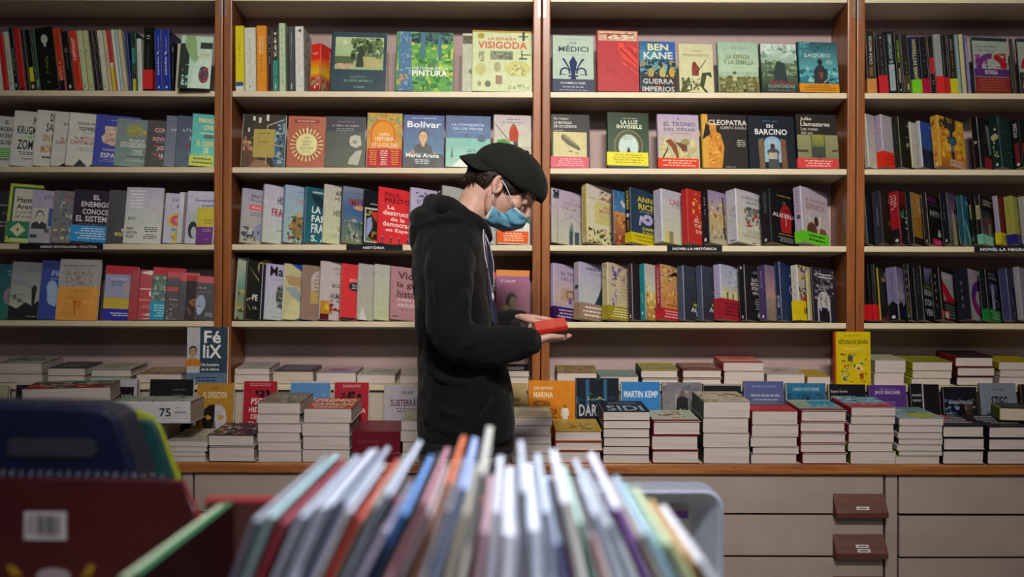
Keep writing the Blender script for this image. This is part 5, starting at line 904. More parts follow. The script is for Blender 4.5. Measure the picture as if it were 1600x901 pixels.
Ln(376, 431, 595, 'a01c2c', 'b8b4b0', 'red cover with white capitals and black birds, full height'+PL, art='w 18 92 82 97 2 d0a0a4;s 20 74 80 86 9 10 1c0c10;t PSOE 24 64 70 74 d8c8c4;t HISTORIA 18 52 92 60 d8c8c4;t DE_UNA 24 42 80 49 d8c8c4;t TRAICIÓN 18 32 92 39 d8c8c4;w 20 10 80 26 3 d0a0a4', t=.022)
Ln(450, 514, 595, '5c84b4', 'a8acb0', 'sky blue cover between two red ones'+PL, art='g 0 0 100 100 5080b4 688cac;s 0 50 100 80 16 9 5888bc,7ca0c0;r 0 97 100 100 a8b4bc')
Ln(519, 575, 597, 'a01c2c', 'b8b4b0', 'red cover with black birds, partly behind the orange-lettered stack'+PL, art='w 18 92 82 97 2 d0a0a4;s 20 74 80 86 9 10 1c0c10;t PSOE 24 64 70 74 d8c8c4;t HISTORIA 18 52 92 60 d8c8c4', t=.022)
Ln(598, 660, 602, 'aca8b0', 'b4b0ac', 'pale lilac cover with purple capitals over dark hills'+PL, art='t WILL_HUNT 46 86 74 91 302838;t SUBTERRÁNEO 16 66 112 80 5c2c44;w 24 56 90 64 2 605868;p 343c40 0 0 100 0 100 20 84 30 60 24 44 34 20 26 0 36;p 8c9490 0 18 30 22 60 12 100 20 100 12 50 6 0 10')
Ln(785, 823, 598, 'a89060', 'a8a48c', 'tan cover beside the orange one'+PL, art='r 10 10 90 90 b09868;w 20 30 80 80 4 786438')
Ln(825, 899, 594, 'cc7c14', 'c8741c', 'bright orange cover with white and black capitals'+PL, art='t JOSÉ_ANTONIO 10 85 52 92 e8d4b0;t MARINA 10 74 52 83 e8d4b0;t HISTORIA 10 61 46 70 282014;t VISUAL_DE_LA 10 49 60 58 282014;t INTELIGENCIA 8 37 62 46 282014;f 78 28 36 e0d8c8 7c5c3c;s 68 26 92 40 8 6 4c4438,d8d0c0;w 10 10 50 26 2 8c5414')
Ln(899, 968, 590, '141c28', '101620', 'night-blue cover with tall thin white capitals'+PL, art='s 0 50 100 100 24 9 1c2c3c,244860,101822;r 22 60 30 98 2c5c80;r 64 60 72 98 2c5c80;p 101820 34 84 62 84 62 98 34 98;t L.A. 26 68 70 73 8c9470;t DARTEN 6 45 86 62 a8acb4;r 28 0 36 40 24506c;r 62 0 70 40 24506c;s 20 0 90 40 30 7 3c7c98,1c3c54,5090a8', theta=8)
Ln(970, 1033, 596, '3080c0', 'a8a8a8', 'clear blue cover with white lettering'+PL, art='g 0 0 100 100 2c74b4 3884c0;t MARTIN_KEMP 6 76 94 86 d4dce4;s 10 10 90 60 20 9 2c6ca8,3c8cc8')
Ln(1035, 1098, 597, '707078', '5c5c60', 'grey cloudy cover with a dark standing soldier'+PL, art='g 0 0 100 100 6c6c74 88887c;s 0 0 100 100 60 9 60606c,8c8c80,7c7c8c,9c9c84;f 50 22 66 202024 6c5048;s 42 40 58 60 8 5 8c9090')
Ln(1099, 1161, 599, '15171c', '202024', 'nearly black cover with a pale top edge'+PL, art='s 0 60 100 100 20 9 1c2028,202430;r 0 97 100 100 a09c94')
Ln(1163, 1228, 595, '4c5484', '50587c', 'slate-violet cover with dim white text lines'+PL, art='g 0 40 100 100 505888 585c80;s 0 0 100 40 30 9 3c4068,6c7090,30345c;w 10 90 90 94 1 8088ac;w 14 54 90 82 4 9ca0bc')
Ln(1229, 1294, 598, '1c4c70', '9ca09c', 'teal-blue sea cover with a small boat'+PL, art='g 0 50 100 100 2c6c90 184468;t LOREO_PORTUENSE 16 88 84 93 98b4c4;s 0 70 100 84 24 9 1c4c70,3c7898,245878;p 101c28 44 72 62 72 54 80', Y=3.505)
Ln(1296, 1357, 600, '14161c', '98948c', 'black cover with thin grey serif-style words'+PL, art='t Eugenio_Fuentes 4 86 50 91 a8a8a4;t PIEDRAS_NEGRAS 4 76 70 82 a8a8a4;s 60 60 100 72 10 7 707074;s 0 0 100 40 20 9 3c6478,1c2c38')
Ln(1359, 1421, 601, '503074', '3c2458', 'violet cover with pale capitals'+PL, art='w 24 92 76 95 1 8c78a8;t JACK_REACHER 14 84 84 91 c0b4d0;t LEE 28 58 70 74 70588c;s 0 20 100 60 30 9 5c3c80,6c4c90,482c6c')
Ln(1424, 1442, 599, '14141a', '14141a', 'narrow black cover between violet and black-red ones'+PL, art='w 4 70 80 86 2 8c8c94;r 84 0 100 100 a09cA0')
Ln(1444, 1473, 600, '17141a', '1c181c', 'black cover with dark red capitals near its middle'+PL, art='t REZA 4 34 96 48 902028')
Ln(1475, 1532, 604, '14161e', '101014', 'starry dark cover with a glowing blue and orange cloud'+PL, art='s 0 20 50 80 40 8 24344c,44608c,303c60,7488a8;s 46 20 100 80 40 8 4c3c34,6c5848,30241c,8c6c50;t MARIA_ORUÑA 14 72 86 79 98a0ac;p 101014 38 20 60 20 62 62 50 74 42 60;e 52 46 7 6 902c2c', psi=1)
Ln(1534, 1594, 598, '707c88', '68747c', 'steel grey cover with heavy black capitals'+PL, art='w 28 88 72 92 1 4c5860;t STIEG 28 62 74 80 1c2024;t LARSSON 10 30 92 48 1c2024')
Ln(1597, 1650, 600, '241c18', '201814', 'dark brown cover at the right picture edge'+PL)
# on the ledge itself
Ln(290, 356, 511, '344454', '2c3c48', 'slate-grey cover with big white letters and an orange-clad man, against the post', surf=STEP_Z, Y=3.580, theta=3, psi=0, t=.016,
   art='r 0 20 32 100 b4b4b8;h 15 56 13 a88c74 2c2824 c07828;r 0 0 100 20 5c7490;t Fé 42 72 84 94 e4e4e4;t liX 40 46 86 69 e4e4e4;t Un_hombre 36 32 80 37 e4e4e4;t en_la_tierra 36 24 80 29 e4e4e4;w 22 4 78 14 2 283848')
Ln(1301, 1361, 518, 'c8b00c', '8c3418', 'bright yellow cover with many tiny icons, against the post', surf=STEP_Z, Y=3.580, theta=3, psi=0, t=.018,
   art='r 0 0 4 100 a04818;w 24 91 76 94 1 8c7810;t HISTORIA_DE_ESPAÑA 10 77 94 87 3c2c10;t PARA_NIÑOS 22 66 84 73 d8cc60;s 14 8 90 60 42 4.5 3c3418,a04020,3c6c80,8c7810,dcd8b0,28241c;o 66 34 9 6 2 f0ecd0;o 30 22 9 6 2 3c6c80;r 36 46 50 56 4c4838;r 70 14 80 24 a04020', hard=True)
# ---- stacks on the ledge, at the back
BK, HB = 3.624, .168
def Bk(x0, x1, tops, covers, desc, **k):
    k.setdefault('seed', int(x0)+500); QUEUE.append((stack, (x0, x1, tops, STEP_Z, BK, HB, covers, desc), k))
Bk(-8, 67, [567, 584], ['a8ac98 505848', 'a8a890 6c6c58'], 'two-book ledge stack cut by left picture edge', art='g 0 0 100 100 a0a894 b0b4a0;s 0 0 100 100 50 7 585c50,b4b8a8,3c4c44;w 4 20 90 80 4 585c54')
Bk(75, 133, [575, 587], ['3c4440 303834', 'b4b0a4'], 'back-ledge stack with a dark olive top cover', art='s 0 0 100 100 30 9 343c38,4c5048,282c28;w 10 20 80 60 3 8c9084')
Bk(142, 206, [576, 589], ['a0a490 489068', 'b8b4ac'], 'back-ledge stack with a green-edged cream top book', art='g 0 0 100 100 b0b098 a8ac94;w 10 10 90 90 5 5c6458', hard=True)
Bk(213, 284, [584], ['8c6c48 706040'], 'lone brown-covered book on the back ledge left of the slate-grey upright', art='s 0 0 100 100 40 9 9c7c54,6c3c34,a89468;w 10 30 90 80 3 b8b094')
Bk(366, 421, [575, 585], ['a4a49c b0aca0', 'c0b8a8'], 'back-ledge stack at the post, pale and small', art='w 10 20 90 90 4 8c8c84')
Bk(426, 489, [580], ['3c383c c0a888'], 'back-ledge tan-edged book with a charcoal cover', art='g 0 0 100 100 403c3c 4c4444;w 12 20 90 80 4 888080', pages='pages')
Bk(493, 556, [582], ['a49aa0 8c7c8c'], 'back-ledge book with a mauve and pink cover', art='g 0 0 100 100 b09c90 94809c;e 50 40 30 20 8c5c7c')
Bk(559, 619, [585], ['a8a898 a8a8a0'], 'back-ledge book with a pale marked cover near the hoodie', art='s 0 0 100 100 24 8 888878,5c5c50;w 20 30 80 70 3 686858')
Bk(623, 684, [586], ['b4b0a0 a8a494'], 'back-ledge book disappearing behind the hoodie')
Bk(768, 826, [579, 589], ['202024 18181c', 'b8b4a8'], 'black-topped back-ledge pair right of the hoodie', art='w 10 10 90 60 3 c8c8c8')
Bk(868, 932, [581], ['8c7850 4c4830'], 'back-ledge book with a mossy gold cover', art='s 0 0 100 100 60 8 8c7444,5c5c34,a89c70,6c4c2c', hard=True)
Bk(936, 996, [588], ['70847c 8ca098'], 'low sea-green book on the back ledge', art='g 0 0 100 100 7c9088 68807c;s 0 0 100 100 24 9 8c9c90,5c746c')
Bk(1002, 1061, [577, 591], ['9c9450 243430', 'b4b0a0 28383c'], 'back-ledge stack with an olive-yellow top cover', art='g 0 0 100 100 a09858 7c7c4c;s 10 20 90 80 16 9 6c6834,a8a468', hard=True)
Bk(1065, 1127, [577, 591], ['744840 542420', 'b4b0a8 5c2c28'], 'back-ledge stack with a brown-red top cover', art='s 0 0 100 100 50 8 7c4038,a08c78,54302c;w 10 30 90 80 2 a89c90', hard=True)
Bk(1131, 1194, [566, 580], ['b4a8a0 a82820', 'b8b4ac 702c28'], 'back-ledge stack with red-edged white top cover', art='g 0 0 100 100 b83c30 b4a8a0;w 20 40 80 90 3 984040;r 0 0 100 20 b02c24')
Bk(1197, 1258, [584], ['a8a49c a8a09c'], 'back-ledge white book right of the red-edged stack', art='w 10 20 90 90 4 808078;s 30 40 60 60 8 6 504c48')
Bk(1262, 1299, [588], ['a88c28 a48c20'], 'back-ledge short book with a mustard cover')
Bk(1366, 1414, [562, 582], ['a8a890 b0b09c', 'bcb4a8 a8a098'], 'thick two-book stack right of the yellow upright', art='s 0 0 100 100 40 8 8c9460,b0ac98,a8a480')
Bk(1424, 1487, [565, 579, 591], ['909020 a0a018', '9ca028', '9ca028'], 'three-book lime-spined stack on the back ledge', art='g 0 0 100 100 909424 707820')
Bk(1492, 1552, [557, 573, 588], ['2c1c20 7c1c20', '5c1c20', '242024 201c20'], 'uneven back-ledge stack with dark red spines', art='s 0 0 100 100 20 9 2c1c20,501c20', hard=True, jx=.006)
Bk(1560, 1624, [565, 578, 589], ['a89418 a08c18', 'b0a8a0', 'b0a8a0'], 'mustard-topped stack on the back ledge at picture edge', art='g 0 0 100 100 a89418 8c7c18')
flush()
def loose(art='', sart=''):
    R = Matrix.Rotation(math.radians(-14), 3, 'Z') @ R_FLAT
    t = .045; z = at(1580, 665, FRONT).z+.056
    loc = Vector((at(1566, 640, 3.33).x, 3.35, z))
    b = spawn('hardback_book', 'turned dark book with a green and yellow spine on the last front stack', '', R, loc, .15, .13, t, fc='20281c', sc='6c7c24', art=art, sart=sart, hard=True)
    b['group'] = 'books on the front stacks'
QUEUE.append((loose, (), dict(art='s 0 0 100 100 30 9 283020,3c4c20,1c2018', sart='s 0 0 100 100 30 12 8c9c28,2c3c1c,485c20'))); flush()
# ================================================================= the person
YP = 3.0
def loft(bm, rings, n=28, p=2.3):
    """rings: (centre, half_x_vector, half_y_vector)"""
    rows = []
    for c, ax, ay in rings:
        row = []
        for i in range(n):
            a = 2*math.pi*i/n; ca, sa = math.cos(a), math.sin(a)
            row.append(bm.verts.new(Vector(c)+Vector(ax)*(abs(ca)**(2/p)*(1 if ca > 0 else -1))+Vector(ay)*(abs(sa)**(2/p)*(1 if sa > 0 else -1))))
        rows.append(row)
    for r0, r1 in zip(rows, rows[1:]):
        for i in range(n): bm.faces.new((r0[i], r0[(i+1)%n], r1[(i+1)%n], r1[i]))
    bm.faces.new(rows[0][::-1]); bm.faces.new(rows[-1])
def limb(bm, pts, rads, n=14, sub=5):
    """smooth round tube through the points with closed rounded ends"""
    P = [Vector(p) for p in pts]; out = []; rr = []
    for i in range(len(P)-1):
        p0 = P[max(i-1, 0)]; p1 = P[i]; p2 = P[i+1]; p3 = P[min(i+2, len(P)-1)]
        for k in range(sub):
            t = k/sub
            out.append(.5*((2*p1)+(p2-p0)*t+(2*p0-5*p1+4*p2-p3)*t*t+(3*p1-p0-3*p2+p3)*t**3))
            rr.append(rads[i]+(rads[i+1]-rads[i])*t)
    out.append(P[-1]); rr.append(rads[-1])
    d0 = (out[0]-out[1]).normalized(); d1 = (out[-1]-out[-2]).normalized()
    r0, r1 = rr[0], rr[-1]
    out = [out[0]+d0*r0*.9, out[0]+d0*r0*.55]+out+[out[-1]+d1*r1*.55, out[-1]+d1*r1*.9]
    rr = [r0*.35, r0*.82]+rr+[r1*.82, r1*.35]
    up = None; rows = []
    for i, q in enumerate(out):
        d = (out[min(i+1, len(out)-1)]-out[max(i-1, 0)]).normalized()
        if up is None: up = d.orthogonal().normalized()
        up = (up-d*up.dot(d)).normalized(); w = d.cross(up)
        rows.append([bm.verts.new(q+(up*math.cos(2*math.pi*j/n)+w*math.sin(2*math.pi*j/n))*rr[i]) for j in range(n)])
    for a, b in zip(rows, rows[1:]):
        for j in range(n): bm.faces.new((a[j], a[(j+1)%n], b[(j+1)%n], b[j]))
    bm.faces.new(rows[0][::-1]); bm.faces.new(rows[-1])
def blob(bm, c, ax, ay, az, n=16):
    m = Matrix((Vector(ax), Vector(ay), Vector(az))).transposed().to_4x4(); m.translation = Vector(c)
    bmesh.ops.create_uvsphere(bm, u_segments=n, v_segments=n, radius=1, matrix=m)
def solid(name, bm, mat, parent, voxel=None, smooth=2, fac=.6, disp=None):
    bmesh.ops.recalc_face_normals(bm, faces=bm.faces)
    me = bpy.data.meshes.new(name); bm.to_mesh(me); bm.free()
    o = link(name, me, mat, parent)
    if voxel:
        r = o.modifiers.new('remesh', 'REMESH'); r.mode = 'VOXEL'; r.voxel_size = voxel; r.use_smooth_shade = True
    if smooth:
        s = o.modifiers.new('smooth', 'SMOOTH'); s.iterations = smooth; s.factor = fac
    if disp:
        for k, (size, st) in enumerate(disp):
            t = bpy.data.textures.new(name+'_folds', 'CLOUDS'); t.noise_scale = size; t.noise_depth = 2
            d = o.modifiers.new('folds', 'DISPLACE'); d.texture = t; d.strength = st; d.mid_level = .5; d.texture_coords = 'LOCAL'
    return o
man = thing('person', 'person in a black zip hoodie, dark cap worn backwards and blue face mask, looking down at a red booklet', 'person', (at(725, 700, YP).x, YP, 0))
man['label'] = 'person in black hoodie, backwards cap and blue face mask reading a red booklet'
MW = man.location.copy()
def A(x, y, Y=YP): return at(x, y, Y)-MW
fv = Vector((.819, 0, -.574)); uv = Vector((.574, 0, .819)); sv = Vector((0, 1, 0))
HO = A(779, 294)
def Hd(f, u, s=0): return HO+fv*f+uv*u+sv*s
skin = simple('skin', 'bf9484', 'cca294', 40, .5, bmp=.05, dist=.001)
skin.node_tree.nodes['Principled BSDF'].inputs['Subsurface Weight'].default_value = .12
skin.node_tree.nodes['Principled BSDF'].inputs['Subsurface Radius'].default_value = (.01, .004, .002)
black = simple('black_cotton_fleece', '070708', '0d0d0e', 220, .9, bmp=.35, dist=.0012, spec=.22, sheen=.05)
capm = simple('dark_green_black_cap_cloth', '0a0f0a', '121710', 160, .9, bmp=.25, dist=.001, spec=.25, sheen=.05)
hairm = simple('dark_brown_hair', '1a110c', '2c1d14', 90, .5, (1, 1, 1), .2)
bluem = simple('light_blue_mask_fabric', '5694b4', '68a6c4', 120, .75, bmp=.15, dist=.0008)
whitem = simple('white_mask_edge', 'c8ccd4', 'd8dce4', 60, .6)
jeans = simple('black_denim', '0c0d11', '15161c', 200, .85, bmp=.3, dist=.0008)
lightc = simple('pale_grey_cotton', '9a9c9e', 'aeb0b2', 60, .9, bmp=.2, dist=.001)
shirtm = simple('navy_violet_print_cotton', '10102c', '2c2c70', 9, .8)

# torso profile: y pixel, left pixel, right pixel, half depth
TOR = [(336,676,742,.085),(350,662,752,.135),(368,653,758,.185),(392,648,762,.212),(425,646,764,.215),(460,647,766,.205),(500,649,772,.195),(540,652,784,.190),(580,653,795,.190),(620,653,802,.192),(658,654,805,.192),(684,656,800,.185)]
def tor_at(y):
    for a, b in zip(TOR, TOR[1:]):
        if a[0] <= y <= b[0]:
            t = (y-a[0])/(b[0]-a[0]); return [p+(q-p)*t for p, q in zip(a, b)]
    return list(TOR[-1])
def tor_pt(y, ang, off=0):
    q = tor_at(y); l, r = A(q[1], y), A(q[2], y); c = (l+r)/2; a = (r.x-l.x)/2+off; b = q[3]+off
    ca, sa = math.cos(math.radians(ang)), math.sin(math.radians(ang)); p = 2.3
    return Vector((c.x+a*abs(ca)**(2/p)*(1 if ca > 0 else -1), c.y+b*abs(sa)**(2/p)*(1 if sa > 0 else -1), c.z))

# ---- body: head, neck, trunk, arms, hands and legs in one surface
bm = bmesh.new()
blob(bm, Hd(-.004, .045), fv*.094, uv*.088, sv*.073, 24)
blob(bm, Hd(.034, -.008), fv*.058, uv*.084, sv*.060, 20)
blob(bm, Hd(.045, -.055), fv*.044, uv*.046, sv*.046)
blob(bm, Hd(.078, -.086), fv*.019, uv*.016, sv*.022)
blob(bm, Hd(.066, .048), fv*.046, uv*.042, sv*.058)
blob(bm, Hd(.080, -.004), fv*.027, uv*.044, sv*.034)
blob(bm, Hd(.062, .012), fv*.040, uv*.034, sv*.054)
blob(bm, Hd(.070, .024), fv*.034, uv*.022, sv*.046)
for sg in (-1, 1):
    limb(bm, [Hd(-.002, -.03, .056*sg), Hd(.02, -.07, .046*sg), Hd(.07, -.09, .014*sg)], [.017, .016, .014])
    blob(bm, Hd(.064, -.016, .034*sg), fv*.026, uv*.026, sv*.024)
    blob(bm, Hd(.088, .008, .030*sg), fv*.0125, uv*.010, sv*.014)
    limb(bm, [Hd(.082, .030, .047*sg), Hd(.099, .030, .028*sg), Hd(.104, .028, .008*sg)], [.009, .010, .009])
    # ear: rim, lobe and bowl
    ec = lambda a, r=1: Hd(-.003+.0135*r*math.cos(a)-.005*math.sin(a), .002+.024*r*math.sin(a), .071*sg+.010*sg*(.6-.5*math.cos(a)))
    limb(bm, [ec(math.radians(k)) for k in (-100, -60, -10, 40, 80, 120, 160, 200, 235)][::1], [.0046]*9, 8, 3)
    limb(bm, [ec(math.radians(-95)), ec(math.radians(-120), .92)], [.007, .006], 8, 3)
    blob(bm, Hd(-.004, .002, .071*sg), fv*.011, uv*.021, sv*.005)
    limb(bm, [ec(math.radians(100), .5), ec(math.radians(180), .5), ec(math.radians(250), .55)], [.004]*3, 6, 3)
limb(bm, [Hd(.096, .026), Hd(.104, .006), Hd(.118, -.018)], [.012, .0105, .0118])
for sg in (-1, 1): blob(bm, Hd(.104, -.026, .011*sg), fv*.009, uv*.008, sv*.007, 10)
limb(bm, [Hd(.094, -.048, -.020), Hd(.099, -.046, 0), Hd(.094, -.048, .020)], [.006, .008, .006], 8)
limb(bm, [Hd(-.028, -.01), Hd(-.03, -.06), A(735, 335), A(716, 352)], [.056, .052, .056, .068], 20)
limb(bm, [Hd(.02, -.06), A(748, 345), A(735, 365)], [.030, .036, .05], 16)
loft(bm, [((A(q[1], q[0])+A(q[2], q[0]))/2-Vector((.004, 0, 0)), Vector(((A(q[2], q[0]).x-A(q[1], q[0]).x)/2*.78, 0, 0)), Vector((0, q[3]*.8, 0))) for q in TOR[1:]])
# hand: wrist, direction, palm normal, thumb side, finger curl
def hand(bm, w, d, n, b, curl, spread=.10, thumb=(.5, .5), s=1.0):
    d, n, b = Vector(d).normalized(), Vector(n).normalized(), Vector(b).normalized(); w = Vector(w)
    tips = []
    lens = [(.040, .024, .020), (.044, .028, .021), (.041, .026, .020), (.032, .020, .018)]
    for i in range(4):
        o = (1.5-i)*.0195*s; k = w+d*.085*s+b*o-d*abs(i-1.2)*.004*s
        limb(bm, [w+b*o*.55, w+d*.045*s+b*o*.85-n*.001, k], [.0135*s, .0125*s, .0105*s], 10, 3)
        dd = (d+b*spread*(1.5-i)*.5).normalized(); pts = [k]; ang = 0; rad = [.0100*s]
        for j, l in enumerate(lens[i]):
            ang += math.radians(curl[j]); v = dd*math.cos(ang)+n*math.sin(ang); pts.append(pts[-1]+v*l*s); rad.append((.0092, .0084, .0072)[j]*s)
        limb(bm, pts, rad, 10, 4); tips.append(pts[-1])
    t0 = w+d*.018*s+b*.026*s; t1 = w+d*.048*s+b*.046*s+n*.010*s; t2 = t1+(d*thumb[0]*1.2+b*.35+n*thumb[1]).normalized()*.034*s; t3 = t2+(d*thumb[0]*1.6+b*-.05+n*thumb[1]*.8).normalized()*.027*s
    limb(bm, [t0, t1, t2, t3], [.0145*s, .0125*s, .0105*s, .0085*s], 10, 4)
    blob(bm, w+d*.042*s, d*.046*s, b*.036*s, n*.0135*s)
    return tips, t3
WR, WL = A(834, 533, 2.865), A(814, 503, 3.125)
SHR, ELR = A(708, 400, 2.85), A(708, 523, 2.77)
SHL, ELL = A(712, 405, 3.16), A(738, 520, 3.20)
limb(bm, [SHR, (SHR+ELR)/2, ELR, (ELR+WR)/2+Vector((0, .01, 0)), WR], [.045, .040, .032, .028, .026])
limb(bm, [SHL, (SHL+ELL)/2, ELL, (ELL+WL)/2, WL], [.045, .040, .032, .028, .026])
hand(bm, WR-Vector((.008, 0, -.006)), (.76, .65, -.02), (.02, .01, 1), (.65, -.76, .0), (3, 8, 8), s=.80, thumb=(.65, .0))
hand(bm, WL-Vector((.008, 0, -.013)), (.95, -.30, -.03), (-.02, -.16, -.98), (-.30, -.94, .16), (6, 8, 8), s=.86, thumb=(1.1, .25))
for sg, yy in ((-1, 2.915), (1, 3.09)):
    hip = Vector((A(728, 700).x, yy-MW.y, .90)); kn = Vector((A(733, 700).x+.01, yy-MW.y, .50)); an = Vector((A(722, 700).x, yy-MW.y, .09))
    limb(bm, [hip, kn, an], [.075, .052, .038])
    limb(bm, [an+Vector((-.02, 0, -.03)), an+Vector((.08, 0, -.045)), an+Vector((.15, 0, -.055))], [.035, .03, .022])
body = solid('body', bm, skin, man, .0034, 3, .5)

# ---- hoodie
bm = bmesh.new()
loft(bm, [((A(q[1], q[0])+A(q[2], q[0]))/2, Vector(((A(q[2], q[0]).x-A(q[1], q[0]).x)/2, 0, 0)), Vector((0, q[3], 0))) for q in TOR], 40)
limb(bm, [A(702, 378, 2.90), A(702, 420, 2.815), A(701, 470, 2.79), A(706, 520, 2.775), A(748, 541, 2.80), A(790, 538, 2.83), A(826, 534, 2.86)], [.070, .072, .067, .063, .060, .055, .043], 20)
limb(bm, [A(712, 385, 3.12), A(715, 430, 3.19), A(735, 505, 3.20), A(775, 508, 3.17), A(808, 503, 3.135)], [.068, .070, .060, .050, .040], 20)
# hood lying on the back
blob(bm, A(676, 355, 3.0), Vector((.058, 0, .030)), Vector((0, .125, 0)), Vector((-.028, 0, .064)), 20)
blob(bm, A(655, 366, 3.0), Vector((.030, 0, .0)), Vector((0, .10, 0)), Vector((0, 0, .062)), 20)
blob(bm, A(662, 342, 3.0), Vector((.040, 0, .010)), Vector((0, .10, 0)), Vector((-.01, 0, .036)), 20)
def ring(pts, r): limb(bm, pts, r, 12, 5)
ring([A(762, 372, 2.985), A(752, 352, 2.93), A(728, 336, 2.885), A(700, 322, 2.90), A(680, 318, 2.96), A(678, 318, 3.04), A(700, 320, 3.10), A(728, 332, 3.115), A(752, 348, 3.07), A(762, 372, 3.015)], [.016, .020, .024, .028, .030, .030, .028, .024, .020, .016])
ring([A(742, 372, 2.88), A(716, 362, 2.845), A(690, 372, 2.86), A(664, 392, 2.90), A(652, 398, 2.97)], [.012, .017, .020, .020, .016])
ring([A(735, 350, 2.875), A(705, 340, 2.855), A(678, 348, 2.87), A(658, 352, 2.91)], [.012, .016, .016, .012])
# folds at elbow, waist and sleeve
for pts, r in (([A(742, 520, 2.80), A(726, 508, 2.745), A(700, 512, 2.715)], .011), ([A(752, 528, 2.775), A(738, 533, 2.735), A(716, 545, 2.725)], .010),
    ([A(770, 560, 2.79), A(762, 540, 2.752), A(768, 520, 2.765)], .008), ([A(795, 556, 2.82), A(789, 540, 2.785), A(793, 522, 2.80)], .008), ([A(812, 553, 2.84), A(808, 538, 2.812), A(812, 522, 2.83)], .008),
    ([A(690, 410, 2.755), A(684, 450, 2.735), A(690, 495, 2.722)], .009), ([A(722, 430, 2.76), A(728, 470, 2.745), A(722, 500, 2.738)], .008),
    ([A(664, 560, 2.86), A(690, 590, 2.815), A(730, 600, 2.81)], .009), ([A(656, 610, 2.90), A(690, 640, 2.82), A(728, 655, 2.81)], .009), ([A(664, 655, 2.86), A(700, 672, 2.815), A(740, 676, 2.82)], .010),
    ([A(768, 580, 2.85), A(750, 590, 2.82), A(735, 620, 2.812)], .009), ([A(655, 450, 2.86), A(658, 500, 2.85), A(654, 540, 2.87)], .009)):
    limb(bm, pts, [r*.7, r*1.45, r*.7], 8, 5)
hoodie = solid('hoodie', bm, black, man, .006, 3, .5, [(.10, .014), (.04, .005)])
# front pocket, hem and cuffs
def patch(name, y0, y1, a0, a1, off, mat, ny=10, na=16, shape=None, thick=.004):
    vs = []; fs = []
    for j in range(ny+1):
        for i in range(na+1):
            yy = y0+(y1-y0)*j/ny; aa = a0+(a1-a0)*i/na
            if shape: yy, aa = shape(j/ny, i/na, yy, aa)
            vs.append(tor_pt(yy, aa, off))
    for j in range(ny):
        for i in range(na):
            k = j*(na+1)+i; fs.append((k, k+1, k+na+2, k+na+1))
    me = bpy.data.meshes.new(name); me.from_pydata([tuple(v) for v in vs], [], fs); me.polygons.foreach_set('use_smooth', [True]*len(fs))
    o = link(name, me, mat, man); s = o.modifiers.new('thickness', 'SOLIDIFY'); s.thickness = thick; s.offset = 0; return o
patch('pocket', 608, 682, -78, -26, .007, black, shape=lambda v, u, y, a: (y, a+(1-u)*max(0, .45-v)*46))
patch('hem_ribbing', 681, 700, 0, 360, .001, simple('black_ribbed_cuff', '0a0a0b', '161617', 300, .9, (1, 1, .05), .4, .0015), 4, 60, thick=.006)
patch('tshirt', 364, 512, -24, 24, .010, shirtm, 14, 10, thick=.003)
th_ = patch('tshirt_hem', 684, 684.1, 0, 360, -.001, lightc, 1, 50)
me = th_.data
zs_ = sorted(set(round(v.co.z, 5) for v in me.vertices)); zm = A(700, 713).z
for i, v in enumerate(me.vertices):
    if i > 50: v.co.z = zm
for nm, c0, c1, r in (('cuff', A(822, 534, 2.857), A(837, 533, 2.867), .037), ('cuff', A(805, 504, 3.137), A(817, 502, 3.125), .034)):
    m = MB(); d = c1-c0
    m.tube([c0-d*.1, c0+d*.15, c0+d*.5, c0+d*.9, c1+d*.05, c1], [r*.95, r*1.06, r, r*.97, r*.93, r*.6], 20)
    m.build(nm, bpy.data.materials['black_ribbed_cuff'], man, True)
# drawstring / earphone wire and bud
cord = MB(); cord.tube([A(756, 350, 2.93), A(755, 372, 2.895), A(758, 400, 2.885), A(764, 430, 2.90), A(768, 455, 2.92), A(768, 466, 2.93)], .0018, 6)
cord.tube([A(758, 366, 2.90), A(766, 385, 2.90), A(771, 410, 2.915), A(772, 440, 2.925), A(768, 462, 2.93)], .0015, 6)
cord.tube([A(768, 470, 2.93), A(766, 485, 2.93), A(768, 500, 2.93), A(773, 508, 2.935)], .0015, 6)
cord.tube([A(769, 457, 2.927), A(769.5, 464, 2.925), A(769, 472, 2.927)], [.003, .0065, .003], 10)
cw = cord.build('earphone_wire', simple('white_plastic', 'b8b4b8', 'c8c4c8', 30, .4), man, True)
cw['label'] = 'white earphone wire with a round bud'
zp = MB(); zp.tube([tor_pt(y, -25, .009) for y in range(366, 512, 12)], .0022, 6); zp.build('zip', simple('grey_metal_zip', '5c5c60', '8c8c90', 200, .35, metal=.8), man, True)['label'] = 'grey metal zip along the hoodie edge'

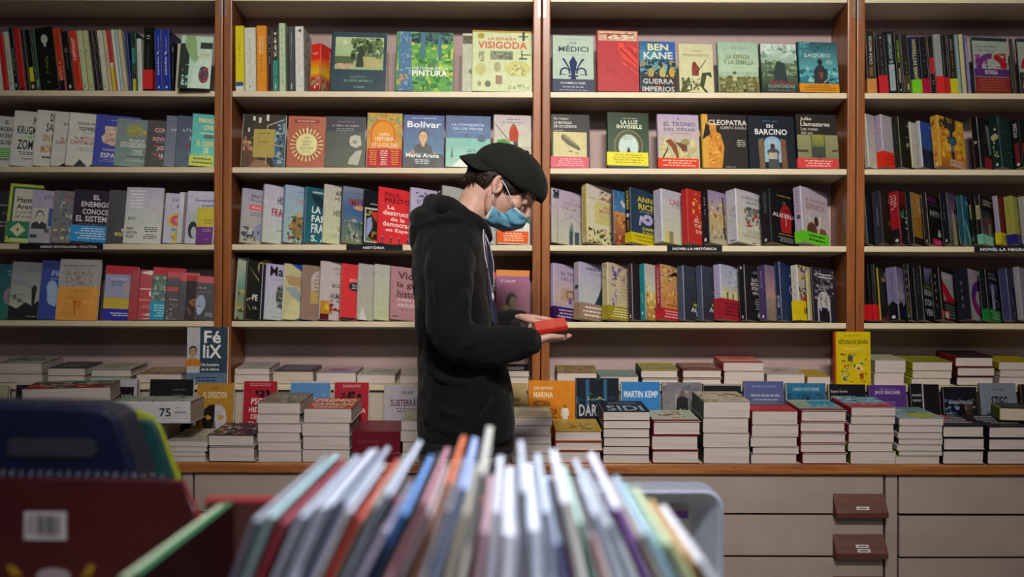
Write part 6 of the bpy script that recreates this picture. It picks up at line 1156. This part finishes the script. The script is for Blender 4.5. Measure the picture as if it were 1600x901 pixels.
# ---- legs and shoes
bm = bmesh.new()
for yy in (2.915, 3.09):
    hip = Vector((A(728, 700).x, yy-MW.y, .90)); kn = Vector((A(733, 700).x+.01, yy-MW.y, .50)); an = Vector((A(722, 700).x, yy-MW.y, .10))
    limb(bm, [hip, (hip+kn)/2, kn, (kn+an)/2, an], [.092, .088, .075, .068, .062], 18)
blob(bm, Vector((A(728, 700).x, 0, .89)), Vector((.112, 0, 0)), Vector((0, .15, 0)), Vector((0, 0, .09)))
solid('trousers', bm, jeans, man, .009, 3, .6, [(.08, .006)])
for yy in (2.915, 3.09):
    an = Vector((A(722, 700).x, yy-MW.y, .0)); m = MB()
    prof = [(-.07, .030, .075), (-.05, .040, .10), (0, .042, .105), (.05, .043, .085), (.10, .047, .062), (.15, .044, .052), (.185, .028, .035)]
    bm = bmesh.new()
    loft(bm, [(an+Vector((x, 0, h/2+.012)), Vector((0, w, 0)), Vector((0, 0, h/2))) for x, w, h in prof], 20, 2.6)
    sh = solid('shoe', bm, simple('black_canvas_shoe', '121214', '1c1c1f', 90, .7), man, None, 0)
    bm = bmesh.new(); loft(bm, [(an+Vector((x, 0, .0105)), Vector((0, w+.004, 0)), Vector((0, 0, .0105))) for x, w, h in prof], 20, 5)
    solid('sole', bm, simple('white_rubber_sole', 'b0aca4', 'bab6ae', 50, .6), sh, None, 0)

# ---- hair under the cap
bm = bmesh.new()
bmesh.ops.create_uvsphere(bm, u_segments=48, v_segments=36, radius=1)
for v in bm.verts:
    f, u, s = v.co.x*.097-.010, v.co.z*.090+.036, v.co.y*.077
    v.co = Vector((f, u, s))
dele = [v for v in bm.verts if v.co.x > .048-(.02 if v.co.y < .02 else 0) or v.co.y < -.052 or (v.co.x > -.028 and v.co.y < .018) or v.co.y > .060 or (v.co.x > .018 and v.co.y < .022)]
bmesh.ops.delete(bm, geom=dele, context='VERTS')
for v in bm.verts: v.co = Hd(v.co.x, v.co.y, v.co.z)
hair = solid('hair', bm, hairm, man, None, 0)
hs = hair.modifiers.new('thickness', 'SOLIDIFY'); hs.thickness = .004
rnd = random.Random(9); st = MB()
def on_head(f, u, sg, k=1.0):
    q = 1-((f+.012)/.101)**2-((u-.036)/.094)**2
    return Hd(f, u, sg*.079*k*math.sqrt(max(q, .0)))
for i in range(900):
    sg = -1 if i % 4 else 1
    f0 = rnd.uniform(-.10, .066); u0 = rnd.uniform(-.02, .027)
    if f0 > .012: u0 = rnd.uniform(.020, .032)
    if -.028 < f0 <= .012: continue
    ln = rnd.uniform(.018, .042); df = rnd.uniform(-.35, .1) if f0 < 0 else rnd.uniform(-.2, .5)
    if f0 > .012: ln = rnd.uniform(.012, .03)
    pts = []
    for k in range(4):
        f = f0+df*ln*k/3; u = u0-ln*k/3
        pts.append(on_head(f, u, sg, 1.01+.03*rnd.random()))
    st.tube(pts, [.0010, .0013, .0010, .0003], 5)
for i in range(22):      # fringe falling beside the forehead
    f0 = rnd.uniform(.048, .078); s0 = -rnd.uniform(.030, .062)*(1-(f0-.05)*6); u0 = .040
    st.tube([Hd(f0, u0, s0-.008), Hd(f0+.004, u0-.012, s0-.010), Hd(f0+.004, u0-rnd.uniform(.02, .034), s0-.009)], [.0016, .0018, .0004], 5)
for i in range(90):      # nape
    s0 = rnd.uniform(-.05, .05); f0 = -.012-.098*math.sqrt(1-(s0/.079)**2); u0 = rnd.uniform(.0, .03)
    st.tube([Hd(f0-.003, u0, s0), Hd(f0+.008, u0-.024, s0*1.0), Hd(f0+.032, u0-.05-rnd.uniform(0, .016), s0)], [.0016, .002, .0005], 5)
stl = st.build('hair_strands', hairm, hair, True)
for v in (): pass
st2 = MB()
for sg in (-1,):
    st2.tube([Hd(.088, .028, .049*sg), Hd(.104, .032, .034*sg), Hd(.111, .030, .014*sg)], [.0022, .0038, .0020], 7)
    st2.tube([Hd(.092, .001, .043*sg), Hd(.1015, -.001, .032*sg), Hd(.101, .000, .021*sg)], [.0010, .0020, .0010], 6)
    for k in range(7):
        q = Hd(.095+.006*math.sin(k*.5), -.001, (-.044+.0036*k)); st2.tube([q, q+fv*.006-uv*.006], [.0008, .0003], 4)
eb = st2.build('eyebrow_and_lashes', hairm, hair, True)

# ---- cap worn backwards
CC = (.008, .047); CA = (.124, .090, .088)
bm = bmesh.new(); bmesh.ops.create_uvsphere(bm, u_segments=48, v_segments=32, radius=1)
def cap_pt(x, y, z, k=1.0):
    bulge = 1+.02*max(0, x)
    return CC[0]+x*CA[0]*k*bulge, CC[1]+z*CA[1]*k, y*CA[2]*k
for v in bm.verts: v.co = Vector(cap_pt(v.co.x, v.co.y, v.co.z))
bmesh.ops.delete(bm, geom=[v for v in bm.verts if v.co.y < .027+max(0, v.co.x-.06)*.12], context='VERTS')
for v in bm.verts: v.co = Hd(v.co.x, v.co.y, v.co.z)
crown = solid('cap', bm, capm, man, None, 0, disp=None); crown.data.polygons.foreach_set('use_smooth', [True]*len(crown.data.polygons))
t_ = crown.modifiers.new('thickness', 'SOLIDIFY'); t_.thickness = .003
tx_ = bpy.data.textures.new('cap_creases', 'CLOUDS'); tx_.noise_scale = .045
dd_ = crown.modifiers.new('creases', 'DISPLACE'); dd_.texture = tx_; dd_.strength = .006; dd_.texture_coords = 'LOCAL'
sm = MB()
for k in range(6):
    a = math.radians(k*60+30); pts = []
    for j in range(13):
        e = math.radians(88-j*6.2); x, y, z = math.cos(e)*math.cos(a), math.cos(e)*math.sin(a), math.sin(e)
        f, u, s = cap_pt(x, y, z, 1.008)
        if u > .029+max(0, f-.06)*.12: pts.append(Hd(f, u, s))
    if len(pts) > 2: sm.tube(pts, .0014, 5)
sm.build('cap_seams', capm, crown, True)
bt = bmesh.new(); blob(bt, Hd(CC[0], CC[1]+CA[1]+.002), fv*.007, uv*.004, sv*.007, 12); solid('button', bt, capm, crown, None, 0)
vs, fs = [], []
for j in range(9):
    for i in range(17):
        s = -1+2*i/16; r = j/8
        f = (-.090+.058*s*s)*(1-r)+(-.152+.062*abs(s)**2.4)*r; u = (.058-.026*s*s)*(1-r)+(.009-.008*s*s)*r+.006*math.sin(math.pi*r)*(1-2*s*s)
        vs.append(tuple(Hd(f, u, s*(.082-.012*r))))
for j in range(8):
    for i in range(16): k = j*17+i; fs.append((k, k+1, k+18, k+17))
me = bpy.data.meshes.new('brim'); me.from_pydata(vs, [], fs); me.polygons.foreach_set('use_smooth', [True]*len(fs))
br = link('brim', me, capm, crown); ss = br.modifiers.new('thickness', 'SOLIDIFY'); ss.thickness = .0045; ss.offset = 0
br.modifiers.new('round', 'SUBSURF').levels = 1

# ---- face mask
def MP(px, py, s): return A(px, py, YP+s)
colsm = [ # near edge, near quarter, mid plane : five heights each
  [MP(804, 324, -.060), MP(795, 329, -.071), MP(786, 333.5, -.074), MP(777, 328, -.072), MP(770, 321, -.068)],
  [MP(813.5, 331, -.044), MP(806, 341, -.060), MP(795, 347, -.066), MP(777, 341, -.066), MP(761, 336, -.060)],
  [MP(820, 337, -.016), MP(817, 346, -.036), MP(804, 354, -.046), MP(780, 353, -.050), MP(757, 343, -.044)],
  [MP(823, 339, 0), MP(822, 347, 0), MP(812, 357, 0), MP(790, 359.5, 0), MP(768, 353, 0)]]
def bez(P, t):
    n = len(P)-1; i = min(int(t*n), n-1); tt = t*n-i
    p0, p1, p2, p3 = P[max(i-1, 0)], P[i], P[i+1], P[min(i+2, n)]
    return .5*((2*p1)+(p2-p0)*tt+(2*p0-5*p1+4*p2-p3)*tt*tt+(3*p1-p0-3*p2+p3)*tt**3)
NU, NV = 18, 26; vs = []; fs = []; cm = []
full = colsm+[[Vector((p.x, -p.y, p.z)) for p in c] for c in colsm[-2::-1]]
for j in range(NV+1):
    rowp = [bez(c, j/NV) for c in full]
    for i in range(2*NU+1):
        q = bez(rowp, i/(2*NU))
        e = abs(i-NU)/NU; pl = math.sin(j/NV*math.pi*7+math.sin(i*.6)*.7)*.0034*min(1, e*1.4+.25)
        ctr = Hd(.04, -.04, 0); q = q+(q-ctr).normalized()*pl
        vs.append(tuple(q))
for j in range(NV):
    for i in range(2*NU): k = j*(2*NU+1)+i; fs.append((k, k+1, k+2*NU+2, k+2*NU+1)); cm.append(1 if j < 2 or j >= NV-2 else 0)
me = bpy.data.meshes.new('face_mask'); me.from_pydata(vs, [], fs); me.polygons.foreach_set('use_smooth', [True]*len(fs))
fm = link('face_mask', me, [bluem, whitem], man); me.polygons.foreach_set('material_index', cm)
ss = fm.modifiers.new('thickness', 'SOLIDIFY'); ss.thickness = .0015
el = MB()
for sg in (-1, 1):
    def Q(x, y, s): return A(x, y, YP+s*sg*-1)
    el.tube([Q(804, 324, -.061), Q(798, 308, -.079), Q(790, 290, -.086), Q(784, 281, -.082)], .0014, 6)
    el.tube([Q(770, 321, -.070), Q(770, 311, -.078), Q(771, 303, -.080)], .0014, 6)
el.build('ear_loops', whitem, fm, True)

# ---- the booklet in the hands
R_SP0 = Matrix(((0, 0, -1), (1, 0, 0), (0, -1, 0)))
R = Matrix.Rotation(math.radians(-9), 3, 'Y') @ Matrix.Rotation(math.radians(9), 3, 'X') @ R_SP0
b = make_book('booklet', .130, .092, .015, 'd8382c', 'b82420', art='g 0 0 100 100 e04a38 d43a2c;r 0 44 100 47 e87058;r 0 70 100 71 c83428', sart='r 80 0 86 100 d04038', seed=900, gloss=True, bc='a82420')
pg_ = [c for c in b.children if c.name.startswith('pages')][0]; pg_.data.materials.clear(); pg_.data.materials.append(simple('red_page_block', 'b02c24', 'c0342c', 60, .7))
loc = at(887, 508, 2.875)
b.matrix_world = Matrix.Translation(loc) @ R.to_4x4()
tag(b, 'small bright red booklet held open in both hands of the person', 'book')
# ================================================================= foreground, close to the camera and out of focus
TZ = .90
table = thing('display_table', 'wooden display table carrying the crate of picture books', 'table', (-.15, .9, 0))
def tb(mb, name, mat, parent, org, bevel=0, smooth=False):
    mb.v = [(v[0]-org[0], v[1]-org[1], v[2]-org[2]) for v in mb.v]; return mb.build(name, mat, parent, smooth, bevel)
TO = (-.15, .9, 0)
mb = MB(); mb.box(-.85, .58, TZ-.03, .34, 1.42, TZ); tb(mb, 'table_top', M['wood_x'], table, TO, .004)
for x in (-.82, .28):
    for y in (.61, 1.35):
        mb = MB(); mb.box(x, y, 0, x+.045, y+.045, TZ-.031); tb(mb, 'leg', M['wood'], table, TO, .003)
redm = simple('shaded_red_board', '30100c', '3c1410', 30, .5, bmp=.05)  # crate red darkened so the colour carries the shadow inside
crate = thing('crate', 'low red-backed crate holding the fan of thin picture books', 'crate', (-.10, .94, TZ))
CO = (-.10, .94, TZ)
mb = MB(); mb.box(-.345, .755, TZ+.0005, .305, 1.135, TZ+.012); tb(mb, 'base', redm, crate, CO, .001)
mb = MB(); mb.box(-.345, 1.121, TZ+.0125, .07, 1.135, 1.096); tb(mb, 'back_panel', redm, crate, CO, .002)
mb = MB(); mb.box(-.345, .755, TZ+.0125, .305, .766, .955); tb(mb, 'front_panel', redm, crate, CO, .002)
mb = MB(); mb.box(-.345, 1.1195, 1.0962, .07, 1.1365, 1.103); tb(mb, 'rim', simple('unshaded_red_rim', '74201a', '80241c', 30, .5), crate, CO, .002)  # rim keeps the crate's red without the painted-in shade
for x in (-.345, .295):
    mb = MB(); zb = 1.05 if x < 0 else .965
    mb.add([(x,.7665,TZ+.0125),(x+.01,.7665,TZ+.0125),(x+.01,1.1205,TZ+.0125),(x,1.1205,TZ+.0125),(x,.7665,.955),(x+.01,.7665,.955),(x+.01,1.1205,zb),(x,1.1205,zb)],
           [(0,3,2,1),(4,5,6,7),(0,1,5,4),(1,2,6,5),(2,3,7,6),(3,0,4,7)])
    tb(mb, 'side_panel', redm, crate, CO, .001)
FGB = '''
185 903 0 9 .27 b8b898 2c6c40 e0 cream-topped picture book squeezed against the crate's left side
203 898 0 13 .27 2c6c44 2c0c0c e0 green-edged picture book standing at the crate's left side
391 811 20 6 .30 a8a8b0 30343a e6 thin charcoal picture book, first of the leaning fan
411 806 21 7 .30 a8c4c4 4c5854 e6 pale sea-green topped picture book, second in the fan
429 814 22 6 .29 a85860 641820 e6 thin dark red picture book near the start of the fan
449 803 23 8 .29 b8bcc8 6c6c74 e6 grey picture book with a white top, right of the dark red one
466 790 24 8 .29 c4c8d4 707078 e6 white-topped picture book, first of three alike
483 786 24 7 .28 c4c8d4 64646c e6 white-topped picture book, middle of three alike
500 783 25 6 .28 bcc4d4 3c3c4c e6 white-topped picture book, last of three alike with a dark spine
515 796 25 7 .22 c8ccd4 8c8480 e6 short beige-spined picture book with a bright white top
530 806 26 7 .27 c0584c 8c342c e6 coral-topped picture book with a rust spine
549 785 26 7 .24 8c9488 54544c e6 olive-grey picture book behind the coral one
569 767 26 10 .28 ccd0e0 484a50 e6 bright white-topped tall picture book with a dark grey spine
588 826 27 7 .20 a8a4b4 8c8494 e6 short lavender picture book leaning low
602 798 27 9 .28 7098cc 0c3c68 e6 sky-blue topped picture book with a deep blue spine
619 782 26 6 .24 3c3c44 28282c e6 near-black picture book right of the blue one
637 783 26 8 .28 c08c94 7c5054 e6 pink-topped picture book
652 800 24 7 .22 a89c9c 6c5c5c e6 mouse-grey picture book between pink and orange ones
667 752 20 9 .26 dc6c3c a08c84 e6 vivid orange-topped picture book, tallest of the left half
682 792 19 6 .24 b0acb0 74747c e6 silver picture book under the orange one
698 759 17 11 .27 98a8d4 5c6068 e6 periwinkle-topped picture book with a grey spine
716 800 14 7 .22 b8b0a0 948c78 e6 khaki picture book left of the cream one
735 738 11 9 .27 c4c0b4 6c6c68 e6 cream-topped tall picture book near the middle
751 830 8 8 .24 b09094 8c747c e6 dusty rose picture book standing nearly upright
769 800 5 8 .27 c4c4cc a8a8b0 e6 white picture book left of the centre gap
786 834 3 13 .30 ccccd4 b4b4bc e6 broad white picture book at the middle of the fan
806 768 1 8 .27 c0c4cc 54545c e6 white-topped picture book with a slate spine, upright
823 828 -2 13 .30 ccd0d8 a0a8b8 e6 wide bluish-white picture book right of the middle
841 800 -5 8 .28 bcc4d0 707888 e6 blue-grey picture book, slightly tipped left
857 850 -8 14 .28 c4ccdc 2c2450 e6 pale topped picture book with a navy and purple spine
877 786 -11 9 .26 d0d0d8 b0a89c e6 white picture book with a long beige spine
893 818 -14 7 .26 a8c0b0 48685c e6 green-spined thin picture book
908 838 -16 8 .24 c0b8c4 a87870 e6 salmon-spined picture book
925 806 -19 7 .26 c0c4cc 8c94a4 e6 light steel picture book in the right half
941 822 -21 7 .25 bcc0c4 7c8490 e6 smoke-grey picture book left of the purple-spined one
957 797 -23 9 .27 d4d4dc 4c2068 e6 white-topped picture book with a purple spine
975 840 -25 7 .24 a89c8c 6c6450 e6 drab brown picture book right of the purple-spined one
993 836 -27 8 .24 a8c0cc 7c98a0 e6 light blue picture book leaning left
1012 850 -28 7 .24 98b0a0 5c8468 e6 mint picture book at the right slope of the fan
1032 852 -30 8 .22 c4c8a0 8c9468 e6 pale yellow picture book low on the right
1054 866 -31 8 .20 b8946c a0743c e6 tan picture book, last but one on the right
1076 878 -32 9 .20 d0d0d0 a8a8ac e6 white picture book, last on the right
'''
rnd = random.Random(21)
FGP = []
for k, line in enumerate(FGB.strip().split('\n')):
    a = line.split(' ', 8); px_, py_, ln, tpx, W, tc, sc_, _, look = a
    px_, py_, ln, tpx, W = float(px_), float(py_), float(ln), float(tpx), float(W)
    Yn = .775+rnd.uniform(0, .012); tm = tpx/1555.6*Yn*(1.12 if k < 2 else 1.75)
    R = rot(90, 0, ln); top = at(px_, py_, Yn)
    # corner (0, t, H) is the near top left one
    H = .2
    for _ in range(8):
        loc = top-R @ Vector((0, tm, H)); low = min((loc+R @ c).z for c in corners(W, H, tm))
        H += (low-(TZ+.0135))/math.cos(math.radians(ln))
    loc = top-R @ Vector((0, tm, H))
    for q in range(40):
        me_ = obb(R, loc, W, H, tm, .0002)
        if not any(clash(me_, b) for b in FGP[-5:]): break
        if q % 2: loc.x += .0012
        else: tm = max(tm*.95, .0045); loc = loc+R @ Vector((0, 0, 0))
        loc.z += (TZ+.0135)-min((loc+R @ c).z for c in corners(W, H, tm))
    if loc.x-.0 > 9: pass
    FGP.append(obb(R, loc, W, H, tm, .0004))
    mixc = lambda a, b, t: ''.join('%02x' % int(int(a[q:q+2], 16)*(1-t)+int(b[q:q+2], 16)*t) for q in (0, 2, 4))
    fc_ = sc_ if sc_ == '2c0c0c' else mixc(sc_, tc, .55); sc_ = sc_ if sc_ == '2c0c0c' else mixc(sc_, tc, .28)
    root = bpy.data.objects.new('picture_book', None); COL.objects.link(root); root.empty_display_size = .03
    link('cover', book_cover_mesh(W, H, tm, fc_, sc_, '', f's 0 0 100 100 14 22 {sc_},{tc}' if k % 3 == 0 else f'r 0 60 100 80 {tc}' if k % 3 == 1 else '', False, k, None), M['gloss'], root)
    mb = MB(); mb.box(.0012, .0011, .001, W-.002, tm-.0011, H-.0004, srgb(tc)); mb.build('pages', M['matte'], root)
    root.matrix_world = Matrix.Translation(loc) @ R.to_4x4()
    tag(root, look+', blurred foreground' if len(look.split()) < 13 else look, 'book', 'picture books in the foreground crate')

# grey plastic tray with a purple stripe, standing behind the fan
tray = thing('plastic_tray', 'grey plastic tray with rounded corner and purple stripe, right of the book fan', 'tray', at(1005, 880, 1.70))
TO2 = tuple(tray.location)
def rrect(x0, x1, z0, z1, r, n=8):
    pts = []
    for cx, cz, a0 in ((x1-r, z1-r, 0), (x0+r, z1-r, 90), (x0+r, z0+r, 180), (x1-r, z0+r, 270)):
        for i in range(n+1):
            a = math.radians(a0+90*i/n); pts.append((cx+r*math.cos(a), cz+r*math.sin(a)))
    return pts
x0_, x1_ = at(860, 800, 1.7).x, at(1131, 800, 1.7).x; z1_ = at(1000, 765, 1.7).z; z0_ = .803
greym = simple('matte_grey_plastic', '8c9098', '989ca4', 40, .45); greylit = simple('lit_grey_tray_floor', '989c98', 'a4a8a4', 40, .5)  # floor panel grey lightened to look lit where lamps do not reach
def rings(name, loops, mat, parent, cap=True):
    m = MB(); n = len(loops[0])
    for L in loops: m.v += L
    for j in range(len(loops)-1):
        for i in range(n): m.f.append([j*n+i, j*n+(i+1) % n, (j+1)*n+(i+1) % n, (j+1)*n+i]); m.c.append(None)
    if cap: m.f.append([(len(loops)-1)*n+i for i in range(n)]); m.c.append(None)
    m.v = [(v[0]-TO2[0], v[1]-TO2[1], v[2]-TO2[2]) for v in m.v]
    return m.build(name, mat, parent)
lp = lambda d, y, r: [(x, y, z) for x, z in rrect(x0_+d, x1_-d, z0_+d*.4, z1_-d*.7, r)]
rings('rim', [lp(.0, 1.775, .03), lp(0, 1.70, .03), lp(.006, 1.695, .028), lp(.012, 1.70, .026), lp(.046, 1.752, .014)], greym, tray, False)
rings('floor_panel', [lp(.046, 1.7525, .014), lp(.047, 1.753, .014)], greylit, tray)
ps = MB(); zt2 = at(1000, 797, 1.752).z; zb2 = at(1000, 809, 1.752).z
ps.box(x0_+.055, 1.7505, zb2, x1_-.052, 1.7522, zt2); ps.v = [(v[0]-TO2[0], v[1]-TO2[1], v[2]-TO2[2]) for v in ps.v]
ps.build('stripe', simple('purple_plastic_stripe', '643084', '6c388c', 40, .5), tray)['label'] = 'purple stripe'
stand = thing('side_table', 'low grey side table under the grey tray, just below the frame', 'table', (.2, 1.74, 0)); SO = (.2, 1.74, 0)
mb = MB(); mb.box(.02, 1.56, .775, .36, 1.95, .802); tb(mb, 'table_top', M['laminate'], stand, SO, .002)
for x in (.03, .31):
    for y in (1.58, 1.89):
        mb = MB(); mb.box(x, y, 0, x+.035, y+.035, .7745); tb(mb, 'leg', M['wood'], stand, SO, .002)

# left: red spiral notebook with a barcode, navy carrier, teal and lime folders
def slab(name, poly, Y, t, mat, parent, org, bev=.001):
    """outline given in pixels at depth Y, extruded away from the camera"""
    m = MB(); pts = [at(x, y, Y) for x, y in poly]; n = len(pts)
    m.v = [tuple(p-Vector(org)) for p in pts]+[tuple(p+Vector((0, t, 0))-Vector(org)) for p in pts]
    m.f = [list(range(n)), [n+i for i in range(n)][::-1]]+[[i, n+i, n+(i+1) % n, (i+1) % n] for i in range(n)]; m.c = [None]*len(m.f)
    return m.build(name, mat, parent, False, bev)
def zpx(z, Y): return 450.5+(CZ-z)*F/Y
nb = thing('spiral_notebook', 'big dark red spiral notebook with a white barcode label, blurred', 'notebook', at(150, 900, 1.15)); NO = nb.location.copy()
yb = zpx(TZ+.001, 1.15)
redn = simple('dark_red_glossy_card', '2a0408', '32060a', 12, .4, spec=.4)
slab('front_cover', [(-90, 744), (283, 751), (303, 800), (330, yb), (-90, yb)], 1.15, .003, redn, nb, NO)
slab('pages', [(-88, 752), (280, 757), (299, 800), (322, yb-3), (-88, yb-3)], 1.1535, .012, M['pagesw'], nb, NO)
slab('back_cover', [(-90, 744), (286, 750), (312, 800), (338, yb), (-90, yb)], 1.166, .003, simple('bright_red_card', '70101a', '7c141e', 12, .4), nb, NO)
rg = MB()
for i in range(24):
    c = at(-80+i*14.6, 746+i*.25, 1.159); rg.tube([c+Vector((0, .008*math.cos(a), .002+.008*math.sin(a)))-NO for a in [j*.5236 for j in range(13)]], .0011, 5, None, False)
rg.build('spiral_binding', simple('dark_wire', '1c1c20', '2c2c30', 50, .5, metal=.3), nb)
def flat(name, art, xa, ya, xb, yb_, Y, parent, org, texts=()):
    p0, p1 = at(xa, yb_, Y), at(xb, ya, Y); m = MB()
    draw(m, art, lambda u, v, l: (p0.x+(p1.x-p0.x)*u-org.x, Y-EPS*l*2-org.y, p0.z+(p1.z-p0.z)*v-org.z), random.Random(5)); return m.build(name, M['matte'], parent)
bars = 'r 0 0 100 100 8c8886;'+';'.join('r %.1f 18 %.1f 88 1c1a1c' % (10+i*4.6, 10+i*4.6+random.Random(i).choice((1.4, 2.6, 3.4))) for i in range(17))
flat('barcode_label', bars, 38, 799, 104, 843, 1.1495, nb, NO)
flat('sun_drawing', 'p 705410 6 0 12 2 8 12 3 14;p 705410 42 0 48 2 50 14 46 14;e 28 2 9 8 706868', 0, 757, 300, 901, 1.1494, nb, NO)
bf = thing('plastic_carrier', 'large navy blue plastic carrier with a dark hand slot, blurred at the left', 'folder', at(80, 900, 1.24)); BO = bf.location.copy()
yb = zpx(TZ+.001, 1.24); navy = simple('navy_blue_plastic', '060c20', '081026', 10, .38, spec=.4)
slab('shell', [(-150, 628), (60, 631), (140, 633), (168, 640), (182, 652), (196, 690), (214, 745), (240, yb), (-150, yb)], 1.24, .07, navy, bf, BO, .008)
slab('hand_slot', [(12, 690), (20, 684), (140, 686), (150, 692), (150, 708), (142, 714), (18, 713), (10, 708)], 1.2385, .0012, simple('black_slot_lining', '07080c', '0a0c10', 10, .7), bf, BO, .0003)
tf = thing('teal_folder', 'dark teal folder standing behind the navy carrier', 'folder', at(220, 900, 1.335)); TFO = tf.location.copy(); yb = zpx(TZ+.001, 1.335)
slab('cover', [(100, 657), (226, 656), (236, 660), (244, 674), (268, 745), (300, yb), (100, yb)], 1.335, .014, simple('dark_teal_card', '08302c', '0a3834', 12, .45), tf, TFO, .002)
lf = thing('lime_folder', 'lime yellow folder edge showing behind the teal one', 'folder', at(230, 900, 1.365)); LFO = lf.location.copy(); yb = zpx(TZ+.001, 1.365)
slab('cover', [(110, 640), (215, 640), (236, 650), (250, 668), (280, 745), (318, yb), (110, yb)], 1.365, .010, simple('lime_yellow_card', '7c8414', '888e18', 12, .45), lf, LFO, .002)
# ================================================================= camera and light
cam = bpy.data.cameras.new('camera'); co = bpy.data.objects.new('camera', cam); COL.objects.link(co)
cam.sensor_width = 36; cam.lens = 35; cam.clip_start = .05
co.location = (0, 0, CZ)
co.rotation_euler = (Matrix.Rotation(math.radians(90), 3, 'X') @ Matrix.Rotation(ROLL, 3, 'Z')).to_euler()
cam.dof.use_dof = True; cam.dof.focus_distance = 3.15; cam.dof.aperture_fstop = 2.7
SC.camera = co
def area(name, loc, target, sx, sy, power, col, spread=180):
    l = bpy.data.lights.new(name, 'AREA'); l.shape = 'RECTANGLE'; l.size = sx; l.size_y = sy; l.energy = power; l.color = col
    l.spread = math.radians(spread)
    o = bpy.data.objects.new(name, l); COL.objects.link(o); o.location = loc
    o.rotation_euler = (Vector(target)-Vector(loc)).to_track_quat('-Z', 'Y').to_euler(); return o
area('ceiling_tube_key', (.3, -.9, 4.35), (.3, 3.7, 1.80), 1.4, .3, 31, (1, .93, .84), 49)
area('ceiling_tube_near', (.3, 1.9, 4.4), (.3, 3.4, 1.0), 1.8, .3, 5, (1, .9, .8), 110)
area('ceiling_tube_rear', (-.2, -3.4, 4.3), (0, 2, .6), 2.4, .5, 26, (.9, .92, 1), 140)
area('ceiling_tube_front', (.45, -.35, 4.3), (.12, 1.0, 1.1), 1.0, .3, 17, (.82, .88, 1), 34)
w = bpy.data.worlds.new('shop_ambience'); SC.world = w; w.use_nodes = True
w.node_tree.nodes['Background'].inputs[0].default_value = (.8, .85, 1, 1); w.node_tree.nodes['Background'].inputs[1].default_value = .02
SC.view_settings.view_transform = 'Standard'; SC.view_settings.look = 'None'; SC.view_settings.gamma = 1; SC.view_settings.exposure = .02
SC.view_settings.use_curve_mapping = False
SC.cycles.use_denoising = True
SC.cycles.max_bounces = 6; SC.cycles.diffuse_bounces = 4; SC.cycles.glossy_bounces = 3
